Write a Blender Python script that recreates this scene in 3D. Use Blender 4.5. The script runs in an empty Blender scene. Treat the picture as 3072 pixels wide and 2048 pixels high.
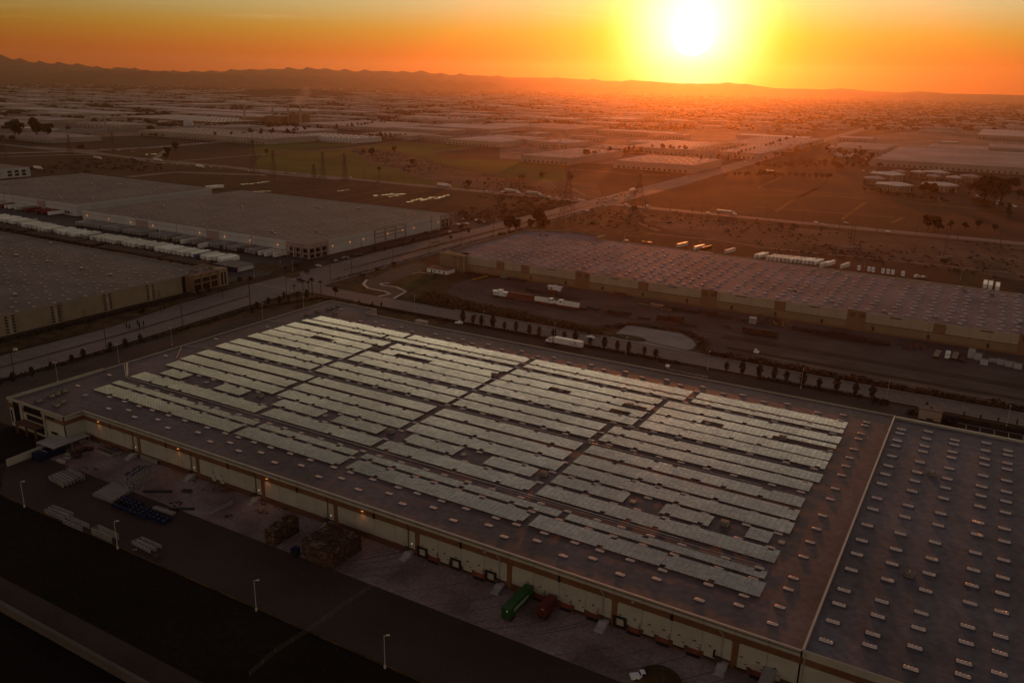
import bpy, math, random
from mathutils import Vector, Matrix
R = math.radians
rng = random.Random(7)
SC = bpy.context.scene
COL = SC.collection
# ------------------------------------------------------------------ camera
CAM_H = 130.0
CX, CY, FPX = 1536.0, 1024.0, 2508.0
PITCH, ROLL, YAW = R(17.31), R(-1.2), R(-29.95)
FW = Vector((math.sin(YAW)*math.cos(PITCH), math.cos(YAW)*math.cos(PITCH), -math.sin(PITCH)))
R0 = Vector((math.cos(YAW), -math.sin(YAW), 0)); D0 = FW.cross(R0)
RT = R0*math.cos(ROLL)+D0*math.sin(ROLL); DN = D0*math.cos(ROLL)-R0*math.sin(ROLL)
cam = bpy.data.cameras.new('camera'); camo = bpy.data.objects.new('camera', cam); COL.objects.link(camo)
cam.sensor_fit = 'HORIZONTAL'; cam.sensor_width = 36; cam.lens = 36*FPX/3072
cam.clip_start = 1; cam.clip_end = 60000
M = Matrix(((RT.x, -DN.x, -FW.x, 0), (RT.y, -DN.y, -FW.y, 0), (RT.z, -DN.z, -FW.z, CAM_H), (0, 0, 0, 1)))
camo.matrix_world = M; SC.camera = camo
# survey frames of the aerial photograph: (origin x, origin y, scale) -> ray -> place on the ground
K = dict(a=(0,100,2.94),b=(750,150,2.94),c=(1500,150,2.94),d=(2272,150,2.94),e=(0,450,2.851),f=(750,550,2.94),g=(1500,550,2.94),h=(2272,550,2.94),i=(0,1000,2.94),j=(750,1000,2.94),k=(1500,1000,2.94),l=(2272,1000,2.94),m=(0,1450,2.6225),n=(750,1450,2.6225),o=(1500,1450,2.6225),p=(2272,1450,2.6225),q=(0,0,.765625),s=(0,0,1),u=(0,1120,5.6),v=(1180,1600,4.704),w=(780,1460,5.6),x=(1360,820,5.6),y=(1500,1700,8.71))
K.update({'1':(0,580,5.6),'2':(400,600,4.48),'3':(700,380,4.704),'4':(2100,880,4.48),'5':(1480,560,4.523),'6':(150,1370,4.238),'7':(900,880,5.88),'8':(2560,480,4.594),'9':(2700,1030,6.323),'0':(2400,260,3.5)})
def ray(k, x, y):
    ox, oy, s = K[k]
    return RT*(ox+x/s-CX)+DN*(oy+y/s-CY)+FW*FPX
def W(k, x, y, z=0.0):
    v = ray(k, x, y); t = (z-CAM_H)/v.z
    return (v.x*t, v.y*t)
def PJ(X, Y, Z):
    w = Vector((X, Y, Z-CAM_H)); k = w.dot(FW)
    if k <= 1: return (-9e9, -9e9)
    return (CX+FPX*w.dot(RT)/k, CY+FPX*w.dot(DN)/k)
def seen(X, Y, Z, m=20):
    a, b = PJ(X, Y, Z); return -m < a < 3072+m and -m < b < 2048+m
SUN = ray('s', 2078, 108).normalized()
# ------------------------------------------------------------------ meshes
class MB:
    def __init__(s): s.v=[]; s.f=[]; s.m=[]
    def add(s, vs, fs, mi=0):
        n=len(s.v); s.v+=[tuple(a) for a in vs]; s.f+=[tuple(n+i for i in f) for f in fs]; s.m+=[mi]*len(fs)
    def box(s, x0,x1,y0,y1,z0,z1, mi=0, bot=False):
        fs=[(4,5,6,7),(0,1,5,4),(1,2,6,5),(2,3,7,6),(3,0,4,7)]
        if bot: fs.append((3,2,1,0))
        s.add([(x0,y0,z0),(x1,y0,z0),(x1,y1,z0),(x0,y1,z0),(x0,y0,z1),(x1,y0,z1),(x1,y1,z1),(x0,y1,z1)], fs, mi)
    def prism(s, poly, z0, z1, mi=0, side=None, top=True):
        n=len(poly); a=sum(poly[i][0]*poly[(i+1)%n][1]-poly[(i+1)%n][0]*poly[i][1] for i in range(n))
        if a<0: poly=poly[::-1]
        vs=[(p[0],p[1],z0) for p in poly]+[(p[0],p[1],z1) for p in poly]
        s.add(vs, [(i,(i+1)%n,n+(i+1)%n,n+i) for i in range(n)], mi if side is None else side)
        if top: s.add([(p[0],p[1],z1) for p in poly],[tuple(range(n))],mi)
    def flat(s, poly, z, mi=0):
        n=len(poly); a=sum(poly[i][0]*poly[(i+1)%n][1]-poly[(i+1)%n][0]*poly[i][1] for i in range(n))
        if a<0: poly=poly[::-1]
        s.add([(p[0],p[1],z) for p in poly],[tuple(range(n))],mi)
    def strip(s, pts, w, z, mi=0):
        L=[];Rr=[]
        for i,p in enumerate(pts):
            a=pts[max(0,i-1)]; b=pts[min(len(pts)-1,i+1)]; dx,dy=b[0]-a[0],b[1]-a[1]; d=math.hypot(dx,dy) or 1
            ww=w[i] if isinstance(w,(list,tuple)) else w
            L.append((p[0]-dy/d*ww/2,p[1]+dx/d*ww/2,z)); Rr.append((p[0]+dy/d*ww/2,p[1]-dx/d*ww/2,z))
        n=len(pts); s.add(L+Rr,[(i,n+i,n+i+1,i+1) for i in range(n-1)],mi)
    def tube(s, p, q, r, r2=None, n=6, mi=0, cap=True):
        p=Vector(p); q=Vector(q); r2=r if r2 is None else r2; d=(q-p).normalized()
        u=d.cross(Vector((0,0,1)) if abs(d.z)<.9 else Vector((1,0,0))).normalized(); w=d.cross(u)
        vs=[];
        for c,rr in ((p,r),(q,r2)):
            for i in range(n):
                t=2*math.pi*i/n; vs.append(c+(u*math.cos(t)+w*math.sin(t))*rr)
        fs=[(i,(i+1)%n,n+(i+1)%n,n+i) for i in range(n)]
        if cap: fs+=[tuple(range(n,2*n)),tuple(range(n-1,-1,-1))]
        s.add(vs,fs,mi)
    def cyl(s, c, r, h, n=12, ax='z', mi=0):
        c=Vector(c); d={'z':Vector((0,0,1)),'x':Vector((1,0,0)),'y':Vector((0,1,0))}[ax]
        s.tube(c-d*h/2 if ax!='z' else c, c+d*h/2 if ax!='z' else c+d*h, r, n=n, mi=mi)
    def mesh(s, name, mats):
        me=bpy.data.meshes.new(name); me.from_pydata(s.v,[],s.f)
        for m in (mats if isinstance(mats,(list,tuple)) else [mats]): me.materials.append(m)
        if any(s.m): me.polygons.foreach_set('material_index', s.m)
        me.update(); return me
    def build(s, name, mats, parent=None, loc=None, rz=0):
        o=bpy.data.objects.new(name, s.mesh(name,mats)); COL.objects.link(o)
        if parent: o.parent=parent
        if loc: o.location=loc
        if rz: o.rotation_euler=(0,0,rz)
        return o
def tag(o, label=None, cat=None, group=None, kind=None):
    if label:
        o['label']=label
        if len(label.split())>16 or len(label.split())<4: print('LABEL LEN', label)
    if cat: o['category']=cat
    if group: o['group']=group
    if kind: o['kind']=kind
    return o
def empty(name, loc=(0,0,0), rz=0):
    o=bpy.data.objects.new(name,None); COL.objects.link(o); o.location=loc; o.rotation_euler=(0,0,rz); o.empty_display_size=1
    return o
def inst(me, name, parent=None, loc=(0,0,0), rz=0, sc=1):
    o=bpy.data.objects.new(name, me); COL.objects.link(o); o.parent=parent; o.location=loc
    if rz: o.rotation_euler=(0,0,rz)
    if sc!=1: o.scale=sc if isinstance(sc,tuple) else (sc,sc,sc)
    return o
def thing(name, parts, loc, rz, label, cat, group=None, sc=1):
    """one thing: an empty at its base and one child per (part name, mesh, local offset)"""
    r=empty(name, loc, rz)
    if sc!=1: r.scale=sc if isinstance(sc,tuple) else (sc,sc,sc)
    for p in parts: inst(p[1], p[0], r, p[2] if len(p)>2 else (0,0,0), p[3] if len(p)>3 else 0)
    return tag(r,label,cat,group)
_o=['','first','second','third','fourth','fifth','sixth','seventh','eighth','ninth','tenth','eleventh','twelfth']
def ordn(n):
    if n<=12: return _o[n]
    return '%d%s'%(n, 'th' if 10<=n%100<=20 else {1:'st',2:'nd',3:'rd'}.get(n%10,'th'))
# ------------------------------------------------------------------ materials
def mat(name, col, rough=.85, var=.25, sc=.05, sc2=None, spec=.3, metal=0, dark=None, bump=0, emit=None, detail=6):
    m=bpy.data.materials.new(name); m.use_nodes=True; nt=m.node_tree; N=nt.nodes; L=nt.links; b=N['Principled BSDF']
    b.inputs['Roughness'].default_value=rough; b.inputs['Metallic'].default_value=metal; b.inputs['Specular IOR Level'].default_value=spec
    if var:
        g=N.new('ShaderNodeNewGeometry'); no=N.new('ShaderNodeTexNoise'); no.inputs['Scale'].default_value=sc; no.inputs['Detail'].default_value=detail
        L.new(g.outputs['Position'],no.inputs['Vector'])
        r=N.new('ShaderNodeValToRGB'); r.color_ramp.elements[0].position=.36; r.color_ramp.elements[1].position=.64
        lo=dark or tuple(c*(1-var) for c in col); hi=col if dark else tuple(min(1,c*(1+var)) for c in col)
        r.color_ramp.elements[0].color=(*lo,1); r.color_ramp.elements[1].color=(*hi,1)
        L.new(no.outputs['Fac'],r.inputs['Fac']); out=r.outputs['Color']
        if sc2:
            n2=N.new('ShaderNodeTexNoise'); n2.inputs['Scale'].default_value=sc2; n2.inputs['Detail'].default_value=5; L.new(g.outputs['Position'],n2.inputs['Vector'])
            mr=N.new('ShaderNodeMapRange'); mr.inputs['From Min'].default_value=.3; mr.inputs['From Max'].default_value=.7; mr.inputs['To Min'].default_value=1-var; mr.inputs['To Max'].default_value=1+var
            L.new(n2.outputs['Fac'],mr.inputs['Value'])
            mx=N.new('ShaderNodeVectorMath'); mx.operation='SCALE'; L.new(out,mx.inputs[0]); L.new(mr.outputs[0],mx.inputs['Scale']); out=mx.outputs[0]
        L.new(out,b.inputs['Base Color'])
        if bump:
            bp=N.new('ShaderNodeBump'); bp.inputs['Strength'].default_value=bump; L.new(no.outputs['Fac'],bp.inputs['Height']); L.new(bp.outputs[0],b.inputs['Normal'])
    else: b.inputs['Base Color'].default_value=(*col,1)
    if emit:
        b.inputs['Emission Color'].default_value=(*emit[:3],1); b.inputs['Emission Strength'].default_value=emit[3]
    return m
def roofmat(name, col, seam=(30.3,18.3), spec=.3, rough=.7):
    """membrane roof: mottled, faint lap seams and lighter ponding stains"""
    m=mat(name,col,rough,.26,.04,.5,spec); nt=m.node_tree;N=nt.nodes;L=nt.links;b=N['Principled BSDF']
    src=b.inputs['Base Color'].links[0].from_socket
    g=N.new('ShaderNodeNewGeometry'); br=N.new('ShaderNodeTexBrick'); br.inputs['Scale'].default_value=.1
    br.inputs['Mortar Size'].default_value=.006; br.inputs['Mortar Smooth'].default_value=.5; br.inputs['Brick Width'].default_value=seam[0]/10; br.inputs['Row Height'].default_value=.18
    br.inputs['Color1'].default_value=(1,1,1,1); br.inputs['Color2'].default_value=(.93,.93,.93,1); br.inputs['Mortar'].default_value=(.6,.6,.6,1)
    L.new(g.outputs['Position'],br.inputs['Vector'])
    mx=N.new('ShaderNodeVectorMath'); mx.operation='MULTIPLY'; L.new(src,mx.inputs[0]); L.new(br.outputs['Color'],mx.inputs[1]); L.new(mx.outputs[0],b.inputs['Base Color'])
    return m
MT=dict(
 ground=mat('ground_soil',(.055,.03,.018),.95,.35,.004,.06,.1,dark=(.022,.012,.008)),
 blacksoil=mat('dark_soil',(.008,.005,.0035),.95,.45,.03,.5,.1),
 field_green=mat('crop_green',(.07,.082,.007),.95,.3,.008,.2,.1),
 field_brown=mat('ploughed_soil',(.05,.021,.01),.95,.3,.01,.15,.1),
 field_dark=mat('wet_soil',(.04,.024,.014),.95,.35,.012,.1,.1),
 sand=mat('sandy_wash',(.12,.08,.062),.95,.35,.02,.25,.1,dark=(.055,.034,.024)),
 dirt=mat('dirt_track',(.16,.115,.085),.95,.2,.05,.4,.1),
 asphalt=mat('asphalt',(.05,.043,.04),.85,.22,.04,.9,.25),
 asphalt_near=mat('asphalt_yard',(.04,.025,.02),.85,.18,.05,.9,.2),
 asphalt_lot=mat('asphalt_lot',(.05,.034,.028),.88,.2,.05,.7,.2),
 road=mat('road_asphalt',(.155,.115,.105),.8,.16,.03,.6,.25),
 concrete=mat('yard_concrete',(.25,.185,.17),.85,.3,.07,1.1,.2,dark=(.13,.085,.07)),
 conc_light=mat('pale_concrete',(.26,.235,.22),.85,.15,.08,1.,.25),
 kerb=mat('kerb_concrete',(.3,.26,.22),.85,.15,.1,None,.25),
 paint=mat('marking_paint',(.5,.47,.42),.7,.2,.3,None,.3),
 gravel=mat('gravel_yard',(.1,.072,.062),.95,.25,.04,1.5,.15),
 grass=mat('lawn_grass',(.045,.045,.012),.95,.3,.1,1.5,.1),
 verge=mat('dry_verge',(.07,.042,.018),.95,.4,.12,1.2,.1),
 water=mat('standing_water',(.03,.03,.03),.04,0,spec=1.0),
 cream=mat('cream_tilt_up_panel',(.34,.32,.26),.85,.08,.2,2.,.3),
 cream_top=mat('cream_parapet_paint',(.34,.31,.25),.85,.08,.2,2.,.3),
 brown=mat('brown_band_paint',(.14,.062,.028),.85,.12,.2,2.,.3),
 brown_base=mat('brown_base_paint',(.1,.042,.024),.85,.15,.3,2.,.3),
 roof_main=roofmat('roof_membrane_brown',(.11,.08,.088)),
 roof_blue=roofmat('roof_membrane_blue_grey',(.115,.103,.12),spec=.2,rough=.7),
 roof_north=roofmat('roof_membrane_mauve',(.19,.155,.175),spec=.12,rough=.8),
 roof_left=roofmat('roof_membrane_grey',(.12,.098,.09)),
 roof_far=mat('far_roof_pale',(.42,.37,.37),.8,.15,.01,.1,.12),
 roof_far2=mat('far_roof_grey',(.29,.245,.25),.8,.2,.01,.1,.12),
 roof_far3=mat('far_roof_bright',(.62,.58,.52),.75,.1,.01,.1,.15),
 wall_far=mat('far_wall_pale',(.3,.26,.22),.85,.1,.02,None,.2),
 wall_white=mat('white_wall_paint',(.42,.42,.42),.8,.06,.1,2.,.3),
 wall_tan=mat('tan_wall_paint',(.23,.16,.09),.85,.08,.1,1.5,.3),
 wall_ochre=mat('ochre_pier_paint',(.2,.11,.055),.85,.08,.1,1.5,.3),
 wall_cream2=mat('cream_wall_paint',(.36,.3,.22),.85,.07,.1,1.5,.3),
 wall_sand=mat('sand_coursed_wall',(.24,.19,.13),.85,.1,.15,1.5,.3),
 pinkgrey=mat('pink_grey_panel',(.29,.215,.205),.85,.08,.1,1.5,.3),
 glass=mat('dark_window_glass',(.012,.012,.014),.12,0,spec=.6),
 black=mat('black_rubber',(.012,.011,.011),.7,0,spec=.3),
 darkmetal=mat('dark_steel',(.04,.036,.034),.5,.1,.5,None,.4,metal=.4),
 galv=mat('galvanised_metal',(.38,.36,.34),.45,.1,.5,None,.5,metal=.5),
 unit=mat('rooftop_unit_paint',(.27,.25,.22),.6,.1,.5,None,.4),
 sky_dome=mat('skylight_acrylic',(.66,.5,.42),.5,.06,.8,None,.3),
 sky_rib=mat('skylight_ribbed_acrylic',(.5,.42,.4),.1,.08,.8,None,.9),
 curb_dark=mat('skylight_curb',(.06,.045,.04),.7,0),
 pole=mat('light_pole_paint',(.42,.37,.32),.5,.08,.4,None,.4),
 pole_wood=mat('utility_pole_wood',(.05,.03,.02),.9,.15,.5),
 steel_pylon=mat('pylon_steel',(.075,.055,.045),.7,.1,.3,None,.3,metal=.2),
 white=mat('white_vehicle_paint',(.72,.7,.68),.35,.05,.3,None,.5),
 offwhite=mat('aged_trailer_paint',(.56,.54,.48),.45,.12,.3,None,.4),
 silver=mat('silver_paint',(.35,.34,.33),.35,.05,.3,None,.5,metal=.5),
 darkpaint=mat('dark_vehicle_paint',(.03,.028,.03),.3,0,spec=.5),
 redpaint=mat('red_vehicle_paint',(.14,.014,.012),.4,.1,.4,None,.4),
 bluepaint=mat('blue_vehicle_paint',(.04,.07,.15),.4,.1,.4,None,.4),
 green=mat('green_container_paint',(.012,.075,.014),.45,.15,.5,None,.4),
 maroon=mat('maroon_container_paint',(.1,.018,.014),.5,.15,.5,None,.35),
 rust=mat('rust_red_paint',(.16,.042,.025),.7,.25,.4,None,.25),
 rustdark=mat('dark_rust_steel',(.055,.028,.02),.8,.3,.5,None,.25),
 yellow=mat('yellow_plant_paint',(.42,.26,.03),.5,.1,.5,None,.4),
 pallet=mat('weathered_pallet_wood',(.075,.038,.021),.9,.4,.9,3.,.2),
 pallet2=mat('pale_pallet_wood',(.15,.095,.062),.9,.3,.9,3.,.2),
 rack=mat('white_rack_paint',(.27,.235,.21),.5,.1,.5,None,.4),
 navy=mat('navy_crate_paint',(.008,.014,.04),.8,.2,.5,None,.08),
 lumber=mat('lumber_bundle',(.33,.24,.16),.85,.15,.5,3.,.2),
 letter=mat('white_lettering',(.6,.6,.56),.5,0), letter_dark=mat('dark_lettering',(.05,.035,.05),.5,0),
 leaf=mat('leaf_dark_green',(.035,.032,.011),.9,.5,.5,None,.15), leaf2=mat('leaf_olive',(.06,.045,.015),.9,.45,.4,None,.15),
 leaf_dry=mat('shrub_rust_brown',(.085,.036,.012),.95,.45,.3,None,.1),
 leaf_black=mat('leaf_deep_green',(.018,.016,.008),.9,.5,.4,None,.1),
 bark=mat('bark',(.06,.04,.028),.9,.2,.8),
 mount=mat('mountain_scrub',(.06,.045,.032),1,.4,.0012,.006,.05,detail=9),
 track_green=mat('field_strip',(.13,.085,.02),.95,.2,.02,None,.1), screenwall=mat('screen_wall_block',(.1,.078,.066),.9,.12,.1,1.5,.2),
 grey=mat('grey_trailer_paint',(.24,.22,.215),.5,.15,.3,None,.3), scuff=mat('tyre_scuff',(.11,.078,.07),.85,.2,.3,None,.2), district=mat('paved_district',(.15,.115,.1),.9,.4,.006,.05,.1), kerb_pale=mat('pale_kerb',(.5,.45,.42),.85,.1,.1,None,.2),
 sky_dull=mat('dull_skylight',(.4,.33,.3),.5,.08,.8,None,.2),  # darker, duller dome tone for the left-hand warehouses
 lamp=mat('sodium_lamp_glow',(.8,.3,.08),.5,0,emit=(1,.33,.06,2.2)),
 lamp_w=mat('small_lamp_glow',(.9,.8,.7),.5,0,emit=(1,.75,.5,1.0)),
 tail=mat('tail_light_glow',(.9,.2,.1),.5,0,emit=(1,.35,.2,6)),
)
def pvmat():
    """solar glass: pale metallic base, row-to-row sheen painted in as colour noise"""
    m=mat('solar_module_glass',(.46,.45,.395),.14,.16,.045,.8,.8,metal=.95); b=m.node_tree.nodes['Principled BSDF']  # the noise in the base colour imitates sheen across the rows
    b.inputs['IOR'].default_value=1.5
    return m
MT['pv']=pvmat(); MT['clamp']=mat('module_clamp',(.62,.58,.5),.35,0,spec=.6,metal=.5)
# ------------------------------------------------------------------ sky and sun
wd=bpy.data.worlds.new('World'); SC.world=wd; wd.use_nodes=True; nt=wd.node_tree; N=nt.nodes; L=nt.links; N.clear()
out=N.new('ShaderNodeOutputWorld'); add=N.new('ShaderNodeAddShader')
bg1=N.new('ShaderNodeBackground'); bg2=N.new('ShaderNodeBackground')
sk=N.new('ShaderNodeTexSky'); sk.sky_type='NISHITA'; sk.sun_disc=False
el=math.asin(SUN.z); sk.sun_elevation=el; sk.sun_rotation=math.atan2(SUN.x,SUN.y); sk.altitude=400; sk.air_density=1.6; sk.dust_density=5; sk.ozone_density=1.2
L.new(sk.outputs[0],bg1.inputs[0]); bg1.inputs[1].default_value=.02
tc=N.new('ShaderNodeTexCoord'); sep=N.new('ShaderNodeSeparateXYZ'); L.new(tc.outputs['Generated'],sep.inputs[0])
def mth(op,a,b=None,c=None):
    n=N.new('ShaderNodeMath'); n.operation=op
    for i,v in enumerate((a,b,c)):
        if v is None: continue
        if isinstance(v,(int,float)): n.inputs[i].default_value=v
        else: L.new(v,n.inputs[i])
    return n.outputs[0]
dot=N.new('ShaderNodeVectorMath'); dot.operation='DOT_PRODUCT'; L.new(tc.outputs['Generated'],dot.inputs[0]); dot.inputs[1].default_value=SUN
ang=mth('ARCCOSINE',mth('MINIMUM',dot.outputs['Value'],1.0))           # radians from the sun
deg=mth('MULTIPLY',ang,57.2958)
elev=mth('MULTIPLY',mth('ARCSINE',sep.outputs['Z']),57.2958)
def ramp(fac,stops,hi):
    r=N.new('ShaderNodeValToRGB'); cr=r.color_ramp; cr.interpolation='B_SPLINE' if hi<0 else 'LINEAR'; hi=abs(hi)
    while len(cr.elements)<len(stops): cr.elements.new(1)
    for e,(p,c) in zip(cr.elements,stops): e.position=p/hi; e.color=(*c,1)
    L.new(mth('DIVIDE',fac,hi),r.inputs[0]); return r.outputs[0]
# colour by height above the horizon (dust band orange, gold above, then a dull mauve vault)
base=ramp(elev,[(0,(.58,.085,.0)),(1.4,(.58,.12,.0)),(3.0,(.52,.28,.03)),(5.2,(.45,.5,.26)),(9,(.56,.45,.27)),(15,(1.6,1.38,.92)),(19,(.85,.74,.54)),(24,(.36,.33,.28)),(29,(.225,.215,.22)),(45,(.175,.17,.205)),(90,(.15,.137,.17))],90)
# the vault dims away from the sun
dim=ramp(deg,[(0,(1.1,1.1,1.1)),(8,(1.1,1.1,1.1)),(16,(1.05,1.05,1.05)),(30,(.82,.80,.78)),(42,(.6,.56,.5)),(60,(.42,.40,.40)),(110,(.46,.41,.43)),(180,(.55,.5,.52))],180)
mul=N.new('ShaderNodeVectorMath'); mul.operation='MULTIPLY'; L.new(dim,mul.inputs[1])
fal=ramp(deg,[(0,(1,1,1)),(22,(.95,.95,.95)),(30,(.62,.62,.62)),(38,(.42,.42,.43)),(50,(.5,.5,.52)),(90,(1,1,1))],90)   # upper glow is narrow
hi_=mth('MINIMUM',mth('MAXIMUM',mth('DIVIDE',mth('SUBTRACT',elev,8.0),7.0),0.),1.)
hm1=N.new('ShaderNodeMix'); hm1.data_type='RGBA'; L.new(hi_,hm1.inputs[0]); hm1.inputs[6].default_value=(1,1,1,1); L.new(fal,hm1.inputs[7])
bm=N.new('ShaderNodeVectorMath'); bm.operation='MULTIPLY'; L.new(base,bm.inputs[0]); L.new(hm1.outputs[2],bm.inputs[1]); L.new(bm.outputs[0],mul.inputs[0])
glow=ramp(deg,[(0,(5,5,4.5)),(1.3,(1.8,1.7,1.15)),(2.2,(1.2,1.1,.78)),(3.1,(.95,.88,.48)),(3.9,(.8,.74,.25)),(4.7,(.62,.52,.08)),(5.7,(.42,.27,.0)),(7.2,(.2,.11,.0)),(10.5,(.05,.025,.0)),(16,(0,0,0))],20)
# thin cirrus streaks
mp=N.new('ShaderNodeMapping'); mp.inputs['Scale'].default_value=(7,7,150); L.new(tc.outputs['Generated'],mp.inputs[0])
nz=N.new('ShaderNodeTexNoise'); nz.inputs['Scale'].default_value=1.1; nz.inputs['Detail'].default_value=5; L.new(mp.outputs[0],nz.inputs['Vector'])
cl=mth('MULTIPLY',mth('MAXIMUM',mth('SUBTRACT',nz.outputs['Fac'],.6),0.),mth('MULTIPLY',mth('MINIMUM',mth('MAXIMUM',mth('SUBTRACT',elev,2.5),0),3),.35))
ca=N.new('ShaderNodeCombineXYZ'); L.new(cl,ca.inputs[0]); L.new(mth('MULTIPLY',cl,.85),ca.inputs[1]); L.new(mth('MULTIPLY',cl,.55),ca.inputs[2])
s1=N.new('ShaderNodeVectorMath'); s1.operation='ADD'; L.new(mul.outputs[0],s1.inputs[0]); L.new(glow,s1.inputs[1])
s2=N.new('ShaderNodeVectorMath'); s2.operation='ADD'; L.new(s1.outputs[0],s2.inputs[0]); L.new(ca.outputs[0],s2.inputs[1])
L.new(s2.outputs[0],bg2.inputs[0]); bg2.inputs[1].default_value=1
L.new(bg1.outputs[0],add.inputs[0]); L.new(bg2.outputs[0],add.inputs[1]); L.new(add.outputs[0],out.inputs[0])
sun=bpy.data.lights.new('sun','SUN'); sun.energy=1.9; sun.angle=R(.55); sun.color=(1,.21,.028)
so=bpy.data.objects.new('sun',sun); COL.objects.link(so); so.rotation_euler=SUN.to_track_quat('Z','Y').to_euler(); so.location=(0,0,900)
SC.view_settings.view_transform='Standard'; SC.view_settings.look='None'; SC.view_settings.gamma=1; SC.view_settings.exposure=0
SC.cycles.use_denoising=True; SC.cycles.max_bounces=4; SC.cycles.diffuse_bounces=2; SC.cycles.glossy_bounces=2; SC.cycles.volume_bounces=0; SC.cycles.transmission_bounces=1
SC.cycles.sample_clamp_indirect=4
# haze
hz=MB(); hz.box(-17500,17500,-1500,18500,-1,500,bot=True)
hm=bpy.data.materials.new('haze_air'); hm.use_nodes=True; hn=hm.node_tree; hn.nodes.clear()
ho=hn.nodes.new('ShaderNodeOutputMaterial'); pv=hn.nodes.new('ShaderNodeVolumePrincipled')
pv.inputs['Color'].default_value=(.88,.64,.45,1); pv.inputs['Density'].default_value=4.2e-5; pv.inputs['Anisotropy'].default_value=.84
hn.links.new(pv.outputs[0],ho.inputs['Volume'])
tag(hz.build('haze',hm),kind='stuff')
# ------------------------------------------------------------------ ground, fields, roads (structure)
def struct(mb,name,m): return tag(mb.build(name,m),kind='structure')
g=MB(); n=24
xs=[-17000+34000*i/n for i in range(n+1)]; ys=[-1000+19000*i/n for i in range(n+1)]
g.add([(x,y,0) for y in ys for x in xs],[(j*(n+1)+i,j*(n+1)+i+1,(j+1)*(n+1)+i+1,(j+1)*(n+1)+i) for j in range(n) for i in range(n)])
struct(g,'ground',MT['ground'])
def P(pts): return [W(*p) for p in pts]
def sheet(name,polys,m,z):
    b=MB()
    for p in polys: b.flat(p,z)
    return struct(b,name,MT[m])
# near, dark lot in the lower left
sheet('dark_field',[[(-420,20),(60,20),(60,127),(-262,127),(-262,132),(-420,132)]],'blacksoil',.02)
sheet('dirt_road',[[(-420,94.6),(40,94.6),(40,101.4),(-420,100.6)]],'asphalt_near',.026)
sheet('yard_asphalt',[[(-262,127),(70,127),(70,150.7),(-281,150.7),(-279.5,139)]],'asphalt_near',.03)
sheet('yard_concrete',[[(-281.5,150.7),(70,150.7),(70,170),(-281.5,170)]],'concrete',.034)
b=MB(); b.box(-262,70,126.75,127.05,0,.32); b.box(-279.6,-262,126.75+12.5,127.05+12.5,0,.05)
struct(b,'yard_kerb',MT['verge'])
b=MB()   # joints and tyre scuffs in the yard paving
for x in range(-270,60,12): b.flat([(x,151),(x+.12,151),(x+.12,168),(x,168)],.038)
for y in (155,159.5,164): b.flat([(-280,y),(60,y),(60,y+.1),(-280,y+.1)],.038)
for k in range(26):
    x=rng.uniform(-160,10); b.strip([(x+t*1.4,151+t*t*.045+t) for t in range(0,13)],.28,.0385)
struct(b,'yard_joints',MT['scuff'])
# lots around the solar-roofed building
sheet('west_lot',[[(-361,100),(-313,100),(-281.5,127),(-281.5,172),(-300,172),(-300,345),(-348,345),(-352,352),(-363,250)]],'asphalt_lot',.03)
sheet('west_verge',[[(-368,90),(-361,90),(-363.5,250),(-352,352),(-330,352),(-313,362),(-258,362),(-258,372),(-323,374),(-362,378),(-368,350)]],'verge',.036)
sheet('entry_lawn',[[(-283,331),(-251,331),(-251,350),(-283,352)],[(-420+75,352),(-318,352),(-322,366),(-352,366)]],'grass',.045)
sheet('north_lot',[[(-316,345),(-283,345),(-283,330),(70,330),(70,374),(-255,374),(-258,362),(-316,362)]],'asphalt_lot',.032)
sheet('garden_bed',[[(-283,128),(-322,128),(-332,150),(-322,160),(-283,160)]],'blacksoil',.05)
# bays painted on the lot at the right
b=MB()
for i in range(14): x=3+i*5.; b.flat([(x,361),(x+.25,361),(x+.25,366.5),(x,366.5)],.05)
b.flat([(-6,367),(70,367),(70,367.3),(-6,367.3)],.05)
struct(b,'parking_lines',MT['kerb'])
sheet('right_lot',[[(-6,350),(70,350),(70,374),(-6,374)]],'blacksoil',.04)
# streets: the long avenue, the industrial street, the cross highway
near=[(-366.5,60),(-366.8,190),(-369.5,263),(-374.5,338),(-374.5,378)]
far=[(-398,60),(-398,262),(-407.5,312),(-412.5,372),(-413.5,487),(-410.5,650),(-410,862)]
near2=[(-372.5,397),(-374.5,509),(-373,649),(-374,862)]
sheet('avenue',[near+near2+far[::-1]],'road',.03)
NW=[W('g',1000,165),W('c',2050,965),(-425,2400),(-470,4000),(-560,7000)]
b=MB(); b.strip([(-392,862),(-391,1040),(-394,1300),(-404,1700),(-420,2400),(-440,3400),(-470,4600),(-520,7000)],[36,36,34,33,32,30,30,30],.06)
struct(b,'avenue_beyond',MT['road'])
EW=[(-2200,905),(-1500,880),(-937,872),(-730,872),(-515,872),(-393,872),(-200,868),(24,872),(400,874),(1100,880)]
b=MB(); b.strip(EW,17,.05); struct(b,'cross_highway',MT['road'])
sheet('industrial_street',[[(-374.5,378),(-362,380),(-325,379.4),(-258,379.2),(70,379),(70,394),(-31,393),(-90,394.5),(-180,396),(-268,396.4),(-362,397),(-372.5,398)]],'road',.04)
sheet('street_kerbs',[[(-330,378.6),(-258,378.6),(-258,379.2),(-330,379.4)],[(-258,378.4),(70,378.2),(70,379),(-258,379.2)],[(-268,396.4),(-180,396),(-90,394.5),(-31,393),(70,394),(70,395.2),(-31,394.4),(-90,395.9),(-180,397.3),(-268,397.6)]],'kerb',.16)
b=MB()
for pl in ([(-413.3,487),(-410.3,650),(-409.8,862)],[(-398.2,60),(-398.2,262),(-407.7,312),(-412.7,372)],near2,[(-367,190),(-369.7,263),(-374.7,338),(-374.7,378)]): b.strip(pl,.7,.15)
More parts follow.
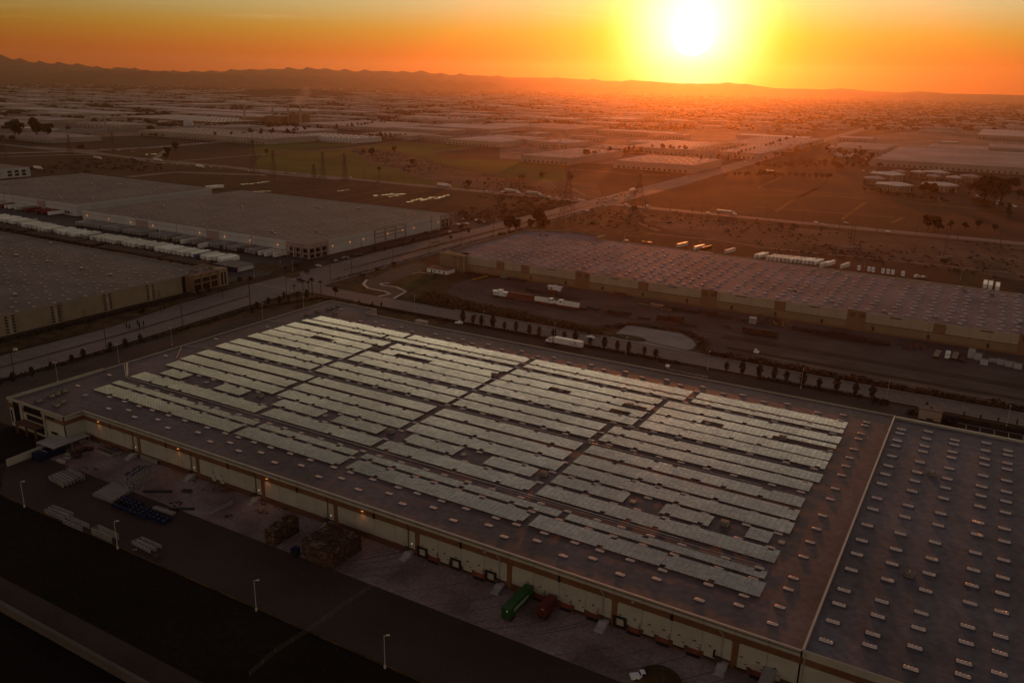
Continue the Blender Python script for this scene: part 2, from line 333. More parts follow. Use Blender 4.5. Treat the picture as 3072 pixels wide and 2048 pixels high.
b.strip([(-374.3,410),(-373,649),(-374,862)],.5,.16)
struct(b,'avenue_kerbs',MT['kerb'])
b=MB()
b.strip([(-382.6,60),(-382.6,200),(-383.4,262),(-388,318),(-391,352)],1.6,.13); b.strip([(-392.5,440),(-392.5,545),(-391,650),(-391,850)],[1,5,5,1.5],.13)
struct(b,'avenue_median',MT['verge'])
b=MB()   # dashed lanes, stop bars, arrows
def dash(a,c,w=.16,l=3,gap=9,z=.2):
    d=math.hypot(c[0]-a[0],c[1]-a[1]); k=0; ux,uy=(c[0]-a[0])/d,(c[1]-a[1])/d
    while k<d:
        p=(a[0]+ux*k,a[1]+uy*k); q=(a[0]+ux*min(d,k+l),a[1]+uy*min(d,k+l)); b.strip([p,q],w,z); k+=l+gap
for dx in (4,7.6,11.2): dash((-367-dx,60),(-367-dx,240)); dash((-370-dx,260),(-375-dx,372)); dash((-374-dx,405),(-374.5-dx,860),.2)
for dx in (4,7.6,11.2): dash((-398+dx,60),(-398+dx,262)); dash((-413.5+dx,400),(-411+dx,860),.2)
dash((-360,387.6),(60,386.6),.14,3,6); dash((-360,383.5),(60,383),.1,40,.5); dash((-360,391.5),(60,390.6),.1,40,.5)
for y in (376,399.5): b.strip([(-411,y),(-376,y)],.5,.2)
for y in (230,300,440,520): b.strip([(-376,y),(-376,y+3),(-377.5,y+4)],.3,.2)
dash((-1800,894),(-400,872),.25,5,10,.2); dash((-380,871),(1000,874),.25,5,10,.2)
struct(b,'road_markings',MT['paint'])
# winding private drive, lawns and rail yard
cr=[W('f',1030,850),W('f',1000,890),W('f',1040,925),W('f',1190,955),W('f',1235,975),W('f',1130,1000)]
cl_=[W('f',1230,880),W('f',1150,885),W('f',1165,900),W('f',1290,915),W('f',1375,955),W('f',1270,1015)]
sheet('rail_block_soil',[[(-372,399),(-268,398),(70,396),(70,412),(-250,414),(-285,424),(-300,440),(-306,470),(-322,486),(-372,500)]],'verge',.02)
sheet('drive',[[(p[0],p[1]) for p in cr]+[(p[0],p[1]) for p in cl_[::-1]],[W('f',1030,850),W('f',1190,780),W('f',1470,700),W('f',1560,720),W('f',1500,780),W('f',1430,800),W('f',1230,880)]],'asphalt',.05)
b=MB(); b.strip(cr,1.9,.15); b.strip(cl_,1.9,.15); b.strip([W('f',1430,800),W('f',1490,785),W('f',1620,803)],1.2,.15)
struct(b,'drive_kerbs',MT['kerb_pale'])
sheet('drive_lawn',[[W('f',1230,880),W('f',1490,790),W('f',1740,825),W('f',1390,935),W('f',1290,910)]],'grass',.03)
yard=[(-250,414.5),(-281,420),(-296,430),(-305,449),(-305,475),(-284,487.5),(70,487.5),(70,404),(-31,403),(-95,405),(-126,399),(-126,412),(-138,426),(-169,424),(-184,413)]
sheet('rail_yard_ground',[yard],'gravel',.05)
sheet('turning_apron',[[(-170,424.5),(-139,426),(-130,418),(-125.5,411),(-124.5,403),(-127,396),(-162,395.5),(-168,396.5)]],'conc_light',.07)
b=MB(); c0=(-160,401.5); b.flat([(c0[0]+10.5*math.cos(t*math.pi/12),c0[1]+ (5.2 if 0<t<12 else 4.2)*math.sin(t*math.pi/12)) for t in range(24)],.2); struct(b,'apron_island',MT['leaf'])
b=MB()   # tyre loops in the gravel
for r in (13,16,20,25): b.strip([(-268+r*1.15*math.cos(R(a)),452+r*math.sin(R(a))) for a in range(60,300,15)]+[(-100,452-r-2),(60,450-r-2)],1.0,.056)
struct(b,'wheel_tracks',MT['asphalt_lot'])
b=MB()   # sleepers and rails
def track(a,c):
    d=math.hypot(c[0]-a[0],c[1]-a[1]); ux,uy=(c[0]-a[0])/d,(c[1]-a[1])/d; k=0
    while k<d:
        x,y=a[0]+ux*k,a[1]+uy*k; b.strip([(x-uy*1.4,y+ux*1.4),(x+uy*1.4,y-ux*1.4)],.32,.16); k+=.9
    for s in (-.72,.72): b.strip([(a[0]-uy*s,a[1]+ux*s),(c[0]-uy*s,c[1]+ux*s)],.1,.3,1)
for y,x0 in ((413.6,-97),(430.8,-118),(434.6,-118),(445.3,-150)): track((x0,y+1.4 if y==413.6 else y),(70,y))
track((-275,438.2),(-118,438.4)); track((-246,438),(-175,428)); track((-118,438.4),(70,440.5))
struct(b,'rail_tracks',[MT['rustdark'],MT['darkmetal']])
b=MB(); b.strip([(-118,432.7),(70,432.7)],7.5,.055); b.strip([(-110,414),(70,413.4)],4,.055); struct(b,'track_ballast',MT['field_dark'])
b=MB(); b.strip([(-270,408.5),(-200,406.8),(-170,404),(-120,397),(-100,403.7),(70,401.9)],1.6,.075); b.strip([(-95,411),(-60,407.6),(70,406.6)],2.6,.07); struct(b,'yard_path',MT['dirt'])
# land behind the mauve-roofed building
sheet('north_dock_lot',[[(-275,607),(70,588),(70,640),(-40,650),(-180,662),(-310,660),(-345,640),(-345,610)]],'gravel',.03)
sheet('wash_sand',[P([('g',960,215),('g',1060,215),('g',1300,265),('g',1700,300),('g',2352,370),('h',2352,560),('h',2352,860),('h',800,620),('g',2352,560),('g',1900,500),('g',1500,420),('g',1200,300)])],'sand',.02)
sheet('scrub_ground',[P([('g',500,340),('g',750,285),('g',1000,310),('g',1200,400),('g',1500,470),('g',1200,480),('g',600,400)])],'verge',.03)
b=MB(); b.strip(P([('g',1200,340),('g',1400,420)]),5,.05); b.strip(P([('g',600,30),('g',760,110)]),5,.06); b.strip(P([('g',1300,440),('g',1900,500),('g',2352,570),('h',900,650),('h',2352,800)]),6,.06); b.strip(P([('h',0,320),('h',1200,440),('h',2352,550)]),5,.1)
struct(b,'service_tracks',MT['dirt'])
sheet('field_right',[P([('g',1080,180),('c',1700,1110),('c',2050,990),('d',0,1090),('d',650,1140),('8',900,600),('8',2100,690),('h',2200,480),('h',1200,400),('h',0,270),('g',1300,215)])],'field_brown',.025)
b=MB()
for pl in ([('d',0,1220),('d',1000,1320),('h',2100,240)],[('d',350,1310),('d',640,1170)],[('h',0,40),('h',1700,160)],[('h',0,95),('h',1100,130)],[('h',0,210),('h',1200,300)],[('d',0,1215),('d',200,1130)],[('h',160,250),('h',340,130),('h',600,20)],[('h',740,320),('h',950,170)],[('h',1180,350),('h',1290,300)],[('8',0,440),('8',900,590),('8',2100,690)]): b.strip(P(pl),4.5 if len(pl)<4 else 3,.05)
struct(b,'field_tracks',MT['track_green'])
# fields left of the avenue
sheet('field_green_left',[P([('b',0,1060),('b',100,925),('b',850,872),('b',1030,965),('b',1010,1005),('b',1250,1035),('b',1500,1130),('b',1900,1195),('b',1890,1225),('b',1000,1140),('b',300,1070)])],'field_green',.03)
sheet('field_green_mid',[P([('b',900,862),('b',1375,815),('b',2050,850),('b',1600,905),('b',1750,965),('b',2352,975),('c',560,1000),('c',600,1180),('c',100,1130),('b',1900,1055),('b',1530,960),('b',1250,880)])],'field_green',.03)
sheet('field_green_far',[P([('b',0,790),('b',370,790),('b',900,830),('b',1000,835),('b',700,862),('b',100,915),('b',0,920)])],'field_green',.028)
sheet('wash_left',[P([('b',850,872),('b',1230,880),('b',1530,970),('b',1560,1000),('b',2352,1150),('c',850,1170),('c',900,1290),('c',860,1315),('c',0,1270),('b',1900,1215),('b',1500,1130),('b',1250,1035),('b',1010,1005),('b',1030,965)])],'sand',.034)
sheet('field_soil_left',[P([('b',0,1080),('b',1000,1165),('b',2352,1275),('f',2352,250),('f',1800,280),('b',0,1323),('e',0,210),('e',1400,180),('e',2281,220)])],'field_dark',.024)
b=MB()
for pl in ([('3',0,850),('3',480,700)],[('3',700,945),('3',1500,860),('3',1750,805)],[('3',1900,1095),('3',2352,1010)],[('b',700,1323),('b',1300,1210)],[('b',1000,1320),('b',1600,1240)],[('b',0,1160),('b',500,1110)]): b.strip(P(pl),7,.05)
struct(b,'field_banks',MT['verge'])
b=MB(); b.strip(P([('b',100,917),('b',850,868),('b',1400,800)]),9,.06); b.strip(P([('c',600,1080),('c',640,1050),('c',1200,1100),('c',1500,1105)]),7,.06); b.strip(P([('b',1600,905),('b',1950,862),('b',2300,830)]),12,.06); struct(b,'farm_road',MT['dirt'])
b=MB()   # motorway interchange on the left
b.strip(P([('a',0,1060),('a',700,1040),('a',1300,1010),('a',1990,955)]),26,.07); b.strip(P([('a',300,1000),('a',700,1030),('a',1100,1090),('a',1400,1140),('a',1950,1170),('b',300,1100),('b',800,1140)]),16,.075); b.strip(P([('e',0,60),('e',600,40),('e',1000,40)]),14,.08)
b.strip(P([('e',1100,230),('e',1500,190),('e',2281,215)]),16,.08); b.strip(P([('a',1330,1130),('a',1480,1020)]),10,.07); b.strip(P([('a',1560,1130),('a',2352,1065)]),9,.07)
struct(b,'motorway',MT['road'])
# standing water in the wet fields
b=MB()
def puddle(k,x,y,w,h,nn,seed):
    r=random.Random(seed)
    for q in range(nn):
        cx=x+w*(q+.5)/nn; cy=y-h*(q+.5)/nn+r.uniform(-.1,.1)*abs(h); a=w/nn*r.uniform(.5,.85); hh=r.uniform(2.2,5)
        pts=[W(k,cx+a*math.cos(t*math.pi/5)*r.uniform(.7,1.1),cy+hh*math.sin(t*math.pi/5)*r.uniform(.6,1.1)) for t in range(10)]; b.flat(pts,.085+.004*(q%3))
puddle('3',110,822,400,50,7,1); puddle('3',230,920,300,10,7,2); puddle('3',1465,912,165,22,5,3); puddle('3',1980,985,270,40,8,4); puddle('3',2190,990,170,20,5,5)
for q in range(9): puddle('b',1380+q*40,165+1177-q*5-(q%3)*7,60,8,2,20+q)
puddle('b',1090,1283,270,14,8,6)
puddle('e',1240,40,30,2,1,7); puddle('e',1290,36,50,2,2,8); puddle('d',75,1058,110,-12,5,9)
struct(b,'standing_water',MT['water'])
b=MB(); b.strip(P([('c',1700,520),('c',2352,530)]),60,.1); b.strip(P([('c',1180,515),('c',1660,525)]),22,.1); b.strip(P([('c',1550,497),('c',1660,500)]),22,.1); b.strip(P([('c',1590,440),('c',1740,442)]),40,.1); b.strip(P([('b',500,455),('b',820,458)]),26,.1); b.strip(P([('b',1440,441),('b',1700,445)]),24,.1); b.strip(P([('b',1860,514),('b',1930,516)]),16,.1); b.strip(P([('d',500,540),('d',660,535)]),22,.1)
struct(b,'basin_water',MT['water'])
# west block paving
sheet('trailer_yard_ground',[[(-980,357),(-480,357),(-430,366),(-424,400),(-432,414),(-437,452),(-980,480)]],'asphalt',.03)
sheet('west_block_lawn',[[(-429,100),(-413,100),(-400,262),(-410,312),(-415,372),(-424,380),(-423,366),(-429,360)],[W('2',1690,850),W('2',1900,860),W('2',1990,910),W('2',1850,960),W('2',1600,950)],[W('2',1960,1010),W('2',2240,950),W('2',2240,1030),W('2',2050,1060)]],'verge',.04)
sheet('west_front_lot',[[(-429,120),(-419,120),(-418,360),(-429,360)],[(-437,455),(-415,440),(-414,700),(-437,700)]],'asphalt_near',.05)
sheet('white_block_lot',[[(-437,640),(-412,640),(-412,705),(-437,705)],[(-720,640),(-437,640),(-437,662),(-720,662)]],'asphalt',.035)
sheet('industrial_district',[P([('b',1240,720),('b',1750,600),('c',0,600),('c',1500,640),('c',2352,700),('c',2330,900),('c',1720,1030),('c',1690,1095),('c',980,1010),('c',600,990),('c',0,960),('b',2200,845),('b',1500,800)]),P([('a',1230,905),('a',1990,900),('b',1200,640),('b',1900,560),('b',0,500),('a',1400,560),('a',0,600),('a',0,930)]),P([('d',600,905),('d',640,800),('d',1500,700),('d',2352,690),('d',2352,1100),('d',1000,1025),('d',940,960)])],'district',.02)
# ------------------------------------------------------------------ mountains and hills (structure)
def ridge(name,prof,dist,depth,seed,m,foot=None,rough=1):
    r=random.Random(seed); prof=sorted(prof); b=MB(); cols=150; rows=9; x0,x1=prof[0][0],prof[-1][0]; V=[]
    for i in range(cols+1):
        px=x0+(x1-x0)*i/cols; j=max(0,min(len(prof)-2,sum(1 for p in prof if p[0]<=px)-1)); a,c=prof[j],prof[j+1]
        py=a[1]+(c[1]-a[1])*(px-a[0])/(c[0]-a[0])+r.uniform(-1,1)*rough
        v=ray('s',px,py); h=math.hypot(v.x,v.y); zt=CAM_H+dist*v.z/h; ux,uy=v.x/h,v.y/h
        for k in range(rows+1):
            t=k/rows
            if t<=.75: d=dist-depth*(1-t/.75); z=(zt)*((t/.75)**1.25)
            else: d=dist+depth*.5*(t-.75)/.25; z=zt*(1-(t-.75)/.25)
            if 0<k<rows and abs(t-.75)>.05: z*=1+.22*math.sin(px*.11+k*1.9+seed)+r.uniform(-.12,.12)
            z=min(z,zt) if t<.75 else z
            V.append((ux*d,uy*d,max(0,z)-.5))
    b.add(V,[(i*(rows+1)+k,(i+1)*(rows+1)+k,(i+1)*(rows+1)+k+1,i*(rows+1)+k+1) for i in range(cols) for k in range(rows)])
    o=struct(b,name,m)
    for p in o.data.polygons: p.use_smooth=True
    return o
q=lambda pts:[(x/.765625,y/.765625) for x,y in pts]
ridge('mountains',[(-600,120),(-200,140)]+[(0,161),(60,175),(110,182),(250,190),(330,205),(372,198),(430,208),(490,209),(540,212),(660,211),(750,203),(790,205),(825,201),(880,202),(970,201),(1010,206),(1080,210),(1150,207),(1210,212),(1270,212),(1340,220),(1440,221),(1520,228),(1600,228),(1720,232),(1830,240),(1900,240),(1930,238),(1990,244),(2070,249),(2150,247),(2200,247),(2260,252),(2330,263),(2400,263),(2470,267),(2515,262),(2560,267),(2620,272),(2700,276),(2760,271),(2850,280),(2960,281),(3072,284),(3300,288),(3700,295)],14000,2600,3,MT['mount'],rough=.3)
ridge('near_ridge',[(-500,200),(0,212),(200,209),(330,206),(420,209),(520,214),(640,219),(760,224),(900,226),(1100,232),(1300,240),(1500,247)],11500,1500,5,MT['mount'],rough=.3)
ridge('low_hill',[(400,292),(560,284),(640,278),(700,275),(760,267),(850,264),(940,266),(1020,273),(1080,282),(1130,292)],6300,700,8,MT['mount'],rough=.4)
# ------------------------------------------------------------------ warehouses
def mesh_text(name,cu):
    t=bpy.data.objects.new('tmp_text',cu); COL.objects.link(t); bpy.context.view_layer.update()
    me=bpy.data.meshes.new_from_object(t.evaluated_get(bpy.context.evaluated_depsgraph_get())); bpy.data.objects.remove(t)
    o=bpy.data.objects.new(name,me); COL.objects.link(o); return o
def sky_mesh(kind):
    b=MB()
    if kind=='plain': L_,w,h=1.3,.6,.3
    elif kind=='rib': L_,w,h=1.6,.55,.55
    else: L_,w,h=1.35,.8,.3
    cz=.16; b.box(-L_,L_,-w,w,0,cz,1)
    n=6; segs=1 if kind!='rib' else 4
    for s in range(segs):
        a=-L_+.04+(2*L_-.08)*s/segs; c=-L_+.04+(2*L_-.08)*(s+1)/segs
        if kind=='rib':
            rows=[]
            for t in range(5):
                x=a+(c-a)*t/4; rr=.55+.45*math.sin(math.pi*t/4)
                rows.append([(x,-w*.95*math.cos(math.pi*k/n),cz+h*math.sin(math.pi*k/n)*rr) for k in range(n+1)])
            V=[p for r_ in rows for p in r_]
            b.add(V,[(i*(n+1)+k,(i+1)*(n+1)+k,(i+1)*(n+1)+k+1,i*(n+1)+k+1) for i in range(4) for k in range(n)],0)
        else:
            pr=[(x,-w*.95+1.9*w*k/n,cz+h*(1-(2*k/n-1)**2)*e) for (x,e) in ((a,.0),(a+.35,.9),(0,1),(c-.35,.9),(c,.0)) for k in range(n+1)]
            b.add(pr,[(i*(n+1)+k,(i+1)*(n+1)+k,(i+1)*(n+1)+k+1,i*(n+1)+k+1) for i in range(4) for k in range(n)],0)
    if kind=='rib':
        for sx in (-1,1):
            for sy in (-1,1): b.box(sx*L_-.1,sx*L_+.1,sy*(w+.2)-.08,sy*(w+.2)+.08,0,.3,1)
    me=b.mesh('skylight',[MT['sky_rib' if kind=='rib' else ('sky_dull' if kind=='left' else 'sky_dome')],MT['curb_dark']])
    for p in me.polygons:
        if p.material_index==0: p.use_smooth=True
    return me
SKY={k:sky_mesh(k) for k in ('plain','rib','far','left')}
def merge(me,places,name,parent,sc=1):
    b=MB(); V=[tuple(v.co) for v in me.vertices]; Fs=[tuple(p.vertices) for p in me.polygons]; Ms=[p.material_index for p in me.polygons]
    for (x,y,z) in places:
        n=len(b.v); b.v+=[(v[0]*sc+x,v[1]*sc+y,v[2]*sc+z) for v in V]; b.f+=[tuple(n+i for i in f) for f in Fs]; b.m+=Ms
    o=b.build(name,list(me.materials),parent); return tag(o,kind='stuff')
def many(me,places,name,parent,limit=98):
    places=[p for p in places if seen(p[0],p[1],p[2])]
    places.sort(key=lambda p:p[0]**2+p[1]**2)
    base=parent.location
    for p in places[:limit]: inst(me,name,parent,(p[0]-base.x,p[1]-base.y,p[2]))
    if len(places)>limit: merge(me,[(p[0]-base.x,p[1]-base.y,p[2]) for p in places[limit:]],name,parent)
def hvac_mesh():
    b=MB(); b.box(-1.2,1.2,-1.0,1.0,0,.3,1); b.box(-1.1,1.1,-.9,.9,.3,1.5,0); b.box(-1.15,-.3,-.6,.6,1.5,1.62,2); b.box(.2,1.0,-.7,.7,1.5,1.66,2); b.box(-1.3,-1.1,-.5,.5,.5,1.2,2)
    for k in range(6): b.box(-1.0+k*.34,-.85+k*.34,-.93,-.9,.5,1.3,2)
    return b.mesh('rooftop_unit',[MT['unit'],MT['curb_dark'],MT['darkmetal']])
HV=hvac_mesh()
def hatch_mesh():
    b=MB(); b.box(-.75,.75,-.75,.75,0,.35,0); b.box(-.85,.85,-.85,.85,.35,.45,0); return b.mesh('roof_hatch',[MT['unit']])
HA=hatch_mesh()
def vent_mesh():
    b=MB(); b.cyl((0,0,0),.45,.7,8,mi=1); b.tube((0,0,.7),(0,0,1.3),1.0,.7,8,mi=0); b.tube((0,0,1.3),(0,0,1.6),.7,.15,8,mi=0); b.box(-1.2,1.2,-.9,.9,0,.2,1); return b.mesh('roof_vent',[MT['galv'],MT['curb_dark']])
VE=vent_mesh()
def lp(root,x,y,z=0): return (x-root.location.x,y-root.location.y,z)
XS=[-21+0]; XM=[-29.6,-38.3,-47.2,-59.3,-68.3,-77.0,-84.5,-93.9,-102.8,-109.6,-119.8,-128.5,-137.4,-144.6,-154.5,-163.6,-170.5,-180.5,-189.4,-198.4,-206.2,-213.8,-220.2,-229.4,-241,-250,-259,-266.5,-275,-284]
# ---- the solar-roofed warehouse
HB=11.0
wh=empty('warehouse',(-167,250,0)); tag(wh,'broad warehouse carrying rows of pale solar panels, lit lamps on its near wall','warehouse')
def oc(mb): # recentre
    ox,oy=wh.location.x,wh.location.y; mb.v=[(v[0]-ox,v[1]-oy,v[2]) for v in mb.v]; return mb
foot=[(-313.5,161),(-279,161),(-279,168.5),(-21.3,168.5),(-21.3,331),(-253,331),(-253,331.5),(-281,331.5),(-281,341),(-314.5,341)]
b=MB(); b.prism(foot,10.2,10.45,0); oc(b).build('roof',MT['roof_main'],wh)
b=MB(); n=len(foot)
a_=sum(foot[i][0]*foot[(i+1)%n][1]-foot[(i+1)%n][0]*foot[i][1] for i in range(n))
for i in range(n):   # walls as tilt-up panels 0.25 thick, with painted zones as stacked courses
    p,q_=foot[i],foot[(i+1)%n]; dx,dy=q_[0]-p[0],q_[1]-p[1]; d=math.hypot(dx,dy); nx,ny=-dy/d*.3,dx/d*.3
    zs=[(0,2.1,1),(2.1,7.6,0),(7.6,9.3,1),(9.3,HB,2)] if i in (0,1,2) else [(0,HB,2)]
    if i==0: zs=[(0,7.6,0),(7.6,9.3,1),(9.3,HB,2)]
    for z0,z1,mi in zs:
        poly=[p,q_,(q_[0]+nx,q_[1]+ny),(p[0]+nx,p[1]+ny)]; b.prism(poly,z0,z1,mi)
x=-271
while x<-22: b.box(x-.04,x+.04,168.485,168.5,2.1,7.6,3); b.box(x-.04,x+.04,168.4,168.42,9.3,HB,3); x+=7.58
oc(b).build('wall',[MT['cream'],MT['brown_base'],MT['cream_top'],MT['brown_base']],wh)
def wpart(name,mb,m): return oc(mb).build(name,m,wh)
for k in range(9):   # brown piers
    x=-248.6+30.3*k
    if x>-22: break
    b=MB(); b.box(x,x+1.5,168.36,168.5,0,8.2,0); b.box(x-.3,x+1.8,168.44,168.5,7.4,9.3,0); wpart('pier',b,MT['brown'])
b=MB(); b.box(-279,-21.3,168.42,168.499,7.62,9.28,0); b.box(-313.5,-279,160.92,160.999,7.62,9.28,0); b.box(-279.0,-278.92,161,168.4,7.62,9.28,0); wpart('painted_band',b,MT['brown'])
for k in range(8): b=MB(); x=-263.4+30.3*k; b.box(x-.35,x+.35,168.3,168.42,7.5,9.3,0); wpart('scupper',b,MT['glass'])
def pj(x,z0,z1,w=.05): return (x-w,x+w,168.47,168.5,z0,z1)
for k in range(8):   # downpipes left of each pier, and a pedestrian door with a wedge ramp
    x=-250.9+30.3*k; b=MB(); b.tube((x,168.25,2.4),(x,168.25,8.6),.14,n=6); b.tube((x,168.25,8.6),(x-.9,168.1,9.3),.12,n=6); wpart('downpipe',b,MT['unit'] if k>4 else MT['brown_base'])
    if k<8:
        b=MB(); b.box(x-1.9,x-.8,168.4,168.5,1.4,3.7,0); wpart('door',b,MT['wall_far'])
        b=MB(); xx=x-.3
        b.add([(xx,168.4,0),(xx+2.3,168.4,0),(xx+2.3,168.4,1.5),(xx,168.4,1.5),(xx-.2,164.2,0),(xx+2.1,164.2,0),(xx+2.3,167.0,1.5),(xx,167.0,1.5)],[(3,2,6,7),(7,6,5,4),(0,3,7,4),(1,5,6,2)]); b.box(xx+2.1,xx+2.3,164.6,168.3,0,.9); b.box(xx-.1,xx+.08,164.6,168.3,0,.9)
        wpart('dock_stair',b,MT['conc_light'])
        b=MB(); b.box(xx-.9,xx+.6,167.4,168.4,1.5,2.3); wpart('stair_landing',b,MT['rustdark'])
        b=MB(); b.cyl((x+1.2,168.3,3.6),.09,.16,8); wpart('wall_light',b,MT['lamp_w'] if k in (0,1,2,3,4) else MT['unit'])
for i,x in enumerate((-269.7,-226.5,-185.0,-146.3,-104.0,-61.3)):
    b=MB(); b.box(x-.35,x+.35,167.9,168.4,9.0,9.25,1); b.box(x-.25,x+.25,167.95,168.35,8.85,9.0,0)
    wpart('wall_lamp',b,[MT['lamp' if i<4 else 'unit'],MT['unit']])
    if i<4:
        la=bpy.data.lights.new('wall_lamp_light','SPOT'); la.energy=170; la.color=(1,.33,.08); la.spot_size=R(120); la.spot_blend=.9; la.shadow_soft_size=.2
        lo=bpy.data.objects.new('wall_lamp_light',la); COL.objects.link(lo); lo.parent=wh; lo.location=lp(wh,x,167.75,8.75); lo.rotation_euler=(R(-14),0,0)
def dock(x,w,kind,nm='dock_door'):
    b=MB()
    if kind=='seal': b.box(x-.35,x+w+.35,167.9,168.5,3.3,3.7,1); b.box(x-.35,x+.15,167.9,168.5,.8,3.3,1); b.box(x+w-.15,x+w+.35,167.9,168.5,.8,3.3,1); b.box(x+.15,x+w-.15,168.44,168.5,1.1,3.3,0); b.box(x-.35,x+w+.35,168.1,168.5,.5,.85,1)
    elif kind=='low': b.box(x,x+w,168.4,168.5,1.1,3.65,0); b.box(x-.1,x+w+.1,168.2,168.5,.75,1.15,1)
    else: b.box(x,x+w,168.42,168.5,1.9,3.65,0); b.box(x+.1,x+w-.1,168.35,168.5,.5,1.9,2); b.box(x-.2,x+w+.3,167.6,168.4,.25,.45,1); b.box(x+w,x+w+.12,168.3,168.5,.3,3.7,2)
    b.box(x+w/2-.35,x+w/2+.35,168.3,168.45,4.15,4.32,3); b.box(x+w-.6,x+w-.05,168.34,168.44,2.55,2.72,3)
    wpart(nm,b,[MT['cream_top'],MT['black'],MT['rust'],MT['glass']])
for base,kinds in ((-126.6,'solslos'),(-96.3,'noonolon'),(-66.1,'solololos'[:7]),(-35.9,'lol')):
    for i,c in enumerate(kinds):
        x=base+.4+i*3.8
        if c=='n': continue
        dock(x,2.7,{'s':'seal','o':'open','l':'low'}[c])
for x in (-211,-207): dock(x,1.7,'low')
# parapet cap
b=MB()
for (x0,x1,y0,y1) in ((-279,-21.3,168.42,168.82),(-313.5,-279,160.92,161.32),(-21.3-.12,-21.22,168.9,331)): b.box(x0,x1,y0,y1,HB,HB+.06)
wpart('parapet_cap',b,MT['galv'])
# corner office: windows, canopy, columns
def win(x0,x1,z0,z1,y=160.9): b=MB(); b.box(x0,x1,y,y+.12,z0,z1); wpart('window',b,MT['glass'])
win(-310.6,-306.9,.8,10.6); win(-303.6,-292.9,7.9,10.3); win(-302.4,-291.6,4.9,7.0); win(-289.4,-284.6,8.4,9.3); win(-287.7,-283.4,2.6,3.6); win(-302,-292.2,.9,3.6); win(-312.9,-312,1.5,6.5)
b=MB(); b.box(-304.5,-291.8,157.2,160.9,4.0,4.5); b.box(-304.3,-303.7,157.4,158,0,4); b.box(-298.3,-297.8,157.4,158,0,4); b.box(-292.6,-292,157.4,158,0,4); wpart('entrance_canopy',b,MT['brown_base'])
b=MB(); b.box(-313.9,-279.2,160.62,160.9,10.62,11.6); b.box(-305.9,-304.6,160.6,160.9,0,9.5); b.box(-291.4,-290.5,160.6,160.9,0,9.4); wpart('entrance_frame',b,MT['cream_top'])
b=MB(); b.box(-314.2,-313.5,161,201,10,11.3); b.box(-313.3,-313,161.4,200,10.4,10.9); wpart('parapet',b,MT['cream_top'])
b=MB(); b.box(-281,-252.6,341,341.01,0,.1); b.box(-256,-252.9,331.6,343,0,7.4); b.box(-257,-250,342.4,345.6,7.4,8.2); b.box(-250.6,-250.2,331.5,345.2,0,6.8); wpart('rear_porch',b,MT['cream_top'])
# rooftop equipment
for (x,y) in ((-172.1,214.5),(-236.1,214.4),(-236.6,285.2),(-172.4,284.9),(-110.6,214.1),(-110.7,284.4),(-52.4,214.3),(-52.7,285.3),(-303.9,311.9),(-303.3,319.2),(-303.1,327.1),(-303.0,329.8),(-302.2,334.1),(-294.0,322.2),(-301.5,165.5),(-302.2,171.1),(-302.8,173.8),(-303.4,176.9),(-291.6,166.6),(-293.4,169.8)): inst(HV,'rooftop_unit',wh,lp(wh,x,y,10.45))
for (x,y) in ((-79.9,213.3),(-140.6,213.3),(-202,213.6),(-266.1,214.1),(-79.8,284.3),(-36.3,283.8),(-36.3,213.5),(-140.9,285.3),(-201.8,285.2),(-292.9,179.1)): inst(HA,'roof_hatch',wh,lp(wh,x,y,10.45))
def yfront(x,i): return 175.5 if i%2==0 else 178.5
pl=[]; XQ=XM; ROWG=[183.1,191.8,197.6,209.3,218.0,226.5,235.4,247.3,255.4,266.5,274.4,282.0,290.2,300.6,306.1,315.0]
XF=[-29.5,-38.3,-47.1,-59.2,-67.9,-77,-84.2,-93.7,-102.4,-109.2,-119.2,-128.2,-137.2,-144.5,-154,-163.2,-169.9,-180.1,-188.9,-198.1,-205.3,-212.7,-219,-228.6,-240.7,-249.8,-258.8,-266.3,-273.7]
for i,x in enumerate(XF): pl.append((x,175.5 if i%2==0 else 178.5,10.45)); pl.append((x,318.7 if i%2==0 else 321.6,10.45))
for y in ROWG:
    for x in XM:
        if (y==235.4 or y==290.2) and x!=-29.6: continue
        pl.append((x,y,10.45))
for (x,y) in ((-306.1,198.6),(-305,183.9),(-308.1,227.7),(-309.5,256.8),(-298,331),(-290,312),(-305,285)): pl.append((x,y,10.45))
many(SKY['plain'],pl,'skylight',wh,98)
# conduit runs and cable trays over the roof
def run(pts,r=.14,m='galv',z=10.75):
    b=MB()
    for a,c in zip(pts,pts[1:]): b.tube((a[0],a[1],z if len(a)<3 else a[2]),(c[0],c[1],z if len(c)<3 else c[2]),r,n=5)
    return wpart('conduit',b,MT[m])
run([(-314,211),(-298,200.3),(-60,200.2)]); run([(-312,211,10.9),(-298,201,10.9)],.5,'unit'); run([(-314,241),(-302,245.3),(-50,245.0)]); run([(-314.2,241.5),(-301,227.3)],.22,'unit'); run([(-314,292),(-296,299.3),(-50,299.0)]); run([(-296,265),(-45,265)],.09)
run([(-120,199.0),(-60,199.0),(-38,198.9)],.08); run([(-60,200),(-60,197.2),(-36,197.3)],.07); run([(-48.6,200),(-48.6,192)],.06)
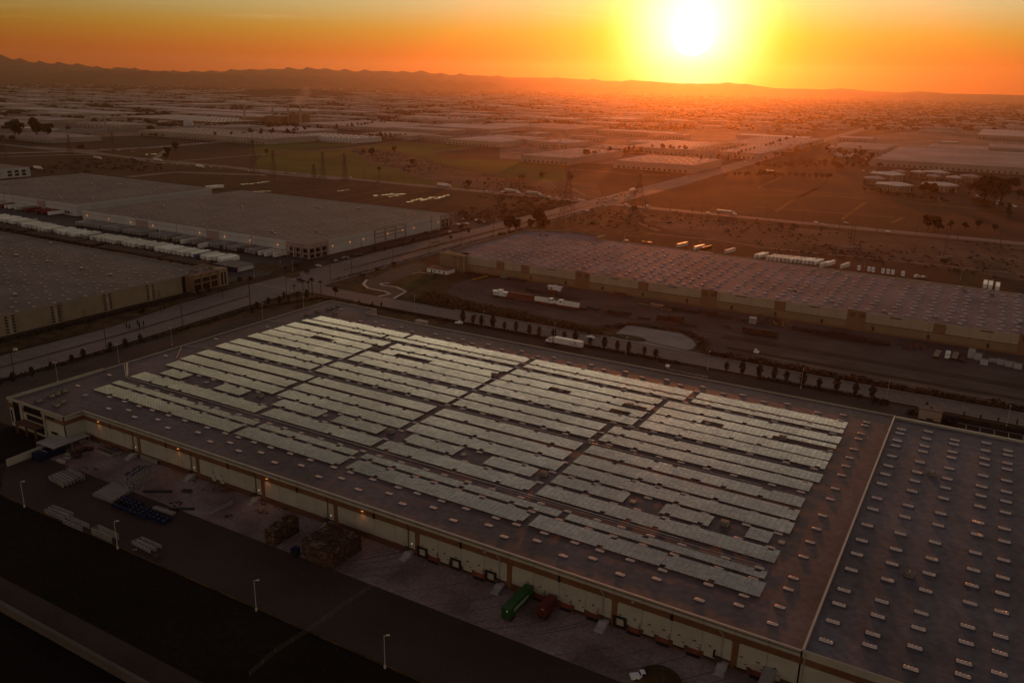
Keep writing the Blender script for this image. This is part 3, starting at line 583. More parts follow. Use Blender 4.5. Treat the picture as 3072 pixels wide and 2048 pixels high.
# ---- blue-grey roofed neighbour, same wall line
wr=empty('warehouse',(20,250,0)); tag(wr,'dark blue-grey roofed warehouse with columns of glinting ribbed skylights','warehouse')
def rc(root,mb): ox,oy=root.location.x,root.location.y; mb.v=[(v[0]-ox,v[1]-oy,v[2]) for v in mb.v]; return mb
b=MB(); b.prism([(-20.9,168.9),(75,168.9),(75,328.6),(-20.9,328.6)],10.3,10.5); rc(wr,b).build('roof',MT['roof_blue'],wr)
b=MB()
for z0,z1,mi in ((0,2.1,1),(2.1,7.6,0),(7.6,9.3,1),(9.3,11.2,2)): b.box(-21.2,75,168.5,168.9,z0,z1,mi)
b.box(-21.2,75,328.6,329.2,0,11.3,2); b.box(-21.2,-20.9,168.9,328.6,0,11.3,2)
rc(wr,b).build('wall',[MT['cream'],MT['brown_base'],MT['cream_top']],wr)
b=MB(); b.box(-21.3,75,328.5,329.3,11.3,11.4); b.box(-21.22,-20.98,168.9,328.5,11.3,11.36); rc(wr,b).build('parapet_cap',MT['galv'],wr)
b=MB(); b.box(-21.1,75,168.42,168.499,7.62,9.28); rc(wr,b).build('painted_band',MT['brown'],wr)
for k in range(4): x=-5.6+30.3*k; b=MB(); b.box(x,x+1.5,168.34,168.5,0,8.2); rc(wr,b).build('pier',MT['brown'],wr)
b=MB(); b.tube((-20.6,168.3,.3),(-20.6,168.3,10.8),.14); rc(wr,b).build('downpipe',MT['unit'],wr)
pr=[]
for j,x in enumerate((-17.5,-8.75,.05,9.9,16.6,25.5,34.5,43)):
    for y in (183.6,191.6,198.5,209.3,218.1,226.4,236.2,247.3,255.4,266.5,274.6,282,291,300.9,306.2,313.8): pr.append((x,y,10.5))
    pr.append((x,175.3 if j%2==0 else 178.8,10.5)); pr.append((x,318.1 if j%2==0 else 321.4,10.5))
many(SKY['rib'],pr,'skylight',wr,98)
for (x,y) in ((-4.4,282),(-4.3,214.3)): inst(HV,'rooftop_unit',wr,lp(wr,x,y,10.5))
# ---- solar arrays: each unbroken field of modules is one array
ROWS=[(306.7,313.4),(301.3,305.3),(290.9,297.5),(282.6,289.4),(274.6,281.4),(267.0,273.6),(256.1,262.6),(248.0,254.6),(236.2,243.0),(227.2,234.2),(218.6,225.6),(210.4,216.9),(201.2,208.2),(192.4,196.0),(183.8,190.8)]
LEFT=[-295.8,-298,-298.6,-298.8,-299,-300,-300.2,-300.2,-298.8,-298.5,-297,-290.1,-296.5,-296,-295.3]
CUTS={0:[(-236.9,-235.2),(-170.3,-167.8),(-94.3,-92.0)],1:[(-246,-244.2),(-170.3,-167.8),(-94.3,-92.0)],2:[(-235.7,-233.6),(-170.2,-168.4),(-101.7,-99.6)],
 3:[(-240.4,-232.5),(-171,-168.6),(-102,-99.8)],4:[(-240,-237.8),(-170.8,-168.8),(-102.2,-99.8)],5:[(-239.8,-237.6),(-170.9,-168.9),(-102.3,-99.8)],6:[(-241.2,-239.1),(-170.9,-168.9),(-109.8,-107.5)],7:[(-241.4,-239.2),(-170.9,-168.8),(-109.8,-107.4)],
 8:[(-234,-232.2),(-170.9,-168.8),(-109.7,-107.3)],9:[(-234,-231.9),(-170.9,-168.8),(-109.2,-107)],10:[(-233.6,-231.5),(-170.9,-168.8),(-108.4,-106.6)],
 11:[(-276,-257.8),(-243,-226),(-203.3,-196.4),(-174,-164.2),(-142,-131.4),(-112.8,-106.5),(-81.1,-70.7),(-56,-45.7),(-38.2,-34)],12:[(-224.3,-222.2),(-170,-168),(-108.6,-106.6)],
 13:[(-216.5,-214.5),(-169.6,-167.6),(-94.6,-92.4)],14:[(-218.9,-216.8),(-168.5,-166.6),(-101.5,-99.5)]}
NOTCH={3:[(-274,-262),(-224,-205),(-146,-136.5),(-114,-104),(-82,-74),(-56.5,-34)],4:[(-116,-107.6)]}  # half-depth gaps beside roof plant
R3=random.Random(3)
def modules(x0,x1,y0,y1,notch):
    b=MB(); dx,dy=1.62,(y1-y0)/max(1,round((y1-y0)/1.08)); nx=int((x1-x0)/dx); ny=round((y1-y0)/dy)
    for i in range(nx):
        xa=x0+i*dx
        for j in range(ny):
            ya=y0+j*dy
            if any(n0<xa+dx/2<n1 for n0,n1 in notch) and ya<y0+(y1-y0)*.47: continue
            # skylights poke through the edge rows
            if (j==0 or j==ny-1) and any(abs(xa+dx/2-s)<1.0 for s in XM) and R3.random()<.3: continue
            t=R3.uniform(-.012,.012); u=R3.uniform(-.008,.008); g_=.045
            b.add([(xa+g_,ya+g_,.42+t),(xa+dx-g_,ya+g_,.42+u),(xa+dx-g_,ya+dy-g_,.45-t),(xa+g_,ya+dy-g_,.45-u),(xa+g_,ya+g_,.34),(xa+dx-g_,ya+g_,.34)],[(0,1,2,3),(4,5,1,0)],0)
            b.box(xa-.09,xa+.09,ya-.07,ya+.07,.43,.49,1)
    for i in range(0,nx,6): b.box(x0+i*dx,x0+i*dx+.1,y0+.2,y1-.2,0,.34,2)
    return b
for ri,(y0,y1) in enumerate(ROWS):
    e=LEFT[ri]; segs=[]
    for c0,c1 in CUTS[ri]+[(-34.6,0)]:
        if c0-e>3: segs.append((e,c0))
        e=c1
    for si,(x0,x1) in enumerate(segs):
        b=modules(x0,x1,y0,y1,NOTCH.get(ri,[])); b.v=[(v[0]-x0,v[1]-y0,v[2]) for v in b.v]
        row=ordn(15-ri) if ri>0 else 'farthest'; row='nearest' if ri==14 else row
        blk='leftmost' if si==0 else ('rightmost' if si==len(segs)-1 else ordn(si+1)+' from left')
        o=b.build('solar_array',[MT['pv'],MT['clamp'],MT['darkmetal']],None,(x0,y0,10.65))
        tag(o,'pale solar array in the %s panel row from the near wall, %s block'%(row,blk) if ri not in (0,14) else 'pale solar array in the %s panel row, %s block'%(row,blk),'solar panels','solar arrays in rows on the warehouse roof')
# ---- north warehouse, mauve roof, cream and ochre wall
wn=empty('warehouse',(-150,550,0)); tag(wn,'long mauve-roofed warehouse with cream panels and ochre piers beyond the rail yard','warehouse')
b=MB(); b.prism([(-323,488.3),(70,488.3),(70,590),(-60,593),(-215,607),(-274,607),(-274,622),(-310,622),(-338,608),(-338,500),(-323,500)],10.3,10.5); rc(wn,b).build('roof',MT['roof_north'],wn)
b=MB(); b.box(-323,70,488,488.3,0,5.2,0); b.box(-323,70,488,488.3,5.2,10.7,1)
b.box(-339,-338.4,500,608,0,11.6,0); b.box(-323.3,-323,488.3,500,0,10.7,0); b.prism([(-338.4,608),(-310,622),(-310,622.5),(-338.6,608.5)],0,12.2,0); b.box(-310,-275,622,622.5,0,12.2,0); b.box(-275,-272,607,622,0,12,0); b.prism([(-272,607),(-215,607),(70,590),(70,590.5),(-215,607.5),(-272,607.5)],0,10.7,1)
[b.box(-310+i*9.6,-309.88+i*9.6,487.93,487.98,0,10.6,2) for i in range(40)]
rc(wn,b).build('wall',[MT['wall_tan'],MT['wall_cream2'],MT['wall_ochre']],wn)
b=MB(); b.box(-330,-318.8,484.5,489,0,11.6,0); b.box(-344,-330,490,501,0,10.2,0); rc(wn,b).build('corner_tower',MT['wall_tan'],wn)
for i in range(2):
    for j in range(6):
        for kx in range(2):
            b=MB(); x=-328.4+i*5+kx*1.6; z=1.2+j*1.7; b.box(x,x+.8,484.4,484.5,z,z+.8); rc(wn,b).build('window',MT['glass'],wn)
for x0,x1 in ((-294.9,-288.4),(-275.2,-268.6),(-189.5,-182.8),(-104.3,-97.9),(-20,-13.9),(64,70)): b=MB(); b.box(x0,x1,487.86,488,5.2,10.4); rc(wn,b).build('pier',MT['wall_ochre'],wn)
for x0,x1 in ((-234,-223.6),(-148.6,-138.5),(-63.9,-54.1),(20,30)):
    b=MB(); b.box(x0,x1,487.8,488,0,11.3); o=rc(wn,b).build('tall_pier',MT['wall_ochre'],wn)
    b=MB()
    for i in (0,1):
        for j in range(3):
            for k in range(3): xx=x0+1.6+i*(x1-x0)*.5+k*1.0; zz=7.6+j*.95; b.box(xx,xx+.55,487.74,487.8,zz,zz+.5)
    rc(wn,b).build('vent_grille',MT['glass'],wn)
b=MB(); b.box(-318,70,487.9,488,5.0,5.25); rc(wn,b).build('ledge',MT['glass'],wn)
b=MB(); b.box(-318,70,487.9,488,0,1.1); rc(wn,b).build('base_course',MT['wall_ochre'],wn)
for x0,x1 in ((-255.2,-248.8),(-209,-202.6),(-170,-163.7),(-127,-120.6),(-84.8,-78.5),(-42,-35.7),(2,8.3)): b=MB(); b.box(x0,x1,487.85,488,9.7,10.2); rc(wn,b).build('louvre',MT['rustdark'],wn)
for x in (-267.4,-240.9,-214.1,-186.1,-157,-129.1,-103.2,-77,-49.5,-21.6,6.8): b=MB(); b.box(x-.7,x+.7,487.85,488,1.3,3.6); rc(wn,b).build('door',MT['rustdark'],wn)
b=MB(); b.box(-196,-184,618,628,0,7); rc(wn,b).build('rear_block',MT['wall_cream2'],wn)
b=MB(); b.prism([(-272,609),(-205,609),(-196,614),(-196,618),(-272,624)],0,3.8); rc(wn,b).build('rear_wall',MT['wall_cream2'],wn)
pn=[]; XN=[]; x=66
for i in range(44): XN.append(x); x-=[8.7,8.9,12.1,9,8.7,7.5,9.4,8.9,6.8,10.2][i%10]
for i,x in enumerate(XN):
    for j,y in enumerate((494.6,503,511.6,519.8,528.5,538,547.2,556.4,566,574.5,583,590.5)):
        if x>-320 and not (i%2==0 and j==11) : pn.append((x+(.8 if j%2 else -.6),y+(1.7 if i%2 else -.8),10.5))
many(SKY['far'],pn,'skylight',wn,98)
for x,y in ((-297,523),(-236,505),(-180,508),(-75,503),(-46,497),(-100,520),(20,515),(-20,500)): inst(VE,'roof_vent',wn,lp(wn,x,y,10.5))
for x,y in ((-318,595),(-314,598),(-10,580),(5,578)): inst(HV,'rooftop_unit',wn,lp(wn,x,y,10.5))
# ---- west warehouse with glazed office corner
w1=empty('warehouse',(-540,250,0)); tag(w1,'dark-roofed sand-walled warehouse with a two-storey glazed office corner, left foreground','warehouse')
b=MB(); b.prism([(-700,60),(-429.3,60),(-429.3,338),(-444,338),(-444,356),(-700,356)],10.0,10.2); b.prism([(-444,338),(-429.3,338),(-429.3,358),(-444,364)],9.9,10.1); rc(w1,b).build('roof',MT['roof_left'],w1)
b=MB(); b.box(-429.3,-429,60,337.8,0,10.6,0); b.box(-700,-444,355.7,356.1,0,10.9,0); b.box(-444.4,-444,356.1,365,0,11.2,0); b.prism([(-444.4,364.6),(-429,364.6),(-424.6,360),(-424.6,359.6),(-429,364.2),(-444.4,364.2)],0,11.2,0)
rc(w1,b).build('wall',[MT['wall_sand']],w1)
b=MB(); b.box(-429.3,-423.8,338.2,357.8,9.6,10.4,0); b.box(-424.3,-424,337.8,358,0,.9,0); b.box(-424.3,-424,337.8,358,4.6,5.6,0); b.box(-424.3,-424,337.8,358,8.2,10.9,1)
for y in (337.8,344.2,350.9,357): b.box(-424.4,-423.8,y,y+1.0,0,11,0)
b.box(-429.3,-423.8,337.6,337.9,0,10.9,0)
rc(w1,b).build('office_frame',[MT['wall_ochre'],MT['wall_sand']],w1)
for y0 in (338.9,345.3,352):
    for z0,z1 in ((.9,4.6),(5.6,8.2)): b=MB(); b.box(-424.5,-424.4,y0,y0+5,z0,z1); rc(w1,b).build('window',MT['glass'],w1)
b=MB(); b.box(-428.9,-428.8,333.8,336.4,0,10.4); rc(w1,b).build('window',MT['glass'],w1)
b=MB(); b.box(-429.2,-423.5,358.2,365.2,0,11.4); o=rc(w1,b).build('corner_tower',MT['wall_sand'],w1)
for y0,y1 in ((359.6,361),(362.3,363.4)): b=MB(); b.box(-423.5,-423.35,y0,y1,1,9); rc(w1,b).build('window',MT['glass'],w1)
for y in (227.5,252,282.8,311):
    b=MB(); b.box(-429,-428.7,y-2.6,y+2.6,0,11,0)
    for j in range(6): b.box(-428.72,-428.62,y-2.4,y-1.2,1+j*1.6,1.9+j*1.6,1); b.box(-428.72,-428.62,y+1.2,y+2.4,1+j*1.6,1.9+j*1.6,1)
    b.box(-428.7,-428.6,y-.5,y+.5,.5,8,2); rc(w1,b).build('fluted_pier',[MT['wall_sand'],MT['glass'],MT['galv']],w1)
txt=bpy.data.curves.new('roof_number','FONT'); txt.body='15277'; txt.size=5.2; txt.extrude=.02; txt.materials.append(MT['black']); txt.align_x='CENTER'; txt.space_character=1.15
to=mesh_text('roof_number',txt); to.parent=w1; to.location=lp(w1,-431.6,272.6,10.25); to.rotation_euler=(0,0,R(90))
p1=[]; xi=-434; k=0
while xi>-690:
    for j in range(26):
        y=108+j*9.7+(3.1 if k%2 else 0)+(1.2 if j%3==0 else 0)
        if y<350: p1.append((xi+(j%2)*.9,y,10.2))
    xi-=[9.4,7.2,9,12][k%4]; k+=1
many(SKY['left'],p1,'skylight',w1,98)
for k_,x,y in (('1',270,1045),('1',790,1145),('1',1365,1265),('1',1865,1370),('1',850,840),('1',260,2640),('e',128,1240),('e',135,900)): a=W(k_,x,y,10.5); inst(VE,'roof_vent',w1,lp(w1,a[0],a[1],10.2))
for k_,x,y in (('2',728,975),('2',775,940),('2',850,955),('2',978,925)): a=W(k_,x,y,10.5); inst(HV,'rooftop_unit',w1,lp(w1,a[0],a[1],10.2))
# ---- white west warehouses with docks
def whitewh(x0,x1,y0,y1,lab,h,piers,nvent,seed,lamps=(),grey=()):
    r=random.Random(seed); w=empty('warehouse',((x0+x1)/2,(y0+y1)/2,0)); tag(w,lab,'warehouse')
    b=MB(); b.prism([(x0,y0+.3),(x1-.3,y0+.3),(x1-.3,y1-.3),(x0,y1-.3)],h-.6,h-.4); rc(w,b).build('roof',MT['roof_left'],w)
    b=MB(); b.box(x0,x1,y0,y0+.3,0,h); b.box(x1-.3,x1,y0+.3,y1,0,h); b.box(x0,x1-.3,y1-.3,y1,0,h); rc(w,b).build('wall',MT['wall_white'],w)
    b=MB(); b.box(x0,x1,y0-.08,y0,h-3.2,h-2.85); b.box(x1,x1+.08,y0,y1,h-3.2,h-2.85); rc(w,b).build('painted_band',MT['pinkgrey'],w)
    for x in piers: b=MB(); b.box(x-.5,x+.5,y0-.15,y0,0,h); rc(w,b).build('pier',MT['pinkgrey'],w)
    for a,c in grey: b=MB(); b.box(a,c,y0-.2,y0,2.5,h-1); b.box(a-.6,a,y0-.3,y0,0,h+.1); b.box(c,c+.6,y0-.3,y0,0,h+.1); rc(w,b).build('panel_bay',MT['pinkgrey'],w)
    x=x0+4
    while x<x1-8:
        b=MB(); b.box(x,x+2.7,y0-.06,y0,1.2,4.2); rc(w,b).build('dock_door',MT['glass' if r.random()<.35 else 'wall_far'],w) if len(w.children)<130 else None; x+=3.7
    for x in lamps:
        b=MB(); b.box(x-.2,x+.2,y0-.4,y0-.1,h-4.1,h-3.9); rc(w,b).build('wall_lamp',MT['lamp'],w)
    pl=[]; xx=x1-8; k=0
    while xx>x0+3:
        for j in range(int((y1-y0)/9.4)): pl.append((xx+(j%2)*1.2,y0+6+j*9.4+(2.6 if k%2 else 0)+r.uniform(-.8,.8),h-.4))
        xx-=[8.7,7.4,9,11.4][k%4]; k+=1
    many(SKY['left'],pl,'skylight',w,98)
    for q_ in range(nvent): inst(VE,'roof_vent',w,lp(w,x1-15-(x1-x0-30)*((q_*.37+.08)%1),y0+12+(y1-y0-24)*((q_*.62+.2)%1),h-.4))
    return w
w2=whitewh(-712,-437.5,456,640,'big white warehouse left of the avenue, glowing lamps along its dock wall',11.2,(-673,-585.8,-499),14,5,(-705.3,-673.8,-644.7,-615.5,-557.7,-528.8,-500.2,-470.9),((-637,-623),(-549,-536)))
w3=whitewh(-980,-747,473,632,'pale warehouse behind red and white trailers, farther left than the lamp-lit one',11.2,(-900,-864,-850),14,6,(),((-808,-796),))
def glow_spots(root,pts,e=9):
    for x,y,z in pts:
        la=bpy.data.lights.new('wall_lamp_light','POINT'); la.energy=e; la.color=(1,.4,.15); la.shadow_soft_size=.15
        lo=bpy.data.objects.new('wall_lamp_light',la); COL.objects.link(lo); lo.parent=root; lo.location=lp(root,x,y,z)
glow_spots(w2,[(x,454.9,6.6) for x in (-705.3,-673.8,-644.7,-615.5,-557.7,-528.8,-500.2,-470.9)]+[(-436.2,y,5.6) for y in (480,500,516.4,547.3,567.8,583.9,620.6)])
for y in (480,500,516.4,547.3,567.8,583.9,620.6): b=MB(); b.box(-437.4,-437.1,y-.2,y+.2,6,6.2); rc(w2,b).build('wall_lamp',MT['lamp'],w2)
# office corner with colonnade, and framed bays on the avenue side
b=MB()
for z0,z1 in ((7.6,11.4),(3.4,4.4)): b.box(-460,-436.6,453.6,453.9,z0,z1); b.box(-436.9,-436.6,453.9,474,z0,z1)
for x in (-460,-453,-446,-438.2): b.box(x,x+1.4,453.4,454,0,11.6)
for y in (459,466,473): b.box(-437,-436.4,y,y+1.4,0,11.6)
rc(w2,b).build('office_frame',MT['pinkgrey'],w2)
for x in (-458.4,-451.4,-444.4): b=MB(); b.box(x,x+5.4,455.7,455.9,.4,7.6); rc(w2,b).build('window',MT['glass'],w2)
for y in (455,460.6,467.6): b=MB(); b.box(-437.35,-437.25,y,y+5.0,.4,7.6); rc(w2,b).build('window',MT['glass'],w2)
for y0,y1,m in ((530,571,'pinkgrey'),(624,644,'pinkgrey')):
    b=MB(); yy=y0
    while yy<=y1: b.box(-437.4,-436.7,yy,yy+1.2,0,11.6); yy+=(y1-y0)/3
    for z in (0,4.4,7.4,10.8): b.box(-437.4,-436.9,y0,y1,z,z+.9)
    rc(w2,b).build('framed_bay',MT[m],w2)
for y in (626,632,638): b=MB(); b.box(-437.3,-437.2,y,y+4,1,7); rc(w2,b).build('window',MT['glass'],w2)
# small white block at the left edge
w4=empty('warehouse',(-1290,800,0)); tag(w4,'small white windowed warehouse at the far left edge behind the pale one','warehouse')
A=W('e',265,225)
b=MB(); b.box(A[0]-160,A[0],A[1]-110,A[1],0,11.5); rc(w4,b).build('wall',MT['wall_white'],w4)
b=MB(); b.box(A[0]-159,A[0]-1,A[1]-109,A[1]-1,11.5,11.6); rc(w4,b).build('roof',MT['roof_left'],w4)
for j in range(3):
    for z in (2,6): b=MB(); y=A[1]-7-j*9; b.box(A[0],A[0]+.1,y-4,y+1,z,z+3); rc(w4,b).build('window',MT['glass'],w4)
for j in range(4): b=MB(); y=A[1]-42-j*16; b.box(A[0],A[0]+.1,y,y+4,5,8); rc(w4,b).build('window',MT['glass'],w4)
w4.location=(A[0]-80,A[1]-55,0)
for c in w4.children: c.location=(c.location.x+(-1290-(A[0]-80)),c.location.y+(800-(A[1]-55)),0)
# prefab office on the rail block
pf=empty('prefab_office',(-332,474,0)); tag(pf,'low white prefabricated office by the little lawn beside the winding drive','office')
b=MB(); b.box(-8.5,8.5,-5,5,.4,3.3); b.build('wall',MT['white'],pf)
b=MB(); b.prism([(-8.9,-5.4),(8.9,-5.4),(8.9,5.4),(-8.9,5.4)],3.3,3.55); b.build('roof',MT['rust'],pf)
for x in (-5,5.5): b=MB(); b.box(x,x+1,-5.1,-5,.5,2.6); b.build('door',MT['darkmetal'],pf)
for x in (-2.5,1.5): b=MB(); b.box(x,x+1.3,-5.08,-5,1.4,2.3); b.build('window',MT['glass'],pf)
# gatehouse right, on the street
gh=empty('gatehouse',(-10.5,366,0)); tag(gh,'small cream gatehouse between dark hedges near the parking bays','gatehouse')
b=MB(); b.box(-4.2,4.2,-2.6,2.6,0,4.2); b.build('wall',MT['wall_cream2'],gh)
b=MB(); b.box(-4.6,4.6,-3,3,4.2,4.5); b.cyl((0,1,4.5),.5,.5,8); b.build('roof',MT['roof_main'],gh)
b=MB(); b.box(-1,1.4,-2.7,-2.6,0,.9); b.build('vent',MT['rustdark'],gh)
# screen walls
o=tag((lambda m:(m.box(-420,-60,92.3,93.2,0,2.5),m)[1])(MB()).build('screen_wall',MT['screenwall']),'long grey concrete screen wall along the dirt road, bottom left','wall')
b=MB(); p0,p1,p2=(-279.4,139.5),(-281.2,161),(-279.8,139.5)
b.prism([(-279.6,139.5),(-279.2,139.5),(-280.6,161),(-281.0,161)],0,2.7)
tag(b.build('screen_wall',MT['cream_top']),'cream screen wall running from the office corner to the yard gate','wall')

for r_ in [o for o in COL.objects if o.type=='EMPTY' and o.get('category')=='warehouse']:
    ch=list(r_.children); rf=[c for c in ch if c.name.startswith('roof') and c.name.split('.')[0]=='roof']; wl=[c for c in ch if c.name.split('.')[0]=='wall']
    for c in ch:
        n_=c.name.split('.')[0]
        if rf and n_ in ('skylight','rooftop_unit','roof_hatch','roof_vent','conduit','roof_number','parapet_cap'): c.parent=rf[0]
        elif wl and n_ in ('wall_lamp','downpipe','wall_light','scupper','painted_band','vent_grille','louvre','ledge','base_course','wall_lamp_light'): c.parent=wl[0]
# ------------------------------------------------------------------ distant warehouses and town
FOOT=[]
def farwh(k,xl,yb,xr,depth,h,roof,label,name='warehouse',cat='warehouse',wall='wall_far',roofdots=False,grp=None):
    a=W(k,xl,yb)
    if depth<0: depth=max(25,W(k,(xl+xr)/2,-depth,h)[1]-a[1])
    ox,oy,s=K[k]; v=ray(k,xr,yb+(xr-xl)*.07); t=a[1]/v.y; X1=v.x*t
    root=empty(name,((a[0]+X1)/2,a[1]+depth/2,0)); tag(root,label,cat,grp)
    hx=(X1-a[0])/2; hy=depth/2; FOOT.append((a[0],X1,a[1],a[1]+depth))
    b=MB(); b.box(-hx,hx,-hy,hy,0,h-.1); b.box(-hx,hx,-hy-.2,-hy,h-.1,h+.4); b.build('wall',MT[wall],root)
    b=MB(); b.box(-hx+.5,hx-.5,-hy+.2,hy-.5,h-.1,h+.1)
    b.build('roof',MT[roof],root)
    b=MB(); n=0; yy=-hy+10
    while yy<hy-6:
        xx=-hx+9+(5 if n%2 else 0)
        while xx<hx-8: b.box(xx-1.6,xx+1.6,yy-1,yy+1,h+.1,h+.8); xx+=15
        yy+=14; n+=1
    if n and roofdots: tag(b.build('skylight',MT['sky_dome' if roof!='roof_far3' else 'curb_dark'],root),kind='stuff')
    if h>7:
        b=MB(); xx=-hx+8
        while xx<hx-6: b.box(xx,xx+2.6,-hy-.35,-hy-.2,1,4); xx+=8.5
        b.build('dock_door',MT['glass'],root)
    return root
FAR=[
('b',370,790,905,95,10,'roof_far3','white box warehouse with bright roof in the green field','wall_white',True),
('c',180,985,620,-846,11,'roof_far2','grey warehouse behind the parked trailers left of the cypress row','wall_far',True),
('c',1000,1040,1700,-925,12,'roof_far2','nearest sunset-side warehouse with dense roof skylights beside the avenue','wall_far',True),
('c',760,905,1080,-838,11,'roof_far2','mid warehouse with poplars at its right end, just beyond the cypress row','wall_far',True),
('c',1110,900,1900,-795,11,'roof_far','wide warehouse whose skylights sparkle under the sun','wall_far',True),
('c',1640,930,2290,-740,11,'roof_far2','largest skylit warehouse block running along the avenue','wall_far',True),
('c',320,850,600,-782,10,'roof_far','warehouse behind the grey one, dark trees in front','wall_far',True),
('c',600,790,900,-765,10,'roof_far','pale warehouse one block behind the poplars','wall_far',False),
('c',840,740,1500,-706,10,'roof_far','long warehouse directly beneath the sunlit haze','wall_far',True),
('c',0,760,330,-712,10,'roof_far','pale warehouse left of the sun path with round vents','wall_far',False),
('c',0,700,600,-640,9,'roof_far2','low warehouse strip below the brown sheds','wall_far',False),
('b',1730,830,2200,-735,10,'roof_far','cream-fronted warehouse with dark office windows','wall_cream2',False),
('b',1500,790,1730,-762,9,'roof_far2','warehouse left of the cream-fronted one','wall_far',False),
('b',980,770,1400,-712,9,'roof_far2','warehouse behind the tall shade trees','wall_far',False),
('b',1240,720,1750,-680,10,'roof_far','pale warehouse right of the tree belt','wall_far',False),
('b',1480,700,2110,-645,10,'roof_far','long roofed warehouse beyond the tree belt','wall_far',False),
('b',0,730,440,-668,10,'roof_far','grey warehouse at left end of the dark tree belt','wall_far',True),
('b',430,680,1180,-610,10,'roof_far','long grey warehouse behind the dark tree belt','wall_far',True),
('b',430,600,900,110,9,'roof_far2','warehouse right of the smoking works','wall_far',False),
('b',1455,590,1605,60,12,'roof_far','tall pale box standing alone before the dark field','wall_cream2',False),
('b',1290,610,1900,120,9,'roof_far','thin pale warehouse beside the tall box','wall_far',False),
('b',0,530,560,120,9,'roof_far','pale warehouse behind the works chimneys','wall_far',False),
('a',1230,900,2352,-835,11,'roof_far2','long grey warehouse below the storage sphere','wall_far',True),
('a',1020,760,1900,210,9,'roof_far3','bright-roofed wide shed in the hazy left plain','wall_ochre',True),
('a',0,770,430,120,9,'roof_far2','pale low warehouse at the left edge, above the white sheds','wall_far',False),
('a',0,930,470,100,9,'roof_far2','grey warehouse beside the interchange, left edge','wall_far',False),
('a',130,850,420,30,5,'roof_far3','thin bright greenhouse shed at left','wall_far',False),
('a',0,680,960,130,9,'roof_far','long pale roof band right under the ridge','wall_far',False),
('a',1000,660,2200,120,9,'roof_far','thin pale roof band left of the low hill','wall_far',False),
('a',1500,720,2352,150,9,'roof_far','hazy roof band above the works','wall_far',False),
('a',500,560,1700,150,9,'roof_far2','faint warehouse row farthest left','wall_far',False),
('a',1640,583,1725,40,18,'roof_far3','tall sunlit block catching the light on the left plain','wall_white',False),
('d',1010,1020,2352,-872,11,'roof_far2','huge grey warehouse behind the round cell blocks','wall_far',False),
('d',600,900,1100,-815,10,'roof_far2','grey warehouse with curved front left of the huge one','wall_far',False),
('d',1480,900,2020,-835,10,'roof_far2','warehouse behind the huge one, with a pale gutter line','wall_far',False),
('d',2020,900,2352,-830,10,'roof_far2','warehouse with lit loading deck at the right edge','wall_far',False),
('d',700,800,1000,90,8,'roof_far','clustered pale shed left of the storage yard','wall_far',False),
('d',1930,780,2352,-705,10,'roof_far','wide pale warehouse far right under the haze','wall_far',False),
('d',680,940,830,30,6,'roof_far3','small bright-roofed school hall near the trees','wall_white',False),
('d',1420,725,1740,30,6,'roof_far3','shed with a line of white trailers far right','wall_far',False),
('d',1600,840,1760,60,8,'roof_far','small pale shed left of the dark gap','wall_far',False),
('d',500,560,665,60,10,'roof_far3','lone pale factory with bright edge, right of the sun','wall_far',False),
('d',800,600,1010,60,8,'roof_far','pale low shed right of the lone factory','wall_far',False),
('c',1110,850,1520,-795,10,'roof_far','pale roof left of the wide sparkling one','wall_far',True),
('c',860,880,1100,-850,10,'roof_far2','narrow warehouse tucked behind the poplars','wall_far',False),
('c',1300,770,1640,-735,10,'roof_far','hazy roof directly left of the largest block, farther back','wall_far',False),
('c',100,830,330,-790,10,'roof_far','small pale roof behind parked trailers, farther left','wall_far',False),
('b',2000,690,2352,-640,10,'roof_far','broad roof right of the tree belt end','wall_far',False),
('b',2110,760,2352,-700,10,'roof_far2','grey roof behind the cream-fronted warehouse','wall_far',False),
('q',1690,316,1850,70,7,'roof_far3','gleaming long low shed at the avenue end','wall_far',False),
]
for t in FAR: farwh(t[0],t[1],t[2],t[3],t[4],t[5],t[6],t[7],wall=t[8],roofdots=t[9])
# works with stacks and sphere
wk=empty('factory',(*W('b',250,660),0)); tag(wk,'dark works with slim stacks and a plume, left of the long grey warehouse','factory')
for i,(x,y,sx,sy,h) in enumerate(((0,0,60,40,24),(-70,10,40,30,18),(60,20,50,30,30),(-120,0,30,30,14))): b=MB(); b.box(x-sx/2,x+sx/2,y-sy/2,y+sy/2,0,h); b.build('block',MT['wall_ochre'],wk)
for x,h in ((-130,52),(-20,48),(40,60),(85,56)): b=MB(); b.tube((x,0,0),(x,0,h),3,2.2,8); b.build('stack',MT['wall_far'],wk)
b=MB(); rs=random.Random(2)
for q_ in range(26):
    t=q_/26; c=(75+40*t+rs.uniform(-8,8),rs.uniform(-8,8),58+34*math.sin(t*1.5)+rs.uniform(-6,6)); rr=7+7*t
    b.tube((c[0],c[1],c[2]-rr*.6),(c[0],c[1],c[2]),rr*.6,rr,7); b.tube((c[0],c[1],c[2]),(c[0],c[1],c[2]+rr*.6),rr,rr*.4,7)
sm=bpy.data.materials.new('steam'); sm.use_nodes=True; sn=sm.node_tree; sn.nodes.clear(); so_=sn.nodes.new('ShaderNodeOutputMaterial'); sv=sn.nodes.new('ShaderNodeVolumePrincipled'); sv.inputs['Density'].default_value=.012; sv.inputs['Color'].default_value=(.85,.78,.74,1); sv.inputs['Anisotropy'].default_value=.5; sn.links.new(sv.outputs[0],so_.inputs['Volume'])
o=b.build('steam_plume',sm,None,wk.location); tag(o,kind='stuff')
sp=empty('storage_tank',(*W('a',1665,850),0)); tag(sp,'pale spherical storage tank on the left plain','tank')
b=MB()
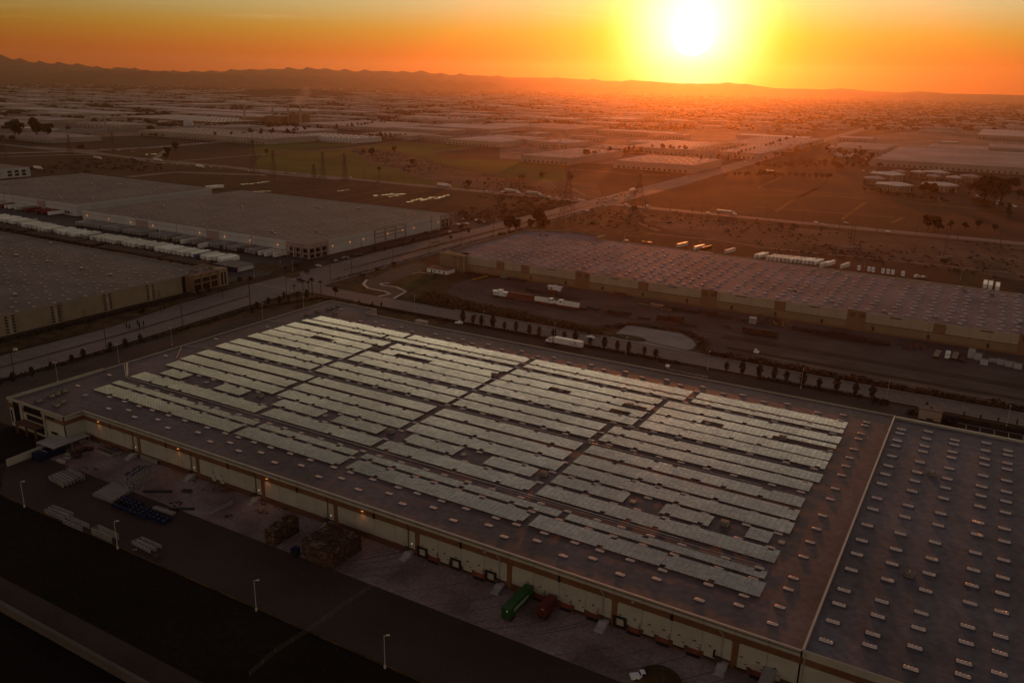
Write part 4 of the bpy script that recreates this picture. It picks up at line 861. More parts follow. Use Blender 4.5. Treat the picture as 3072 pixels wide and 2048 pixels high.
for i in range(8):
    a0,a1=math.pi*i/8-math.pi/2,math.pi*(i+1)/8-math.pi/2; b.tube((0,0,14+12*math.sin(a0)),(0,0,14+12*math.sin(a1)),max(.1,12*math.cos(a0)),max(.1,12*math.cos(a1)),14,cap=False)
b.build('sphere',MT['wall_white'],sp); b=MB()
for i in range(6): b.tube((11*math.cos(i),11*math.sin(i),0),(11*math.cos(i),11*math.sin(i),13),.5)
b.build('leg',MT['galv'],sp)
tw=empty('storage_tank',(*W('a',935,870),0)); tag(tw,'thin pale silo tower left of the sphere','silo'); b=MB(); b.tube((0,0,0),(0,0,34),2.2,2.0,8); b.build('shell',MT['wall_far'],tw); b=MB(); b.tube((0,0,34),(0,0,37),2.8,1.2,8); b.build('cap',MT['wall_far'],tw)
# cell blocks with butterfly roofs
jl=[('8',110,330,430),('8',260,420,810),('8',190,265,700),('8',500,235,720),('8',760,240,985),('8',930,240,1330),('8',980,300,1200),('8',900,420,1450),('8',1250,320,1500),('8',1440,300,1740),('8',1730,320,1940)]
for i,(k,xl,yb,xr) in enumerate(jl):
    a=W(k,xl,yb); v=ray(k,xr,yb+8); X1=v.x*a[1]/v.y; w_=(X1-a[0]); r_=empty('cell_block',((a[0]+X1)/2,a[1]+w_*.35,0))
    tag(r_,'faceted cell block with pale sloping fan roof, %s from the left in its cluster'%ordn(i+1),'building','cell blocks of the round compound')
    n=8; pts=[(w_/2*math.cos(2*math.pi*t/n+.3),w_*.42*math.sin(2*math.pi*t/n+.3)) for t in range(n)]
    b=MB(); b.prism(pts,0,8); b.build('wall',MT['wall_sand'],r_)
    b=MB(); c=(w_*.1,w_*.12); 
    for t in range(n):
        p,q_=pts[t],pts[(t+1)%n]; b.add([(p[0]*1.03,p[1]*1.03,8.1+1.2*(t%2)),(q_[0]*1.03,q_[1]*1.03,8.1+1.2*((t+1)%2)),(c[0],c[1],11.5)],[(0,1,2)])
    b.build('roof',MT['roof_far3' if i%3 else 'roof_far'],r_)
    b=MB()
    for t in range(n):
        p,q_=pts[t],pts[(t+1)%n]
        for u in (.2,.4,.6,.8): x=(p[0]+(q_[0]-p[0])*u)*1.003; y=(p[1]+(q_[1]-p[1])*u)*1.003; b.box(x-.4,x+.4,y-.3,y+.3,1,6.5)
    b.build('window_strip',MT['glass'],r_)
# hazy plain: individual big sheds, then the countless town
RG=random.Random(11); cells=[]; CORE=[]
def quadin(p,poly):
    x,y=p; c=False; j=len(poly)-1
    for i in range(len(poly)):
        if (poly[i][1]>y)!=(poly[j][1]>y) and x<(poly[j][0]-poly[i][0])*(y-poly[i][1])/(poly[j][1]-poly[i][1])+poly[i][0]: c=not c
        j=i
    return c
shed_k={}
def shedmesh(w,d,h,roof):
    key=(w,d,h,roof)
    if key not in shed_k:
        b=MB(); b.box(-w/2,w/2,-d/2,d/2,0,h,0); b.box(-w/2+1,w/2-1,-d/2+1,d/2-1,h,h+.4,1); b.box(-w*.3,-w*.22,-d*.2,-d*.1,h+.4,h+2.5,0)
        for i in range(int(w/16)): b.box(-w/2+6+i*16,-w/2+10+i*16,-d/2-.4,-d/2,1,4,2)
        shed_k[key]=b.mesh('shed',[MT['wall_far'],MT[roof],MT['glass']])
    return shed_k[key]
occ=[]
NOGO=[P(pl) for pl in ([('b',0,1100),('b',100,925),('b',370,780),('b',1000,800),('b',1375,805),('b',2050,842),('b',2352,960),('c',600,990),('c',1000,1040),('c',1700,1100),('d',0,1100),('d',1000,980),('8',2352,400),('8',2352,900),('b',0,1300)],[('a',0,700),('a',2352,1000),('b',0,800),('b',0,1300),('e',0,200),('a',0,1100)],[('d',60,1100),('d',60,960),('d',420,860),('d',900,880),('d',1000,1100)])]
TH=3000
for q_ in range(14000):
    if len(cells)>=285: break
    az=RG.uniform(R(-64),R(4)); dist=1350*math.exp(RG.uniform(0,1.7)); x,y=dist*math.sin(az),dist*math.cos(az)
    px,py=PJ(x,y,0)
    if not(-40<px<3110): continue
    left=px<1900
    if not left and RG.random()<.62: continue
    if py>400 or any(quadin((x,y),pl) for pl in NOGO) or abs(x+430+(y-2000)*.02)<60: continue
    w_=RG.choice((90,130,180,240)) if left else RG.choice((50,80,110)); d_=RG.choice((70,100,130)) if left else RG.choice((40,60))
    if any(abs(x-o_[0])<(w_+o_[2])/2+16 and abs(y-o_[1])<(d_+o_[3])/2+24 for o_ in occ): continue
    if any(f[0]-w_/2-14<x<f[1]+w_/2+14 and f[2]-d_/2-22<y<f[3]+d_/2+22 for f in FOOT): continue
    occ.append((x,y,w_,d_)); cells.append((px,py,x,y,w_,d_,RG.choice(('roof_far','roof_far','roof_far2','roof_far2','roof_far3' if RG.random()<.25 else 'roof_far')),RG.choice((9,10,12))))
bands=[(0,262,'highest hazy band'),(262,280,'second hazy band'),(280,305,'third hazy band'),(305,345,'fourth hazy band'),(345,2000,'lowest band')]
for lo,hi,bn in bands:
    cc=sorted([c for c in cells if lo<=c[1]<hi])
    for i,c in enumerate(cc):
        o=inst(shedmesh(c[4],c[5],c[7],c[6]),'distant_warehouse',None,(c[2],c[3],0))
        tag(o,'%s flat shed, %s from left in the %s of the plain'%({'roof_far':'pale','roof_far2':'grey','roof_far3':'bright'}[c[6]],ordn(i+1),bn),'warehouse','distant sheds across the hazy plain')
b=MB(); tr=MB()
for q_ in range(15000):
    az=RG.uniform(R(-65),R(6)); dist=1500*math.exp(RG.uniform(0,2.1)); x,y=dist*math.sin(az),dist*math.cos(az); px,py=PJ(x,y,0)
    if not(-60<px<3130) or any(abs(x-o_[0])<o_[2]/2+12 and abs(y-o_[1])<o_[3]/2+12 for o_ in occ): continue
    if py>390 or any(quadin((x,y),pl) for pl in NOGO) or any(f[0]-10<x<f[1]+10 and f[2]-10<y<f[3]+10 for f in FOOT) or abs(x+430+(y-2000)*.02)<30: continue
    if dist<2600 and RG.random()<.35: continue
    right=px>1650; s_=1+dist/5000
    if RG.random()<(.34 if right else .3):
        w_=RG.uniform(10,26)*s_; d_=RG.uniform(9,16)*s_; b.box(x-w_/2,x+w_/2,y-d_/2,y+d_/2,0,RG.uniform(4,7)); b.m[-5:]=[RG.choice((0,0,1,2))]*5
    else:
        for _ in range(2):
            r_=RG.uniform(4,8)*s_; xx=x+RG.uniform(-20,20)*s_; yy=y+RG.uniform(-15,15)*s_; hh=RG.uniform(5,9)
            tr.tube((xx,yy,0),(xx,yy,hh*.6),r_*.8,r_,5,cap=False); tr.tube((xx,yy,hh*.6),(xx+1,yy,hh),r_,r_*.3,5)
tag(b.build('distant_town',[MT['roof_far2'],MT['roof_far'],MT['wall_far']]),'countless small roofs of the far town fading under the mountains','town',kind='stuff')
tag(tr.build('distant_woodland',MT['leaf_black']),'tree cover of the far town and plain in the haze','woodland',kind='stuff')
# ------------------------------------------------------------------ vehicles
def car_meshes(paint,van=False,pick=False):
    b=MB(); W2=.9; L=2.25 if not van else 2.6
    H=1.45 if not van else 2.1
    prof=[(-L,.35),(-L,.85),(-L+.15,1.0),(-L+.75,1.02),(-L+1.0,H),(.35,H),(1.15,.98),(L-.15,.85),(L,.6),(L,.35)] if not van else [(-L,.4),(-L,H-.1),(-L+.15,H),(1.2,H),(1.75,1.15),(L-.1,.95),(L,.6),(L,.4)]
    if pick: prof=[(-L-.3,.45),(-L-.3,1.05),(-.3,1.05),(-.2,1.75),(.8,1.75),(1.25,1.12),(L,1.0),(L+.1,.5)]
    n=len(prof); V=[]
    for s in (-1,1):
        for x,z in prof: V.append((x,s*(W2-(.16 if z>1.05 else 0)),z))
    b.add(V,[tuple(range(n-1,-1,-1)),tuple(range(n,2*n))]+[(i,(i+1)%n,n+(i+1)%n,n+i) for i in range(n)],0)
    body=b.mesh('body',[paint])
    b=MB(); zt,zb=(H-.08,1.02) if not van else (H-.2,1.25)
    if pick: zt,zb=1.68,1.12
    xa,xb=(-L+1.0,.4) if not van else (-L+.5,1.3)
    if pick: xa,xb=-.15,.85
    for s in (-1,1): b.add([(xa-.1,s*.86,zb),(xb+.45,s*.86,zb),(xb,s*.765,zt),(xa+.1,s*.765,zt)],[(0,1,2,3)])
    b.add([(xb+.72,-.72,zb+.02),(xb+.72,.72,zb+.02),(xb+.08,.68,zt+.02),(xb+.08,-.68,zt+.02)],[(0,1,2,3)])
    b.add([(xa-.28,-.7,zb+.03),(xa-.28,.7,zb+.03),(xa-.02,.66,zt),(xa-.02,-.66,zt)],[(3,2,1,0)])
    gl=b.mesh('window',[MT['glass']])
    b=MB(); b.cyl((0,0,0),.33,.22,10,'y'); wh_=b.mesh('wheel',[MT['black']])
    return body,gl,wh_,L
CARS={}
for nm,mt in (('white','white'),('silver','silver'),('dark','darkpaint'),('red','redpaint'),('blue','bluepaint')):
    CARS[nm]=car_meshes(MT[mt])
CARS['white van']=car_meshes(MT['white'],van=True); CARS['white pickup']=car_meshes(MT['white'],pick=True); CARS['dark pickup']=car_meshes(MT['darkpaint'],pick=True)
def car(kind,x,y,rz,label,group=None,z=.06):
    bd,gl,wh_,L=CARS[kind]; r=empty('car' if 'van' not in kind and 'pick' not in kind else kind.split()[1] if 'van' in kind else 'pickup_truck',(x,y,z),rz)
    inst(bd,'body',r); inst(gl,'window',r)
    for sx in (-1,1):
        for sy in (-1,1): inst(wh_,'wheel',r,(sx*(L-.85),sy*.8,.33))
    return tag(r,label,'car' if r.name.startswith('car') else kind.split()[1],group)
def trailer_meshes(paint,L=15.8,flat=False):
    b=MB()
    if not flat:
        b.box(-L/2,L/2,-1.28,1.28,1.15,4.05,0,bot=True)
        for i in range(1,8): x=-L/2+L*i/8; b.box(x-.04,x+.04,-1.31,1.31,1.15,4.0,0)
        b.box(-L/2-.03,-L/2,-1.2,-.02,1.25,3.9,1); b.box(-L/2-.03,-L/2,.02,1.2,1.25,3.9,1)
    else: b.box(-L/2,L/2,-1.28,1.28,1.15,1.4,0,bot=True)
    box=b.mesh('cargo_box',[MT[paint],MT[paint]])
    b=MB(); b.box(-L/2+.2,L/2-1.4,-.5,.5,.85,1.15,0)
    for x in (-L/2+1.6,-L/2+2.9):
        for s in (-1,1): b.cyl((x,s*.95,.5),.5,.5,10,'y')
    for s in (-1,1): b.box(L/2-3.0,L/2-2.8,s*.7-.08,s*.7+.08,.1,1.1)
    return box,b.mesh('chassis',[MT['black']])
TRL={k:trailer_meshes(k) for k in ('white','offwhite','silver','grey','redpaint','maroon','darkpaint','bluepaint')}
TRF=trailer_meshes('rustdark',12.5,True); TRC=trailer_meshes('lumber',12,True)
CN={'white':'white','offwhite':'aged white','silver':'silver','grey':'grey','redpaint':'red','maroon':'maroon','darkpaint':'dark','bluepaint':'blue'}
def trailer(kind,x,y,rz,label,group,z=.05,sc=1):
    bx,ch=TRL[kind]; return thing('box_trailer',[('cargo_box',bx),('chassis',ch)],(x,y,z),rz,label,'trailer',group,sc)
def trow(items,lab,group):
    """items: (kind,x,y,rz[,sc]) ordered; every trailer gets its own place in the label"""
    for i,t in enumerate(items): trailer(t[0],t[1],t[2],t[3],lab%(CN[t[0]],ordn(i+1)),group,sc=t[4] if len(t)>4 else 1)
rt=random.Random(21)
# yard row between the two west warehouses
it=[]; x=-790.
while x<-471:
    f=(x+790)/319; gap=rt.random()<.05
    if not gap:
        k=rt.choice(('offwhite','offwhite','offwhite','white','silver')) if x<-520 else rt.choice(('offwhite','white','bluepaint','offwhite'))
        it.append((k,x,413.6+rt.uniform(-1.6,1.6)+(6.5 if -790<x<-735 else (2.5 if x<-700 else 0)),R(90+rt.uniform(-1.2,1.2))))
    x+=4.7
trow(it,'%s box trailer, %s from left in the long yard row before the lamp-lit warehouse','trailers in the long yard row')
it=[]
for a,c in ((-700,-667),(-663,-640),(-636,-612),(-601,-578),(-572,-560),(-553,-546),(-536,-512),(-509,-479)):
    x=a+1.5
    while x<=c: it.append((rt.choice(('grey','silver','grey','grey','darkpaint' if x>-540 and rt.random()<.4 else 'grey')),x,448.2+rt.uniform(-.3,.3),R(90))); x+=3.75
for x,y in ((-556,444),(-531,440),(-474,447.5),(-467,447),(-460,449)): it.append(('offwhite',x,y,R(90)))
it.sort(key=lambda t:t[1]); trow(it,'%s box trailer backed to the lamp-lit dock wall, %s from left','trailers backed to the lamp-lit wall')
it=[]; x=-900; cols=['offwhite','redpaint','silver','white','offwhite','darkpaint','silver','redpaint','white','redpaint','redpaint','white']
for i,(x,k) in enumerate(((-886,'silver'),(-878,'darkpaint'),(-869,'silver'),(-860,'offwhite'),(-848,'redpaint'),(-839,'offwhite'),(-833,'offwhite'),(-822,'lum'),(-815,'silver'),(-804,'redpaint'),(-788,'redpaint'),(-778,'redpaint'),(-768,'white'))):
    it.append((k if k!='lum' else 'offwhite',x,466.3,R(90)))
trow(it,'%s box trailer at the far-left pale warehouse, %s from left','trailers at the far-left warehouse')
# trailers beyond the lamp-lit warehouse, only their roofs showing
it=[]; x=-680
while x<-470:
    if rt.random()<.94: it.append((rt.choice(('offwhite','white')),x,651+rt.uniform(-.6,.6),R(90)))
    x+=3.75
trow(it,'%s trailer roof edge peeping over the lamp-lit warehouse, %s from left','trailers behind the lamp-lit warehouse')
# dark stacked flat racks and chassis in the shade
rk=MB()
for i in range(4): rk.box(-6.1,6.1,-1.2,1.2,.2+i*.62,.55+i*.62,0); rk.box(-6.1,-5.7,-1.2,1.2,.2+i*.62,.8+i*.62,0)
rk=rk.mesh('chassis_stack',[MT['rustdark']]); i=0
for y,xa,xb in ((398,-800,-700),(395,-690,-600),(393,-590,-475),(378.5,-560,-470)):
    x=xa
    while x<xb:
        if rt.random()<.9:
            i+=1; o=inst(rk,'chassis_stack',None,(x,y+rt.uniform(-.6,.6),.05),R(90)); tag(o,'dark stack of trailer chassis in the shadowed yard, %s from left'%ordn(i),'chassis','chassis stacks in the shaded yard')
        x+=3.6
b=MB(); b.box(-470,-447,392,409,0,.15); 
cf=empty('yard_office',(-457,400,0)); tag(cf,'dark flat building with white end at the yard gate','building'); b=MB(); b.box(-11.5,11.5,-8,8,0,3.6); b.build('wall',MT['navy'],cf); b=MB(); b.box(-11.7,11.7,-8.2,8.2,3.6,3.8); b.build('roof',MT['roof_main'],cf); b=MB(); b.box(11.5,11.7,-7,7,.5,3.4); b.build('side_panel',MT['wall_white'],cf)
# right rear lot trailers and trucks
it=[]
for (k,x,y) in [('q',1566,566),('q',1605,572),('q',1622,574),('q',1676,580)]+[('h',118+i*35,668+i*3.6) for i in range(13)]+[('h',15,650),('h',48,652),('h',590,730),('h',640,722),('h',770,742)]:
    a=W(k,x,y,1); it.append((rt.choice(('offwhite','white','offwhite')) if x!=1622 else 'maroon',a[0],a[1]+1,R(78),(.95,.74,.95)))
it.sort(key=lambda t:t[1]); trow(it,'%s box trailer behind the mauve-roofed warehouse, %s from left','trailers behind the mauve roof')
it=[('white',W('h',x,y,2)[0],W('h',x,y,2)[1]+2,R(90)) for x,y in ((2008,900),(2055,908),(2117,920))]; trow(it,'%s box trailer standing alone at the right end of the rear lot, %s from left','trailers at the rear lot end')
# tractor units
def tractor_meshes(p):
    b=MB(); b.box(-.6,1.5,-1.15,1.15,.95,3.1,0); b.add([(1.5,-1.15,.8),(3.4,-1.0,.8),(3.4,1.0,.8),(1.5,1.15,.8),(1.5,-1.15,2.1),(3.3,-.95,1.75),(3.3,.95,1.75),(1.5,1.15,2.1)],[(4,5,6,7),(0,1,5,4),(1,2,6,5),(2,3,7,6)],0); b.add([(-.6,-1.1,3.1),(1.2,-1.0,3.1),(1.2,1,3.1),(-.6,1.1,3.1),(-.6,-1.1,3.9),(-.6,1.1,3.9)],[(0,1,4),(2,3,5),(1,2,5,4),(3,0,4,5)],0)
    cab=b.mesh('cab',[MT[p]]); b=MB(); b.add([(1.52,-1.05,2.15),(1.52,1.05,2.15),(1.45,1.0,3.0),(1.45,-1.0,3.0)],[(0,1,2,3)]); b.box(.3,1.2,-1.18,-1.16,2.1,2.9); b.box(.3,1.2,1.16,1.18,2.1,2.9); gl=b.mesh('window',[MT['glass']])
    b=MB(); b.box(-3.4,.5,-.45,.45,.7,1.0); fr=b.mesh('frame',[MT['black']])
    b=MB(); b.cyl((0,0,0),.52,.4,12,'y'); wl=b.mesh('wheel',[MT['black']]); return cab,gl,fr,wl
TT=tractor_meshes('white'); TD=tractor_meshes('silver')
def tractor(x,y,rz,label,T=TT,group=None,name='tractor_unit',cat='truck'):
    r=empty(name,(x,y,.05),rz); inst(T[0],'cab',r); inst(T[1],'window',r); inst(T[2],'frame',r)
    for xx in (2.4,-1.6,-2.8):
        for s in (-1,1): inst(T[3],'wheel',r,(xx,s*1.0,.52))
    return tag(r,label,cat,group)
for i,(x,y) in enumerate(((895,752),(983,762),(1020,768),(1107,780),(1152,784),(1193,790),(1283,802))): a=W('h',x,y,1.5); tractor(a[0],a[1],R(-80),'white tractor unit parked nose-in behind the mauve roof, %s from left'%ordn(i+1),group='tractor units behind the mauve roof')
a=W('2',1820,740,1); tractor(a[0],a[1],R(-60),'white tractor unit at the corner of the lamp-lit warehouse')
a=W('5',165,1235,1); tractor(a[0],a[1],R(180),'grey tractor unit with flatbed at the ochre wall foot',TD)
thing('flatbed_trailer',[('deck',TRF[0]),('chassis',TRF[1])],(a[0]+11,a[1]-.6,.05),R(176),'empty dark flatbed behind the grey tractor unit','trailer')
# the white lorry on the rear lot, with its emblem and side lettering
P1,P2=W('x',1640,1170),W('x',2150,1260); lx=(W('s',1750,1046)[0]+W('s',1666,1031)[0])/2; ly=W('s',1700,1040)[1]+.6
se=empty('semi_truck',(lx,ly,.05),R(180)); tag(se,'white articulated lorry with dark emblem, standing on the lot by the pines','truck')
inst(TRL['white'][0],'cargo_box',se); inst(TRL['white'][1],'chassis',se)
for nm,me,l in (('cab',TT[0],(9.6,0,0)),('window',TT[1],(9.6,0,0)),('frame',TT[2],(9.6,0,0))): inst(me,nm,se,l)
for xx in (12,8,6.8):
    for s in (-1,1): inst(TT[3],'wheel',se,(xx,s,.52))
b=MB(); yy=1.33   # faces the camera: local +y
b.add([(-4.6,yy,2.95),(-4.15,yy,3.45),(-3.7,yy,2.95),(-4.15,yy,2.45)],[(0,1,2,3)]); b.box(-4.5,-3.8,yy-.01,yy,3.1,3.4)
for i in range(9): x=-6.0+i*.52; b.box(x,x+.36,yy-.01,yy+.005,1.75+.05*(i%2),2.25-.06*(i%3))
b.build('side_lettering',MT['letter_dark'],se)
# containers at the docks
def boxcont(name,label,mt,x,y,L,h,letters,rz=R(90)):
    r=empty(name,(x,y,0),rz); tag(r,label,'container'); b=MB(); b.box(-L/2,L/2,-1.22,1.22,1.2,1.2+h,0,bot=True)
    n=int(L/.5)
    for i in range(n): xx=-L/2+.2+i*.5; b.box(xx,xx+.22,-1.27,1.27,1.35,1.2+h-.12,0); b.box(xx,xx+.22,-1.1,1.1,1.2+h,1.2+h+.03,0)
    b.build('container_box',MT[mt],r)
    b=MB(); 
    for s in (-1.15,-.05): b.box(-L/2-.06,-L/2,s+.03,s+1.17,1.3,1.2+h-.1,0)
    for s in (-.9,-.3,.3,.9): b.box(-L/2-.12,-L/2-.06,s-.03,s+.03,1.3,1.2+h-.1,0)
    b.build('door',MT[mt],r)
    b=MB(); b.box(-L/2,L/2,-.5,.5,.85,1.2,0)
    for x_ in (-L/2+1.2,-L/2+2.4,):
        for s in (-1,1): b.cyl((x_,s*.95,.5),.5,.45,10,'y')
    for s in (-1,1): b.box(L/2-2.5,L/2-2.3,s*.8-.1,s*.8+.1,0,1.2,0)
    b.build('chassis',MT['black'],r)
    return r
gc=boxcont('shipping_container','green shipping container with white side lettering, backed to the dock wall','green',-89.9,161.7,12.2,2.9,1)
t=bpy.data.curves.new('side_lettering','FONT'); t.body='EVERGREEN'; t.size=1.35; t.extrude=.012; t.space_character=1.05; t.materials.append(MT['letter']); t.align_x='CENTER'; t.align_y='CENTER'
to=mesh_text('side_lettering',t); to.parent=gc; to.location=(-.3,-1.3,2.75); to.rotation_euler=(R(90),0,0)
b=MB(); b.tube((-6.28,-.55,3.55),(-6.24,-.55,3.55),.3,n=10); b.build('door_emblem',MT['letter'],gc)
rc_=boxcont('shipping_container','short maroon shipping container beside the green one','maroon',-82.7,164.2,6.4,2.7,0)
b=MB(); b.box(-3.4,-3.36,-.9,-.1,3.5,3.62); b.build('door_label',MT['letter'],rc_)
gt=trailer('silver',-20.5+1.6-8.5,160.5,R(90),'weathered grey trailer at the dock in the bottom right corner',None)
# ------------------------------------------------------------------ cars
def at(k,x,y): return W(k,x,y)
spots=[('x',90,850,'white',170,'white car parked behind the warehouse near the hedge'),
('s',1771,1014,'white',175,'white car driving on the industrial street past the pines'),
('f',1840,1240,None,0,'')]
a=at('x',92,848); car('white',a[0],a[1],R(200),spots[0][5]); a=at('s',1771,1015); car('white',a[0],a[1],R(178),spots[1][5],z=.1)
grp='cars in traffic on the cross highway and avenue'; lst=[]
for x,y,k in ((20,75,'dark'),(40,80,'white'),(190,103,'silver'),(345,117,'dark'),(388,118,'silver'),(432,122,'white'),(497,128,'silver'),(548,133,'dark'),(700,146,'white'),(735,154,'white'),(655,138,'silver')): lst.append(('g',x,y,k,-3))
for x,y,k in ((870,148,'dark'),(905,140,'silver'),(930,135,'dark'),(955,140,'silver'),(985,120,'white'),(1010,112,'white'),(1025,108,'silver'),(1000,150,'dark'),(1030,148,'silver'),(1068,100,'dark'),(1105,94,'silver'),(1128,122,'silver'),(1215,70,'dark'),(1243,64,'silver'),(1292,58,'silver'),(1365,28,'dark'),(860,175,'dark'),(900,165,'silver'),(930,170,'dark'),(965,160,'silver')): lst.append(('g',x,y,k,93))
for x,y,k in ((1112,190,'white'),(1182,210,'silver'),(1302,203,'white'),(1838,265,'white'),(712,247,'silver'),(768,246,'white'),(1228,246,'silver')): lst.append(('g',x,y,k,-3))
for x,y,k in ((515,350,'white'),(575,372,'silver'),(1150,432,'white'),(780,355,'silver')): lst.append(('h',x,y,k,-4))
for x,y,k in ((315,1090,'dark'),(390,1094,'white'),(440,1100,'silver'),(490,1105,'silver'),(617,1122,'dark'),(1125,1168,'dark'),(888,1130,'white'),(2085,1250,'white'),(2135,1254,'silver'),(2225,1258,'white')): lst.append(('b',x,y,k,-4))
for x,y,k in ((1335,110,'silver'),(1400,115,'white'),(1440,120,'dark'),(1480,127,'silver'),(1520,127,'white'),(1575,128,'silver'),(1610,138,'silver'),(1740,150,'dark'),(1805,150,'white'),(1885,160,'silver'),(2040,172,'dark'),(2130,185,'white')): lst.append(('e',x,y,k,-20))
for x,y,k in ((900,1027,'silver'),(1000,1030,'dark'),(1050,1034,'white'),(1170,1046,'silver'),(1230,1020,'dark'),(1330,1012,'silver'),(1420,1006,'white'),(1540,1000,'dark'),(1620,993,'silver'),(1700,985,'silver'),(1770,976,'white'),(1850,970,'dark'),(1920,962,'silver')): lst.append(('a',x,y,k,20))
for x,y,k in ((1900,1050,'silver'),(1955,1043,'white'),(2160,990,'white'),(2250,995,'silver'),(1610,1138,'silver'),(1665,1122,'silver')): lst.append(('c',x,y,k,93))
lst=[(PJ(*W(k,x,y),0),k,x,y,c,h) for k,x,y,c,h in lst]; lst.sort()
for i,(_,k,x,y,c,h) in enumerate(lst):
    a=W(k,x,y); car(c,a[0],a[1],R(h),'%s car in the distant evening traffic, %s from left'%(c,ordn(i+1)),grp,z=.15)
lst=[('f',830,665,'silver'),(  'f',850,664,'dark'),('f',760,690,'silver'),('f',940,640,'dark'),('f',975,635,'dark'),('f',1560,438,'dark'),('f',1590,430,'silver'),('f',1620,424,'dark'),('f',1650,414,'silver'),('f',1765,432,'white'),('f',1735,395,'dark'),('f',1835,370,'silver'),('f',1880,366,'dark'),('f',1910,362,'silver'),('f',1995,330,'white'),('f',1878,322,'silver'),('f',2070,348,'silver'),('f',600,735,'silver')]
for i,(k,x,y,c) in enumerate(sorted(lst,key=lambda t:t[1])): a=W(k,x,y); car(c,a[0],a[1],R(95 if i%3 else 20),'%s car parked beside the lamp-lit warehouse front, %s from left'%(c,ordn(i+1)),'cars parked by the lamp-lit warehouse',z=.08)
for i,(k,x,y,c) in enumerate((('5',1800,740,'white'),('5',2040,762,'dark'),('5',2115,772,'silver'),('h',1405,830,'white van'),('h',1460,832,'white'))): a=W(k,x,y); car(c,a[0],a[1],R(60),'%s parked behind the mauve roof, %s from left'%(c if ' ' in c else c+' car',ordn(i+1)),'vehicles parked behind the mauve roof')
for i,(x,y) in enumerate(((1705,500),(1740,515),(1760,575),(1900,590),(1930,600),(1960,590),(1985,612),(2130,630),(2150,645),(2200,635),(2230,650),(2000,570))): a=W('8',x,y); car('silver' if i%2 else 'white',a[0],a[1],R(15+i*20),'car in the small car park under trees far right, %s from left'%ordn(i+1),'cars in the far-right car park')
for i,(x,y,c) in enumerate(((140,155,'white'),(240,165,'silver'),(280,160,'white'),(300,150,'silver'))): a=W('8',x,y); car(c,a[0],a[1],R(i*30),'pale vehicle left of the cell blocks, %s from left'%ordn(i+1),'vehicles beside the cell blocks')
# lorries in traffic
for i,(k,x,y,rz,c) in enumerate((('g',85,85,-3,'silver'),('g',283,104,-3,'silver'),('g',1165,76,93,'offwhite'),('b',1700,1205,-3,'white'),('b',2300,1260,-3,'offwhite'),('e',830,78,-5,'offwhite'),('e',1345,96,-5,'offwhite'),('e',1705,150,-10,'white'),('e',320,165,-4,'white'),('g',1975,272,-3,'silver'))):
    a=W(k,x,y); trailer(c,a[0],a[1],R(rz),'%s lorry trailer in the distant traffic, %s in driving order'%(CN[c],ordn(i+1)),'lorries in traffic',z=.15); dx,dy=math.cos(R(rz))*10,math.sin(R(rz))*10
    tractor(a[0]+dx,a[1]+dy,R(rz),'tractor unit pulling the %s distant lorry trailer'%ordn(i+1),TT,'lorries in traffic')
for i,x in enumerate((1815,1838,1862)): a=W('e',x,333); trailer('white',a[0],a[1],R(80),'white trailer at the back corner of the far-left warehouse, %s from left'%ordn(i+1),'trailers at the back corner')
# ------------------------------------------------------------------ rail stock and yard goods
def locomotive(x,y,rz,label,L=16):
    r=empty('locomotive',(x,y,0),rz); tag(r,label,'locomotive')
    b=MB(); b.box(-L/2+.5,L/2-4.6,-1.0,1.0,1.6,3.9); b.box(L/2-2.2,L/2-.6,-1.0,1.0,1.6,3.1); b.build('hood',MT['white'],r)
    b=MB(); b.box(L/2-4.6,L/2-2.2,-1.5,1.5,1.6,4.5); b.build('cab',MT['white'],r)
    b=MB(); b.box(L/2-4.4,L/2-3.2,-1.55,-1.5,3.3,4.1); b.box(L/2-4.4,L/2-3.2,1.5,1.55,3.3,4.1); b.box(L/2-2.2,L/2-2.17,-1.2,1.2,3.3,4.1); b.build('window',MT['glass'],r)
    b=MB(); b.box(-L/2,L/2,-1.5,1.5,1.1,1.6); b.box(-2,2,-1.2,1.2,.4,1.1); b.build('frame',MT['rust'],r)
    for q_ in (-L/2+2.6,L/2-2.6):
        b=MB(); b.box(q_-1.8,q_+1.8,-1.1,1.1,.4,1.0)
        for dx in (-1.2,1.2):
            for s in (-.75,.75): b.cyl((q_+dx,s,.8),.48,.15,10,'y')
        b.build('bogie',MT['rustdark'],r)
    for i in range(5): b=MB(); b.box(-L/2+1.5+i*2,-L/2+2.7+i*2,-.6,.6,3.9,4.15); b.build('roof_fan',MT['galv'],r)
    return r
locomotive(-229.8,438.4,0,'white and rust locomotive coupled after the red boxcar',15)
locomotive(-214.5,438.4,R(180),'longer white locomotive standing alone at the right of the train',16)
cb=empty('caboose',(-261.3,438.2,0)); tag(cb,'small white caboose with cupola at the left end of the train','railcar')
b=MB(); b.box(-4.6,4.6,-1.4,1.4,1.2,3.7); b.build('body',MT['white'],cb); b=MB(); b.box(-5.6,5.6,-1.6,1.6,3.7,3.85); b.box(-1.4,1.2,-1.2,1.2,3.85,4.8); b.box(-1.6,1.4,-1.4,1.4,4.8,4.9); b.build('cupola',MT['white'],cb)
b=MB(); b.box(-5.6,5.6,-1.4,1.4,.8,1.2)
for q_ in (-3.4,3.4):
    for dx in (-.9,.9):
        for s in (-.75,.75): b.cyl((q_+dx,s,.5),.46,.15,10,'y')
b.build('frame',MT['rustdark'],cb)
for x in (-3.6,-1.8,2.9): b=MB(); b.box(x,x+.7,-1.44,-1.4,2.2,3.0); b.build('window',MT['glass'],cb)
bc=empty('boxcar',(-246.7,438.3,0)); tag(bc,'long rust-red boxcar between the caboose and the locomotive','railcar')
b=MB(); b.box(-8.6,8.6,-1.5,1.5,1.1,4.5)
